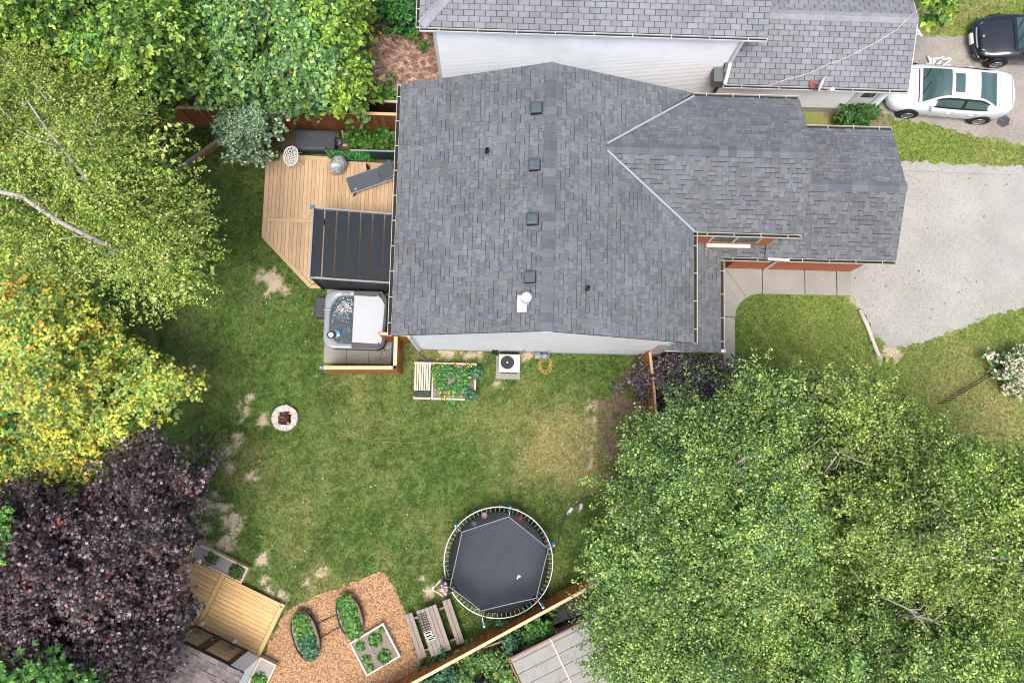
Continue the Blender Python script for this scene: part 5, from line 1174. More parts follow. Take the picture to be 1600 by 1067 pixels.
for i in range(8):
    a = S0+d1*(.15+i*.36)-d2*.10; c_ = a+d1*.34; o2 = -d2*.42
    b = MB(); z1_, z0_ = 1.0, .02; b.add([(a.x,a.y,z1_),(c_.x,c_.y,z1_),(c_.x+o2.x,c_.y+o2.y,z0_),(a.x+o2.x,a.y+o2.y,z0_),(a.x,a.y,z1_-.03),(c_.x,c_.y,z1_-.03),(c_.x+o2.x,c_.y+o2.y,z0_-.015),(a.x+o2.x,a.y+o2.y,z0_-.015)], [(0,3,2,1),(4,5,6,7),(0,1,5,4),(1,2,6,5),(2,3,7,6),(3,0,4,7)]); b.build('sheet', m_sheet, LT)
b = MB(); q0, q1 = P(720,1024,.9), P(960,940,.9); b.beam(q0,q1,.05,.05); 
for t in (0,.33,.66,1): p = q0.lerp(q1,t); b.beam((p.x,p.y,0),(p.x,p.y,.9),.05,.05)
tag(b.build('old_rail', m_greywood), 'old dark rail running between the garden fence and shed', 'rail')
# small platform glimpsed in the tree, bottom right
p = P(1385,1030,1.0); TP = thing('wooden_platform', 'small weathered wooden crate glimpsed through gap in right tree', 'crate', (p.x,p.y,0))
for i in range(6):
    if i in (3,): continue
    mb = MB(); mb.box((0,0,0),(1.0,.15,.03)); link('plank', mb.mesh('plank', m_greywood), TP, loc=(p.x,p.y-.42+i*.17,1.0), rot=(0,0,.5*0))
for sx in (-1,1):
    b = MB(); b.beam((p.x+sx*.45,p.y-.5,.94),(p.x+sx*.45,p.y+.5,.94),.08,.08); b.build('bearer', m_greywood, TP)
    for sy in (-1,1):
        b = MB(); b.box((p.x+sx*.45,p.y+sy*.45,.45),(.08,.08,.9)); b.build('leg', m_greywood, TP)

# ---------------------------------------------------------------- brick patio next door
BP = thing('brick_patio', 'old red brick patio with moss behind the white neighbour house', 'patio', (-4.2,14.8,0))
poly = ccw([(-6.6,18.6),(-2.32,18.6),(-2.26,12.5),(-5.2,12.4),(-6.6,14)]); yaw = math.radians(-19); bricks = []
for r_ in range(-60,60):
    for c_ in range(-40,40):
        x_, y_ = rot2(c_*.225+(.11 if r_ % 2 else 0), r_*.094, yaw); x_ -= 4.2; y_ += 15
        if inside(np.array([x_]), np.array([y_]), poly)[0]: bricks.append((x_,y_))
bricks.sort(key=lambda q: abs(q[1]-14.2)+abs(q[0]+3.6)*.7)
mbk = MB(); mbk.box((0,0,0),(.212,.084,.06)); me_b = mbk.mesh('brick', m_brick_o); rest = MB()
for i, (x_,y_) in enumerate(bricks):
    z_ = .015+random.uniform(-.008,.01); a_ = yaw+random.gauss(0,.03)
    if i < 300: link('brick', me_b, BP, loc=(x_,y_,z_), rot=(random.gauss(0,.02),random.gauss(0,.02),a_))
    else: k = random.uniform(.6,1.3); rest.box((x_,y_,z_),(.212,.084,.06), a=a_, col=tuple(v*k for v in S(128,84,70)[:3])+(1,))
rest.build('bricks', M('old_bricks', (1,1,1,1), .9, .25, 9, attr=True), BP, kind='stuff')
b = MB(); b.add([(x_,y_,.016) for x_, y_ in poly], [tuple(range(len(poly)))]); b.build('sand_joint', M('mossy_joint', S(92,84,64), .95, .35, 6, col2=S(70,84,44)), BP)
# a stray flagstone next to the vines
p = P(620,18,.1); b = MB(); b.prism([(p.x-.3,p.y+.1),(p.x+.1,p.y+.22),(p.x+.25,p.y-.2),(p.x-.3,p.y-.15)], .05, .12); tag(b.build('flagstone', M('pink_grey_stone', S(170,140,132), .85, .15, 8)), 'loose pinkish flagstone under vines on the brick patio', 'stone')
# ================================================================ VEHICLES
def lerp_tab(tab, t):
    for (a, va), (c, vc) in zip(tab[:-1], tab[1:]):
        if t <= c: f = (t-a)/(c-a); f = f*f*(3-2*f); return va+(vc-va)*f
    return tab[-1][1]
def car(name, label, loc, yaw, paint, L, Wd, top, wid, gh, roofz, sunroof=False, plate=False, dark_trim=False, indicator=False):
    T = thing(name, label, 'car', loc, yaw); W2 = Wd/2
    X = lambda t: L/2-t*L
    prof = [(0,.0),(.84,0.0),(.955,.10),(1.0,.40),(.99,.66),(.955,.84),(.88,.945),(.74,1.0),(.4,1.025),(0,1.03)]
    rings = []
    ts = [0,.012,.03,.055,.085,.12,.16,.2,.24,.28,.34,.42,.5,.58,.66,.74,.8,.85,.9,.935,.96,.98,.992,1]
    for t in ts:
        w_ = W2*lerp_tab(wid, t); zt = lerp_tab(top, t); zb = .2+.12*max(0,(t-.93)/.07)+.06*max(0,(.05-t)/.05)
        h = [(w_*fy, zb+(zt-zb)*fz) for fy, fz in prof[1:-1]]
        rings.append([(X(t),0,zb)]+[(X(t),y,z) for y,z in h]+[(X(t),0,zb+(zt-zb)*1.03)]+[(X(t),-y,z) for y,z in h[::-1]])
    b = MB(); b.loft(rings); body = b.build('body', paint, T, local=True, smooth=True)
    sub = body.modifiers.new('sub','SUBSURF'); sub.levels = 1; sub.render_levels = 2
    a0, a1, a2, a3 = gh; belt = lambda t: lerp_tab(top, t)-.005
    nt, ns, ntp = 48, 6, 16; grid = []
    for i in range(nt+1):
        t = a0+(a3-a0)*i/nt; bl = belt(t)
        if t < a1: f = (t-a0)/(a1-a0); f = math.sin(f*PI/2)**1.15
        elif t > a2: f = (a3-t)/(a3-a2); f = math.sin(f*PI/2)**1.1
        else: f = 1+.03*math.sin((t-a1)/(a2-a1)*PI)
        tz = bl+(roofz-bl)*f; bh = W2*.89*(1-.05*abs(2*(t-a0)/(a3-a0)-1)**2); rh = bh*(.95-.25*min(1,f)); row = []
        for k in range(ns+1):
            q = k/ns; row.append((bh+(rh-bh)*q**1.15, bl+(tz-.055*f-bl)*q))
        for k in range(1, ntp//2+1):
            q = k/(ntp//2); row.append((rh*(1-q), tz-.055*f+.055*f*(1-(1-q)**2.4)))
        full = row+[(-y,z) for y, z in row[:-1][::-1]]
        grid.append([(X(t),y,z) for y, z in full])
    m_ = len(grid[0]); tm = lambda i: a0+(a3-a0)*(i+.5)/nt
    groups = {}
    for i in range(nt):
        for j in range(m_-1):
            jj_ = min(j, m_-2-j); side = 0 if j < m_/2 else 1; t = tm(i); g = 'roof'
            if jj_ >= ns:
                c_ = (jj_-ns+.5)/(ntp/2)
                if t < a1-.006 and t > a0+.012 and c_ > .10: g = 'windshield'
                elif t > a2+.012 and t < a3-.012 and c_ > .12: g = 'rear_window'
                elif sunroof and a1+.03 < t < a1+.105 and c_ > .42: g = 'sunroof'
            elif 1 <= jj_ < ns-1:
                mid = (a1+a2)/2+.015
                if a0+.55*(a1-a0) < t < mid-.008: g = 'front_side_window.%d' % side
                elif mid+.008 < t < a3-.45*(a3-a2): g = 'rear_side_window.%d' % side
                elif mid-.009 < t < mid+.009: g = 'window_trim.%d' % side
            if g == 'roof' and jj_ < ns and jj_ in (0,ns-1) and a0+.5*(a1-a0) < t < a3-.42*(a3-a2): g = 'window_trim.%d' % side
            groups.setdefault(g, []).append((i,j))
    for g, fl in groups.items():
        idx = {}; vs_ = []; fs = []
        for i, j in fl:
            f = []
            for a, c_ in ((i,j),(i,j+1),(i+1,j+1),(i+1,j)):
                if (a,c_) not in idx: idx[(a,c_)] = len(vs_); vs_.append(grid[a][c_])
                f.append(idx[(a,c_)])
            fs.append(tuple(f))
        b = MB(); b.add(vs_, fs); nm = g.split('.')[0]; b.build(nm, paint if g == 'roof' else m_pipe_black if 'trim' in g else m_ncglass, T if g == 'roof' or 1 else T, local=True, smooth=True)
    wr = .325
    for tx in (.19,.775):
        for s_ in (-1,1):
            yo = s_*(W2-.0)
            b = MB(); b.tube([(X(tx),yo-s_*.2,wr+.02),(X(tx),yo+s_*.006,wr+.02)], wr+.06, 28); b.build('wheel_arch', m_pipe_black, T, local=True)
            b = MB()
            pr = [(.2,-.19),(wr-.03,-.2),(wr,-.17),(wr,-.03),(wr-.03,.012),(.22,.016),(.215,-.02)]
            rg = [[(X(tx)+r*math.cos(2*PI*j/30), yo+s_*z_, wr+r*math.sin(2*PI*j/30)) for j in range(30)] for r, z_ in pr]
            b.loft(rg, True, True); wh = b.build('wheel', m_rubber, T, local=True)
            b = MB(); b.tube([(X(tx)+.2*math.cos(2*PI*j/28), yo+s_*.012, wr+.2*math.sin(2*PI*j/28)) for j in range(28)], .022, 6, closed=True)
            for k in range(5):
                for d_ in (-.16,.16):
                    a = 2*PI*k/5+.3; b.beam((X(tx)+.03*math.cos(a),yo+s_*.02,wr+.03*math.sin(a)),(X(tx)+.2*math.cos(a+d_),yo+s_*.016,wr+.2*math.sin(a+d_)),.02,.03,up=(0,1,0))
            b.tube([(X(tx),yo-.01*s_,wr),(X(tx),yo+s_*.03,wr)], .045, 12); b.build('rim', m_rim, wh, local=True)
    # lamps, grille, seams, mirrors
    m_lamp = bpy.data.materials.get('headlamp_lens') or M('headlamp_lens', S(214,214,206), .08, .1, 30, spec=.8)
    m_tail = bpy.data.materials.get('red_lens') or M('red_lens', S(170,30,30), .15, .1, 30)
    def surf(t, yf):   # point on body top surface
        w_ = W2*lerp_tab(wid,t); zt = lerp_tab(top,t); a = abs(yf); fz = 1.03-.03*(a/.74)**2 if a < .74 else 1.0-(a-.74)/.26*.5
        return Vector((X(t), w_*yf, .2+(zt-.2)*fz))
    for s_ in (-1,1):
        b = MB(); q = [surf(.022,s_*.62)+Vector((.012,0,-.05)), surf(.03,s_*.85)+Vector((.012,s_*.01,-.02)), surf(.10,s_*.93)+Vector((0,s_*.012,.02)), surf(.075,s_*.78)+Vector((0,0,.02)), surf(.045,s_*.66)+Vector((0,0,.02))]
        lo = [p-Vector((0,0,.05)) for p in q]; n = len(q)
        fs = [tuple(range(n)), tuple(range(2*n-1,n-1,-1))]+[(k,n+k,n+(k+1) % n,(k+1) % n) for k in range(n)]
        b.add(q+lo, fs); hl = b.build('headlight', m_lamp, T, local=True)
        if indicator:
            b = MB(); b.box(surf(.098,s_*.95)+Vector((0,s_*.015,.0)), (.14,.03,.07)); b.build('indicator', M('amber_lens', S(220,110,40), .2) if 'amber_lens' not in bpy.data.materials else bpy.data.materials['amber_lens'], hl, local=True)
        b = MB(); b.box(surf(.975,s_*.86)+Vector((0,s_*.015,-.09)), (.12,.1,.12)); b.build('taillight', m_tail, T, local=True, bevel=.02)
        b = MB(); p = grid[6][1]; b.ball((p[0]-.05,s_*(abs(p[1])+.11),p[2]+.05),(.07,.1,.07),10,6); b.tube([(p[0]-.05,s_*abs(p[1]),p[2]),(p[0]-.05,s_*(abs(p[1])+.08),p[2]+.03)], .03, 6); b.build('mirror', paint, T, local=True, smooth=True)
        for tx in (.33,.51,.70):
            b = MB(); w_ = W2*lerp_tab(wid,tx); b.beam((X(tx),s_*(w_*1.003),.36),(X(tx),s_*(w_*.972),lerp_tab(top,tx)-.10),.008,.006,up=(1,0,0)); b.build('door_seam', m_pipe_black, T, local=True)
        for tx in (.475,.655):
            w_ = W2*lerp_tab(wid,tx); b = MB(); b.box((X(tx),s_*(w_*.995+.012),.78),(.17,.03,.025)); b.build('door_handle', paint, T, local=True, bevel=.006)
    b = MB(); b.tube([surf(a3+.012,y)+Vector((0,0,.004)) for y in np.linspace(-.72,.72,9)], .005, 4); b.tube([surf(.955,y)+Vector((0,0,.003)) for y in np.linspace(-.72,.72,9)], .005, 4); b.build('trunk_seam', m_pipe_black, T, local=True)
    # windscreen surround, hood seam, grille, lower intake, wipers
    b = MB(); pp = [surf(a0-.012,y) + Vector((0,0,.008)) for y in np.linspace(-.80,.80,11)]; b.tube(pp, .018, 5); b.build('cowl', m_pipe_black, T, local=True)
    for s_ in (-1,1):
        b = MB(); b.tube([surf(t,s_*(.72+.04*(t<.1)))+Vector((0,0,.002)) for t in np.linspace(.06,a0-.02,8)], .005, 4); b.build('hood_seam', m_pipe_black, T, local=True)
    for s_ in (-1,1):
        b = MB(); q0 = grid[2][int(m_*.5)]; yb = .1+s_*.25; b.tube([(grid[1][0][0],yb,grid[2][m_//2][2]+.02),(grid[5][0][0],yb-.42,grid[5][m_//2][2]+.012)], .01, 4); b.build('wiper', m_pipe_black, T, local=True)
    b = MB(); b.box((X(.004)+.005,0,.52),(.05,Wd*.34,.10)); b.build('grille', m_pipe_black, T, local=True, bevel=.02)
    b = MB(); b.box((X(.006)+.01,0,.31),(.06,Wd*.55,.10)); b.build('lower_intake', m_pipe_black, T, local=True, bevel=.02)
    b = MB(); b.lathe([(.045,0),(.04,.012),(.005,.014)], tuple(surf(.05,0)+Vector((0,0,.0))), 14); b.build('badge', m_metal, T, local=True)
    if dark_trim:
        b = MB(); b.tube([surf(.010,y)+Vector((.02-.06*abs(y)**2,0,.0)) for y in np.linspace(-.62,.62,9)], .03, 6); b.build('chrome_strip', m_metal, T, local=True)
        b = MB(); b.tube([(X(.0)+.03-.22*abs(y)**3,y*W2*.9,.48) for y in np.linspace(-1,1,13)], .07, 8); b.build('bumper', paint, T, local=True, smooth=True)
    if plate:
        b = MB(); b.box((X(0)+.11,0,.5),(.10,.40,.13)); b.build('number_plate', m_white, T, local=True)
    b = MB(); b.box((X(1)-.005,0,.8),(.03,.42,.12)); b.build('rear_plate', m_white, T, local=True)
    return T
m_wpaint = M('white_car_paint', S(200,202,204), .25, .01, 3, spec=.5, coat=.6); m_kpaint = M('black_car_paint', S(20,24,30), .22, .1, 3, spec=.5, coat=.9)
car('white_sedan', 'white sedan with sunroof parked beside the neighbour garage', (16.16,13.36,0), math.radians(176.6), m_wpaint, 4.48, 1.82,
    [(0,.52),(.02,.64),(.07,.72),(.27,.94),(.4,.95),(.7,.97),(.82,1.04),(.95,1.08),(.985,1.0),(1,.82)], [(0,.46),(.02,.70),(.06,.86),(.14,.96),(.3,1),(.7,1),(.86,.96),(.95,.84),(1,.58)], (.235,.44,.66,.845), 1.41, sunroof=True)
car('black_car', 'black older car with wet shiny hood at the top right corner', (19.45,15.48,0), math.radians(181), m_kpaint, 4.5, 1.76,
    [(0,.55),(.02,.68),(.07,.77),(.28,.96),(.4,.96),(.7,.98),(.82,1.03),(.95,1.04),(.985,.98),(1,.8)], [(0,.64),(.02,.78),(.06,.90),(.14,.97),(.3,1),(.7,1),(.88,.97),(.96,.88),(1,.72)], (.285,.43,.66,.84), 1.42, plate=True, dark_trim=True, indicator=True)
# flat dark grey patches on the gravel behind the sedan
for i, pp in enumerate((((1572,180),(1578,186),(1576,196),(1566,199),(1557,193),(1560,186)), ((1578,134),(1586,136),(1586,142),(1578,144)))):
    q = [P(*a,.02) for a in pp]; b = MB(); b.prism([(a.x,a.y) for a in q], .012, .022); tag(b.build('dark_patch', M('dark_grey_patch', S(66,70,76), .9, .2, 20) if i == 0 else bpy.data.materials['dark_grey_patch']), ('larger','smaller')[i]+' dark patch on gravel behind the white sedan', 'patch', kind='structure')
# white tubular frame lying on the gravel
c = P(1466,98,.1); WF = thing('white_pipe_frame', 'white bent pipe frame lying on gravel between the two cars', 'frame', (c.x,c.y,0))
for pts in (((1450,88),(1453,95),(1456,104)), ((1453,93),(1466,92),(1475,89)), ((1485,91),(1484,95),(1474,103),(1466,110)), ((1472,94),(1485,91)), ((1444,103),(1452,100))):
    b = MB(); b.tube([P(*q,.12) for q in pts], .045, 8); b.build('pipe', m_white, WF, smooth=True)
b = MB(); q = [P(*a,.14) for a in ((1462,101),(1470,94),(1472,94),(1469,101))]; b.prism([(a.x,a.y) for a in q], .1, .16); b.build('plate', m_white, WF, bevel=.02)

# ================================================================ PERSON standing at the trampoline with a controller
PX, PY, PA_ = -1.49, -4.44, math.radians(190)
PE = thing('person', 'person in navy shirt facing left, holding a controller beside the trampoline', 'person', (PX,PY,0), PA_)
def skinned(name, verts, edges, radii, mat, parent, lv=2):
    me = bpy.data.meshes.new(name); me.from_pydata(verts, edges, []); me.materials.append(mat)
    o = bpy.data.objects.new(name, me); C.objects.link(o); o.parent = parent
    sk = o.modifiers.new('skin','SKIN'); sk.use_smooth_shade = True
    for i, r in enumerate(radii):
        sv_ = me.skin_vertices[0].data[i]; sv_.radius = r if hasattr(r,'__len__') else (r,r); sv_.use_root = (i == 0)
    su = o.modifiers.new('sub','SUBSURF'); su.levels = 1; su.render_levels = lv
    return o
# x forward, y left; arms reach forward and inward to the controller
V_ = [(0,0,.94),(0,0,1.12),(.02,0,1.32),(.03,0,1.44),(.06,0,1.52),(.09,0,1.60),(.10,0,1.70),
      (.02,.19,1.40),(.10,.27,1.16),(.30,.12,1.10),(.36,.06,1.11),
      (.02,-.19,1.40),(.10,-.27,1.16),(.30,-.12,1.10),(.36,-.06,1.11),
      (0,.10,.88),(.02,.11,.50),(0,.11,.09),(.13,.13,.035),
      (0,-.10,.88),(-.01,-.12,.50),(-.04,-.12,.09),(.09,-.14,.035)]
E_ = [(0,1),(1,2),(2,3),(3,4),(4,5),(5,6),(3,7),(7,8),(8,9),(9,10),(3,11),(11,12),(12,13),(13,14),(0,15),(15,16),(16,17),(17,18),(0,19),(19,20),(20,21),(21,22)]
R_ = [(.15,.12),(.14,.11),(.16,.12),(.10,.09),.055,(.085,.09),(.08,.085),.065,.046,.034,.03,.065,.046,.034,.03,.085,.058,.042,.035,.085,.058,.042,.035]
bd = skinned('body', V_, E_, R_, m_skin, PE)
sh = skinned('shirt', [V_[0],V_[1],V_[2],(.03,0,1.43),V_[7],(.07,.24,1.24),V_[11],(.07,-.24,1.24)], [(0,1),(1,2),(2,3),(3,4),(4,5),(3,6),(6,7)], [(.175,.14),(.165,.13),(.185,.14),(.13,.11),.085,.07,.085,.07], m_navy, PE)
st = skinned('shorts', [(0,0,.94),(0,.10,.86),(.015,.115,.55),(0,-.10,.86),(-.005,-.12,.55)], [(0,1),(1,2),(0,3),(3,4)], [(.17,.135),.105,.085,.105,.085], M('dark_shorts', S(50,52,60), .85), PE)
b = MB(); b.tube([(.19,0,1.63),(.215,0,1.605),(.205,0,1.59)], [.008,.016,.012], 8); b.build('nose', m_skin, PE, local=True, smooth=True)
for s_ in (-1,1):
    b = MB(); b.ball((.09,s_*.088,1.63),(.025,.012,.034),8,6); b.build('ear', m_skin, PE, local=True, smooth=True)
    b = MB(); b.ball((.172,s_*.034,1.645),(.012,.014,.01),8,6); b.build('eye', m_white, PE, local=True, smooth=True)
    b = MB(); b.box((0,0,.0),(.26,.095,.07)); b.build('shoe', m_pipe_black, PE, local=True, bevel=.03).location = ((.05 if s_ > 0 else .01), s_*.125, .035)
    # palm and fingers closing on the controller
    palm = Vector((.385,s_*.085,1.11)); hb = MB(); hb.ball(palm,(.05,.02,.042),10,6); hand = hb.build('hand', m_skin, PE, local=True, smooth=True)
    for k in range(4):
        z_ = 1.145-.023*k; ln = (.95,1.05,1.0,.8)[k]; f = MB(); f.tube([palm+Vector((.035,0,z_-1.11)), (palm.x+.035+.035*ln,palm.y-s_*.012,z_), (palm.x+.03+.045*ln,palm.y-s_*.04,z_-.004)], [.009,.0085,.007], 6); f.build('finger', m_skin, hand, local=True, smooth=True)
    f = MB(); f.tube([palm+Vector((-.02,-s_*.01,.03)), palm+Vector((.0,-s_*.035,.055)), palm+Vector((.02,-s_*.05,.05))], [.011,.01,.008], 6); f.build('thumb', m_skin, hand, local=True, smooth=True)
b = MB(); b.tube([(.176,-.02,1.57),(.18,0,1.567),(.176,.02,1.57)], .006, 6); b.build('mouth', M('lip', S(180,100,96), .5), PE, local=True)
b = MB(); b.tube([(.0,s,z) for s, z in ((-.082,1.62),(-.075,1.68))], .015, 6); hr = [(-.0+.088*math.cos(a),.088*math.sin(a),1.64) for a in np.linspace(PI*.55,PI*1.45,12)]
b = MB(); b.tube([(.085+.096*math.cos(a),.094*math.sin(a),1.625) for a in np.linspace(PI*.6,PI*1.4,12)], [.012]+[.022]*10+[.012], 7); b.build('hair', M('grey_hair', S(150,136,128), .8), PE, local=True, smooth=True)
q = rot2(.405,0,PA_); CT = thing('controller', 'small grey handheld controller with bright screen in the hands of person', 'controller', (PX+q[0],PY+q[1],1.09), PA_)
b = MB(); b.box((0,0,.0),(.10,.14,.035)); b.build('case', m_darkgrey, CT, local=True, bevel=.012)
b = MB(); b.box((.02,0,.03),(.075,.13,.012)); b.build('screen', M('pale_screen', S(190,205,210), .15), CT, local=True)
for s_ in (-1,1):
    b = MB(); b.tube([(-.02,s_*.04,.018),(-.02,s_*.04,.035)], .008, 6); b.build('stick', m_metal, CT, local=True)
# ================================================================ TREES AND PLANTS
def leaf_cloud(cen, nor, size, cols, shape='leaf'):
    """oriented leaves: cen (n,3), nor (n,3), size (n,), cols (n,3) -> polygons"""
    n = len(cen); nor = nor/np.linalg.norm(nor,axis=1,keepdims=True)
    r = rng.normal(size=(n,3)); d = r-nor*(r*nor).sum(1,keepdims=True); d /= np.linalg.norm(d,axis=1,keepdims=True); s = np.cross(nor,d)
    L = size[:,None]
    if shape == 'leaf':
        V = np.stack([cen-d*L*.5, cen-d*L*.05+s*L*.28+nor*L*.07, cen+d*L*.5-nor*L*.06, cen-d*L*.05-s*L*.28+nor*L*.07], 1); return V, cols
    if shape == 'maple':     # five pointed lobes as three crossing blades
        out = []
        for a, k in ((0,1.0),(1.05,.85),(-1.05,.85)):
            dd = d*math.cos(a)+s*math.sin(a); ss = np.cross(nor,dd)
            out.append(np.stack([cen-d*L*.18, cen+dd*L*.2*k+ss*L*.13, cen+dd*L*.56*k-nor*L*.08, cen+dd*L*.2*k-ss*L*.13], 1))
        return np.concatenate(out), np.concatenate([cols]*3)
def pick(pal, n):
    w_ = np.array([p[1] for p in pal],float); idx = rng.choice(len(pal), n, p=w_/w_.sum()); return np.array([p[0][:3] for p in pal])[idx]
def crown(outline, ztop, zedge, ncl, rcl, per, lsize, pal, shape='leaf', clumpcol=.25, holes=(), under=.12, up=.75, flat=.75, gaps=.37, sprays=7, spray_w=.2, droop=.25, slen=1.45):
    """leaf clumps filling a dome whose plan follows the crown's outline as surveyed from the photograph"""
    pl = np.array(outline,float); x0, y0 = pl.min(0); x1, y1 = pl.max(0); pts = []
    dm = None; cand_x = rng.uniform(x0,x1,20000); cand_y = rng.uniform(y0,y1,20000); ok = inside(cand_x,cand_y,outline); cand_x, cand_y = cand_x[ok], cand_y[ok]
    de = dist_edge(cand_x,cand_y,outline); dmax = np.percentile(de,97)
    ok = de > rcl[0]*50*.8; cand_x, cand_y, de = cand_x[ok], cand_y[ok], de[ok]
    lob = fbm(cand_x/95+ztop*7.1, cand_y/95+zedge*3.3, 3)
    ok = (fbm(cand_x/46+ztop, cand_y/46+zedge*5, 2) > gaps) | (de < 18); cand_x, cand_y, de, lob = cand_x[ok], cand_y[ok], de[ok], lob[ok]
    taken = np.zeros((0,2)); sel = []; mind = math.sqrt(area2(outline)/ncl)*.62
    for i in range(len(cand_x)):
        if len(sel) >= ncl: break
        q = np.array([cand_x[i],cand_y[i]])
        if len(taken) and (np.hypot(taken[:,0]-q[0],taken[:,1]-q[1]) < mind).any(): continue
        if any(math.hypot(q[0]-h[0],q[1]-h[1]) < h[2] for h in holes): continue
        taken = np.vstack([taken,q]); sel.append(i)
    sel = np.array(sel); cx_, cy_, d_ = cand_x[sel], cand_y[sel], np.clip(de[sel]/dmax,0,1)
    z = zedge+(ztop-zedge)*np.sqrt(1-(1-d_)**2)+rng.normal(0,.3,len(sel))*min(1,(ztop-zedge)*.35)+(lob[sel]-.5)*(ztop-zedge)*1.1*d_
    r = rng.uniform(rcl[0],rcl[1],len(sel))*(.6+.4*np.clip(d_*2.5,0,1))
    cen = PV(cx_, cy_, z-r*.4)
    if under:
        k = rng.random(len(sel)) < under; c2 = cen[k].copy(); c2[:,2] -= rng.uniform(.8,2.2,k.sum())*min(1,(ztop-zedge)/3+.3); c2[:,2] = np.maximum(c2[:,2], .4); c2[:,:2] += rng.normal(0,.3,(k.sum(),2)); cen = np.vstack([cen,c2]); r = np.concatenate([r,r[k]*1.1])
    # inner layers: fewer, bigger leaves fill the shaded inside of the crown
    deep = np.flatnonzero(d_ > .3); c3 = cen[deep].copy(); ctr = cen.mean(0); c3[:,:2] = ctr[:2]+(c3[:,:2]-ctr[:2])*.9+rng.normal(0,.25,(len(c3),2)); c3[:,2] = np.maximum(.5, c3[:,2]-rng.uniform(.9,2.4,len(c3))*min(1,(ztop-zedge)/4+.25)); n1 = len(cen); cen = np.vstack([cen,c3]); r = np.concatenate([r,r[deep]*1.1])
    n = len(cen); fac = np.where(np.arange(n) < n1, 1.0, .24); cnt = np.maximum(6,(per*(r/np.mean(rcl))**2*fac).astype(int)); idx = np.repeat(np.arange(n),cnt); m = len(idx)
    # every clump is a handful of leafy sprays that reach out from the middle of the crown
    ns_ = sprays; cc0 = cen.mean(0); outw = cen-cc0; outw[:,2] *= .4; outw /= np.linalg.norm(outw,axis=1,keepdims=True)+1e-6
    sd_ = rng.normal(size=(n,ns_,3)); sd_[:,:,2] = np.abs(sd_[:,:,2])*.9-.15; sd_ = sd_/np.linalg.norm(sd_,axis=2,keepdims=True)+outw[:,None,:]*.55; sd_ /= np.linalg.norm(sd_,axis=2,keepdims=True)
    si = rng.integers(0,ns_,m); sdir = sd_[idx,si]; along = rng.random(m)**.75
    spos = cen[idx]+sdir*(r[idx]*along*slen)[:,None]*np.array([1.1,1.1,flat])
    wdt_ = r[idx]*spray_w*(1.15-.75*along)
    jit = rng.normal(size=(m,3))*wdt_[:,None]; jit[:,2] = np.abs(jit[:,2])*.5-.1*wdt_
    pos = spos+jit; pos[:,2] -= (along**2)*r[idx]*droop; pos[:,2] = np.maximum(pos[:,2],.15)
    nor = sdir*.45+np.array([0,0,up])+rng.normal(0,.5,(m,3)); nor[:,2] = np.abs(nor[:,2])+.1
    base = pick(pal, n*ns_)[idx*ns_+si]; base = np.where(rng.random((m,1)) < .5, base, pick(pal, n)[idx]); own = pick(pal, m); t = (rng.random((m,1)) < (1-clumpcol))*1.0
    col = (base*(1-t)*1.0+own*t)*rng.uniform(.6,1.5,(m,1))*rng.uniform(.72,1.25,(n,1))[idx]*(.72+.6*fbm(pos[:,0]*.7+3,pos[:,1]*.7+8,2))[:,None]
    V, cols = leaf_cloud(pos, nor, rng.uniform(lsize[0],lsize[1],m)*np.where(idx < n1, 1.0, 1.8), col, shape)
    return V, cols, cen[:n1], r[:n1]
def tree(name, label, outline, ztop, zedge, ncl, rcl, per, lsize, pal, base=None, bark=None, shape='leaf', mat=None, group=None, cat='tree', trunk_r=.16, limbs=14, twig=.02, extra=None, fork=.35, **kw):
    V, cols, cen, r = crown(outline, ztop, zedge, ncl, rcl, per, lsize, pal, shape, **kw)
    c0 = cen[:,:2].mean(0) if base is None else np.array(P(*base)[:2])
    T = thing(name, label, cat, (c0[0],c0[1],0), 0, group)
    V = V-np.array([c0[0],c0[1],0]); link('crown', poly_mesh('crown', V, mat or m_leaf, cols), T)
    tk = MB(); hz = max(.5,zedge*.75); cm = cen.mean(0); topc = Vector((cm[0],cm[1],ztop*.86))
    b0 = Vector((c0[0],c0[1],0)); mid = b0.lerp(topc,fork); tk.tube([b0-Vector((0,0,.05)), b0.lerp(topc,.15)+Vector((.05,.03,0)), mid, b0.lerp(topc,.7), topc], [trunk_r*1.2,trunk_r,trunk_r*.8,trunk_r*.5,trunk_r*.15], 9)
    to = tk.build('trunk', bark or m_bark, T, smooth=True)
    lm = MB(); pick_ = rng.choice(len(cen), min(limbs,len(cen)), replace=False)
    for i in pick_:
        e = Vector(cen[i])+Vector((0,0,r[i]*.1)); t = random.uniform(.18,.75); a = b0.lerp(topc,t); q = a.lerp(e,.5)+Vector((random.uniform(-.2,.2),random.uniform(-.2,.2),.25))
        rr0 = trunk_r*.42*(1.1-t); lm.tube([a,q,e,e+(e-q)*.25], [rr0,rr0*.65,max(twig,rr0*.25),twig*.4], 6)
    if extra:
        for pts, r0, r1 in extra:
            q = [P(*p) for p in pts]; q = [v+Vector((random.uniform(-.06,.06),random.uniform(-.06,.06),0)) for v in q]; rr_ = list(np.linspace(r0,r1,len(q))); lm.tube(q, rr_, 7)
            for k in range(1,len(q)):
                for _ in range(2):
                    a = q[k-1].lerp(q[k],random.random()); dv = (q[k]-q[k-1]).normalized()*.6+Vector((random.uniform(-1,1),random.uniform(-1,1),random.uniform(-.3,.4))); L_ = random.uniform(.3,.9); m1 = a+dv*L_*.5+Vector((random.uniform(-.1,.1),random.uniform(-.1,.1),.05)); lm.tube([a,m1,a+dv*L_], [.02,.014,.006], 5)
    lm.build('branch', bark or m_bark, T, smooth=True)
    return T
g = lambda r, g_, b_, k=1.0: S(r,g_,b_,k)
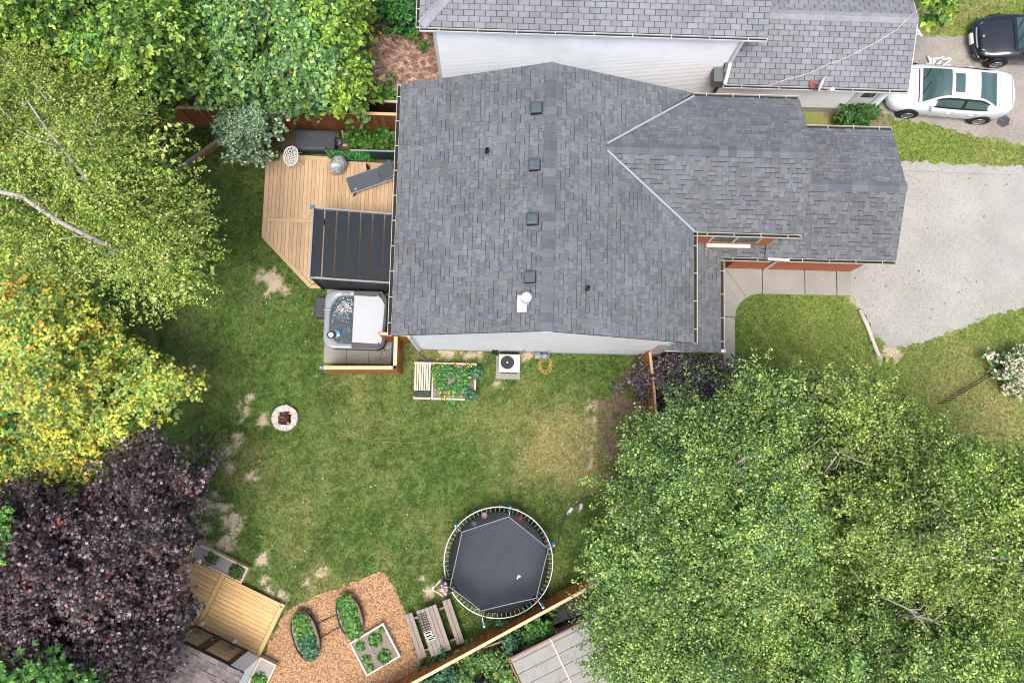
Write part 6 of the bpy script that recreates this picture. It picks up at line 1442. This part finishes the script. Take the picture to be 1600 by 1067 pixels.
PAL_LIME = [(g(116,150,50),3),(g(148,176,66),3),(g(74,116,42),3),(g(172,192,96),1.5),(g(50,86,38),2),(g(84,128,72),1.5)]
PAL_BLUE = [(g(92,134,72),4),(g(122,160,92),3),(g(62,102,52),3),(g(152,180,118),1.4),(g(190,188,80),.4),(g(132,164,66),2)]
PAL_SILV = [(g(116,150,108),3),(g(160,186,150),2.5),(g(72,106,66),2),(g(208,216,190),1)]
PAL_BIRCH = [(g(146,166,66),3),(g(178,190,94),3),(g(108,140,50),3),(g(206,204,128),1.4),(g(72,104,40),2.2)]
PAL_GOLD = [(g(216,208,84),4),(g(192,198,82),3.6),(g(158,184,84),3.6),(g(124,164,96),5),(g(234,208,104),1.4),(g(224,168,84),.35),(g(84,126,66),2.2)]
PAL_PURP = [(g(72,50,52),4),(g(50,38,40),3.4),(g(98,80,84),2.2),(g(140,124,128),.8),(g(48,46,44),1.2),(g(140,62,54),.1),(g(164,96,62),.09),(g(58,66,50),.5)]
PAL_BIG = [(g(116,148,62),3.2),(g(152,176,84),2.8),(g(84,118,48),3.2),(g(188,202,120),1.7),(g(56,88,40),2.2),(g(98,136,84),1.2)]
PAL_BIGY = [(g(124,150,60),3.2),(g(156,174,80),2.8),(g(92,122,48),3),(g(190,198,112),1.5),(g(60,88,40),2.4)]
PAL_DSHR = [(g(92,78,82),3),(g(128,116,122),2.4),(g(66,54,58),3),(g(160,150,156),1.2),(g(78,72,62),1)]
PAL_VEG = [(g(86,140,60),3),(g(116,166,78),2.5),(g(58,104,48),2.5),(g(146,186,96),1)]
PAL_DVEG = [(g(62,110,72),3),(g(88,138,98),2.5),(g(44,84,58),2.5),(g(116,160,120),1)]

# upper left: neighbours' trees behind the fence
tree('leafy_tree', 'dense lime green broadleaf tree in the far upper left', [(-120,-140),(120,-150),(280,-90),(310,20),(290,110),(265,165),(215,190),(160,165),(95,120),(40,80),(-60,70),(-130,20)], 7.2, 3.4, 300, (.42,.75), 190, (.11,.2), PAL_LIME, base=(230,150), limbs=16, clumpcol=.5)
tree('leafy_tree', 'blue green large leaved tree above the rear fence', [(275,-110),(430,-140),(540,-80),(545,10),(545,70),(545,110),(535,140),(480,156),(425,160),(365,155),(320,165),(290,160),(300,90),(285,10)], 5.6, 2.4, 230, (.40,.66), 185, (.11,.21), PAL_BLUE, base=(420,120), limbs=14, clumpcol=.45, mat=m_leaf_gloss)
tree('lime_vine', 'bright lime foliage hanging over rear fence beside the blue green tree', [(440,-60),(550,-80),(575,-10),(558,60),(572,125),(564,152),(545,172),(518,178),(508,160),(500,120),(470,50)], 5.0, 1.9, 100, (.28,.46), 130, (.1,.18), [(g(132,162,58),4),(g(162,184,78),3),(g(96,134,50),3),(g(70,108,46),2)], base=(545,160), limbs=5, cat='vine', trunk_r=.05)
tree('silver_shrub', 'silvery green fine leaved shrub overhanging the lawn corner', [(340,165),(395,146),(416,164),(412,198),(396,226),(370,222),(346,205)], 3.3, 2.4, 46, (.22,.36), 190, (.06,.1), PAL_SILV, base=(390,195), limbs=8, cat='shrub', trunk_r=.06)
tree('birch_tree', 'feathery yellow green birch with pale leaning trunk at left edge', [(-140,110),(-60,80),(40,60),(100,80),(150,125),(215,130),(235,190),(268,232),(276,290),(335,332),(310,390),(320,420),(270,440),(255,495),(200,490),(150,440),(90,420),(20,390),(-60,400),(-140,330)], 9.2, 4.2, 330, (.42,.72), 260, (.055,.1), PAL_BIRCH, base=(330,430), bark=m_birch, limbs=40, clumpcol=.4, under=.15, trunk_r=.12, slen=1.95, spray_w=.13, sprays=9, droop=.45, gaps=.41, flat=.55,
     extra=[([(330,430,0),(262,414,4),(205,395,7.6),(150,374,9.2),(90,345,9.9),(30,310,10.2),(-10,295,10.5)],.075,.05), ([(330,430,0),(230,375,5.5),(170,335,8.4),(120,265,9.9),(70,205,10.4),(40,160,10.7)],.055,.02), ([(150,374,6.4),(60,290,7.4),(45,285,7.8)],.05,.02)])
tree('golden_maple', 'golden yellow maple with green tufts at left edge', [(-140,400),(-40,395),(20,380),(45,420),(90,415),(135,455),(160,470),(185,520),(250,560),(318,596),(288,640),(272,668),(190,690),(150,740),(90,755),(40,765),(-60,770),(-150,720)], 6.4, 3.0, 260, (.4,.65), 135, (.1,.18), PAL_GOLD, base=(250,640), shape='maple', limbs=14, clumpcol=.62)
tree('purple_maple', 'dark purple maple shading the shed in the lower left', [(-150,790),(-30,760),(60,740),(130,745),(175,690),(235,655),(262,688),(336,736),(362,744),(334,775),(304,800),(308,858),(296,900),(286,930),(290,965),(268,1000),(272,1035),(258,1085),(200,1140),(60,1170),(-120,1150)], 7.0, 3.2, 330, (.42,.7), 145, (.1,.19), PAL_PURP, base=(250,900), shape='maple', mat=m_leaf_dull, limbs=14, clumpcol=.3, gaps=.28, under=.15)
tree('green_sapling', 'small bright green sapling in the bottom left corner', [(-60,1035),(25,1048),(60,1025),(105,1040),(145,1050),(150,1100),(60,1130),(-60,1120)], 7.9, 7.0, 30, (.2,.32), 80, (.12,.2), PAL_VEG, base=(230,1000), limbs=8, shape='maple')
tree('green_sapling', 'small bright green sapling at left edge beside purple maple', [(-60,780),(10,775),(25,800),(20,850),(15,880),(-30,900),(-70,860)], 7.6, 7.0, 16, (.16,.26), 80, (.1,.17), PAL_VEG, base=(220,850), limbs=6, shape='maple')
# right: three overlapping trees
tree('big_birch', 'broad green birch with pale limbs covering the lower centre right', [(985,655),(1030,645),(1075,590),(1130,590),(1200,570),(1290,580),(1330,640),(1340,720),(1330,820),(1310,900),(1290,980),(1250,1070),(1180,1150),(1050,1160),(960,1130),(955,1060),(900,1000),(905,950),(900,930),(900,885),(925,838),(945,795),(965,765),(975,720),(965,690)], 8.6, 2.8, 330, (.5,.92), 440, (.05,.105), PAL_BIG, base=(1050,800), bark=m_greybark, limbs=44, clumpcol=.45, twig=.016, mat=m_leaf_gloss, gaps=.43, under=.1, holes=((1015,985,22),(1130,985,12)),
     extra=[([(1140,735,7.6),(1150,729,8.4),(1180,727,9.0)],.035,.02), ([(1128,740,7.2),(1140,728,8.4),(1165,712,8.9)],.04,.02), ([(1080,790,5),(1110,762,6.8),(1135,738,7.6)],.08,.05)])
tree('big_poplar', 'tall yellow green tree filling the right edge with bare forked branch', [(1290,590),(1340,580),(1400,620),(1455,655),(1490,710),(1560,712),(1640,715),(1720,770),(1740,900),(1700,1000),(1560,980),(1450,940),(1370,900),(1320,820),(1310,700)], 9.6, 3.6, 290, (.5,.92), 440, (.05,.105), PAL_BIGY, base=(1230,800), bark=m_greybark, limbs=40, clumpcol=.45, twig=.016, mat=m_leaf_gloss, gaps=.43, under=.1,
     extra=[([(1450,855,8.8),(1500,861,9.9),(1545,858,10.3),(1600,843,10.7)],.04,.022), ([(1495,862,9.9),(1530,866,10.3),(1570,873,10.6),(1620,880,10.8)],.035,.02), ([(1280,745,7.6),(1295,722,8.8),(1315,708,9.2)],.03,.016), ([(1350,915,7.5),(1380,930,8.6),(1430,958,9.2)],.03,.014)])
tree('ash_tree', 'green tree with grey limbs along the bottom right edge', [(1260,960),(1330,890),(1420,920),(1520,960),(1640,990),(1720,1060),(1700,1180),(1500,1200),(1300,1190),(1200,1140),(1230,1030)], 8.2, 3.4, 175, (.5,.9), 440, (.05,.105), PAL_BIG, base=(1240,960), bark=m_greybark, limbs=30, clumpcol=.5, twig=.016, mat=m_leaf_gloss, gaps=.42, under=.1, holes=((1385,1035,34),),
     extra=[([(1300,950,5.4),(1420,962,8.0),(1450,968,8.4),(1470,975,8.6)],.035,.018), ([(1400,1010,7),(1440,1018,8.2),(1478,1038,8.5)],.03,.014), ([(1400,958,7.6),(1425,968,8.2)],.03,.016)])
tree('purple_shrub', 'dark purple leaved shrub beside the porch roof end', [(986,590),(1000,572),(1025,560),(1060,553),(1100,560),(1145,552),(1165,570),(1140,610),(1090,620),(1050,632),(1020,622),(990,608)], 1.7, .7, 60, (.2,.32), 90, (.06,.1), PAL_DSHR, base=(1050,590), limbs=12, cat='shrub', trunk_r=.06, mat=m_leaf_dull)
tree('garden_shrub', 'small leafy shrub against the neighbour garage corner', [(1315,172),(1340,165),(1368,160),(1360,178),(1345,192),(1318,190)], 1.0, .5, 18, (.15,.25), 110, (.07,.13), [(g(60,104,44),3),(g(90,134,62),2),(g(40,74,36),2)], base=(1338,180), limbs=4, cat='shrub', trunk_r=.03)
tree('flowering_shrub', 'white and pink flowering shrub at right edge by the iron fence', [(1568,558),(1590,540),(1640,545),(1650,600),(1600,612),(1575,595)], 1.3, .7, 26, (.18,.3), 120, (.07,.12), [(g(238,224,214),3),(g(226,192,180),2),(g(72,118,52),3),(g(104,146,70),2),(g(50,84,40),1)], base=(1600,580), limbs=5, cat='shrub', trunk_r=.04, clumpcol=.1)
tree('street_tree', 'bright leafy branch tips at top right above the lawn', [(1435,-90),(1520,-90),(1500,10),(1480,26),(1460,22),(1445,8)], 4.0, 3.2, 24, (.2,.34), 110, (.12,.2), PAL_LIME, base=(1400,-60), limbs=6)
tree('climbing_vine', 'dark green vine beside the corner of the white neighbour house', [(598,-40),(655,-40),(658,40),(640,28),(612,18),(598,6)], 1.8, .8, 30, (.22,.36), 120, (.09,.16), [(g(56,110,48),3),(g(80,140,62),3),(g(40,80,40),2)], base=(645,-10), limbs=5, cat='vine', trunk_r=.04)
tree('climbing_vine', 'small creeping vine growing diagonally over the brick patio', [(575,30),(590,14),(612,0),(616,6),(598,22),(580,36)], .5, .25, 16, (.12,.2), 80, (.07,.12), [(g(56,104,44),3),(g(80,130,60),3)], base=(595,18), limbs=3, cat='vine', trunk_r=.02, under=0)
for lab, ol, bs in (('low green weeds by fence beside the house corner', [(578,140),(600,138),(620,145),(620,155),(580,156)], (600,148)), ('low weeds on brick patio near the white siding', [(640,55),(650,50),(652,72),(644,75)], (646,64))):
    tree('weed_clump', lab, ol, .6, .3, 12, (.12,.2), 80, (.07,.13), [(g(64,112,44),3),(g(100,140,60),2)], base=bs, limbs=3, cat='weeds', trunk_r=.02, under=0)
tree('low_plants', 'low green ground plants between rear fence and ivy screen', [(545,212),(612,210),(612,228),(545,228),(540,220)], .45, .25, 26, (.14,.22), 90, (.07,.13), [(g(60,104,40),3),(g(86,124,52),2)], base=(580,220), limbs=4, cat='plants', trunk_r=.02, under=0)
for lab, ol, bs, pal in (('rounded blue green bush outside the garden fence', [(700,1060),(715,1030),(745,1010),(790,1022),(805,1060),(800,1110),(720,1120)], (755,1060), PAL_BLUE), ('bright green bush between the plank roof shed and garden fence', [(822,985),(840,970),(865,985),(852,1002),(830,1004)], (842,990), PAL_VEG), ('dark shrub below the garden fence at bottom edge', [(660,1065),(700,1046),(720,1060),(710,1110),(660,1110)], (690,1075), PAL_DVEG), ('small green bush against the garden fence near the leaning sheets', [(785,1000),(802,990),(812,1005),(798,1018)], (798,1004), PAL_DVEG)):
    tree('bush', lab, ol, 1.5, .6, 34, (.2,.34), 110, (.08,.15), pal, base=bs, limbs=6, cat='bush', trunk_r=.04)
# ivy leaves of the privacy panel (its own part)
n = 2600; pos = np.stack([rng.uniform(-6.15,-4.6,n), 10.335-np.abs(rng.normal(0,.03,n)), rng.uniform(.26,1.1,n)],1); k = rng.random(n) < np.clip((-4.55-pos[:,0])*1.6,.05,1); pos = pos[k]; n = len(pos)
nor = np.stack([rng.normal(0,.4,n), -np.ones(n)*.6, np.ones(n)*.7],1); V, cl = leaf_cloud(pos, nor, rng.uniform(.05,.1,n), pick([(g(60,126,60),3),(g(110,166,90),2),(g(30,90,50),3)],n))
link('ivy_leaves', poly_mesh('ivy_leaves', V-np.array(wloc(IV)), m_leaf_gloss, cl), IV, kind='stuff')

# bed plants: each plant one thing
def plant(name, label, cat, c, r, h, nlv, ls, pal, group=None, flowers=None, stems=5, upz=.8, mat=None):
    T = thing(name, label, cat, c, 0, group); c = Vector(c)
    d = rng.normal(size=(nlv,3)); d[:,2] = np.abs(d[:,2]); d /= np.linalg.norm(d,axis=1,keepdims=True); rad = rng.random(nlv)**.5
    pos = d*np.stack([rad*r,rad*r,rad*h],1)+np.array([0,0,.02]); V, cl = leaf_cloud(pos, d*.8+np.array([0,0,upz])+rng.normal(0,.3,(nlv,3)), rng.uniform(ls[0],ls[1],nlv), pick(pal,nlv)*rng.uniform(.75,1.25,(nlv,1)))
    link('leaves', poly_mesh('leaves', V, mat or m_leaf, cl), T)
    s = MB()
    for i in range(stems): a = 2*PI*i/stems; s.tube([(0,0,-.02),(r*.4*math.cos(a),r*.4*math.sin(a),h*.5),(r*.7*math.cos(a),r*.7*math.sin(a),h*.7)], [.012,.009,.005], 5)
    s.build('stem', bpy.data.materials.get('green_stem') or M('green_stem', S(84,120,56), .7), T, local=True)
    if flowers:
        f = MB()
        for i in range(flowers[1]):
            a = random.uniform(0,2*PI); q = random.random()**.5*r*.8; cc_ = (q*math.cos(a),q*math.sin(a),h*random.uniform(.8,1.1)); col_ = random.choice(flowers[0]); f.lathe([(.01,-.01),(.034,.008),(.03,.022),(.008,.016)], cc_, 7, col=col_)
        f.build('flowers', bpy.data.materials.get('petal') or M('petal', (1,1,1,1), .7, .1, 20, attr=True), T, local=True, kind='stuff')
    return T
OR_ = [S(226,140,30),S(214,92,26),S(236,186,50)]
MG = ('in corner nearest the potting bench and house','second from the potting bench along the house side','in middle of the house side','in corner by the house farthest from the bench','halfway along the bench side','halfway along the side facing the air conditioner','second from bench in the lower row','third from bench in the lower row','lowest one beside the bottom board')
for i, (px,py) in enumerate(((681,573),(690,572),(710,571),(733,572),(680,594),(735,593),(690,610),(701,612),(692,620))):
    p = P(px,py,.5); plant('marigold', 'orange marigold in raised bed '+MG[i], 'flower', (p.x,p.y,.44), .13, .14, 60, (.04,.08), PAL_VEG, 'marigolds in the raised bed', (OR_,3), 3)
tom = (('leafy tomato plant in raised bed corner nearest the potting bench',(684,580)),('leafy tomato plant in the upper middle of raised bed',(702,580)),('leafy plant in the upper right of raised bed',(724,584)),('leafy plant at the middle left of raised bed',(688,598)),('leafy plant in the middle right of raised bed',(722,598)),('large leafy squash plant in lower middle of raised bed',(710,609)),('green plant spilling over the lower edge of raised bed',(706,624)),('dark leafy plant in the lower right corner of raised bed',(735,617)),('small plant trailing over the right edge of raised bed',(743,582)))
for lab, (px,py) in tom: p = P(px,py,.6); plant('tomato_plant', lab, 'plant', (p.x,p.y,.44 if py < 622 else .1), .27, .34, 260, (.06,.13), PAL_DVEG if px % 2 else PAL_VEG, 'plants in the raised bed')
p = P(662,614,.55); plant('seedlings', 'pale green seedlings in the trough of the potting bench', 'seedlings', (p.x,p.y,.48), .24, .08, 120, (.03,.07), PAL_VEG).scale = (1,.35,1)
for lab, (px,py), r in (('big rhubarb like plant in upper part of vegetable bed',(586,1000),.25),('big leafy plant in lower right part of vegetable bed',(600,1026),.27),('yellow green row plant at the left of vegetable bed',(563,1010),.16),('small yellow green plant at the lower left of vegetable bed',(572,1030),.16),('small seedling at top corner of vegetable bed',(597,984),.1),('low weeds at the bottom corner of vegetable bed',(578,1043),.13)):
    p = P(px,py,.35); plant('vegetable_plant', lab, 'plant', (p.x,p.y,.26), r, r*.9, int(500*r), (.08,.16), PAL_VEG, 'plants in the vegetable bed')
for nm, pals in (('left',(PAL_VEG,PAL_DVEG)),('right',(PAL_VEG,PAL_VEG))):
    p, a = OVAL[nm]
    for i, t in enumerate((.52,.18,-.18,-.52)):
        q = rot2(t*(1 if nm == 'left' else .88),0,a); plant('leafy_green', 'leafy green vegetable in the oval planter %s, %s' % ('nearer the shed deck' if nm == 'left' else 'nearer the vegetable bed', ('first from the bottom end','second from the bottom end','third from the bottom end','last from the bottom end')[3-i] if math.sin(a) > 0 else ('one end','two','three','four')[i]), 'plant', (p.x+q[0],p.y+q[1],.38), .34, .22, 330, (.07,.15), pals[1 if i > 1 else 0], 'greens in the oval planters')
for lab, (u,v), fl in (('leafy bush in the right end of long planter box',(1.95,-.33),None),('spindly grey herb at the left end of long planter box',(2.9,-.33),None),('bright green plant with one red flower in the shed planter box',(-.34,2.5),([S(190,40,80)],1)),('pale herb at the far end of shed planter box',(-.3,3.2),None)):
    p = W(u,v,.33); plant('planter_plant', lab, 'plant', p, .27, .26, 260 if 'spindly' not in lab else 90, (.07,.14), PAL_VEG if 'bright' in lab else [(g(84,110,40),3),(g(112,136,60),2),(g(60,84,34),2)], 'plants in the planter boxes', fl)
p = P(429,244,.4); FPt = thing('flower_pot', 'dark pot with mixed bright flowers at the deck corner', 'flower pot', (p.x,p.y,.296))
b = MB(); b.lathe([(.12,0),(.2,.22),(.22,.22),(.22,.26),(.18,.26),(.17,.2)], (p.x,p.y,.296), 20); b.build('pot', m_darkgrey, FPt); b = MB(); b.lathe([(.17,.16),(.17,.21),(.02,.22)], (p.x,p.y,.296), 14); b.build('soil', m_bed, FPt)
plant('potted_flowers', 'mixed white orange and pink flowers in the deck corner pot', 'flowers', (p.x,p.y,.5), .26, .2, 220, (.05,.1), PAL_VEG, None, ([S(240,220,210),S(230,120,70),S(224,90,90),S(236,190,80)],16))
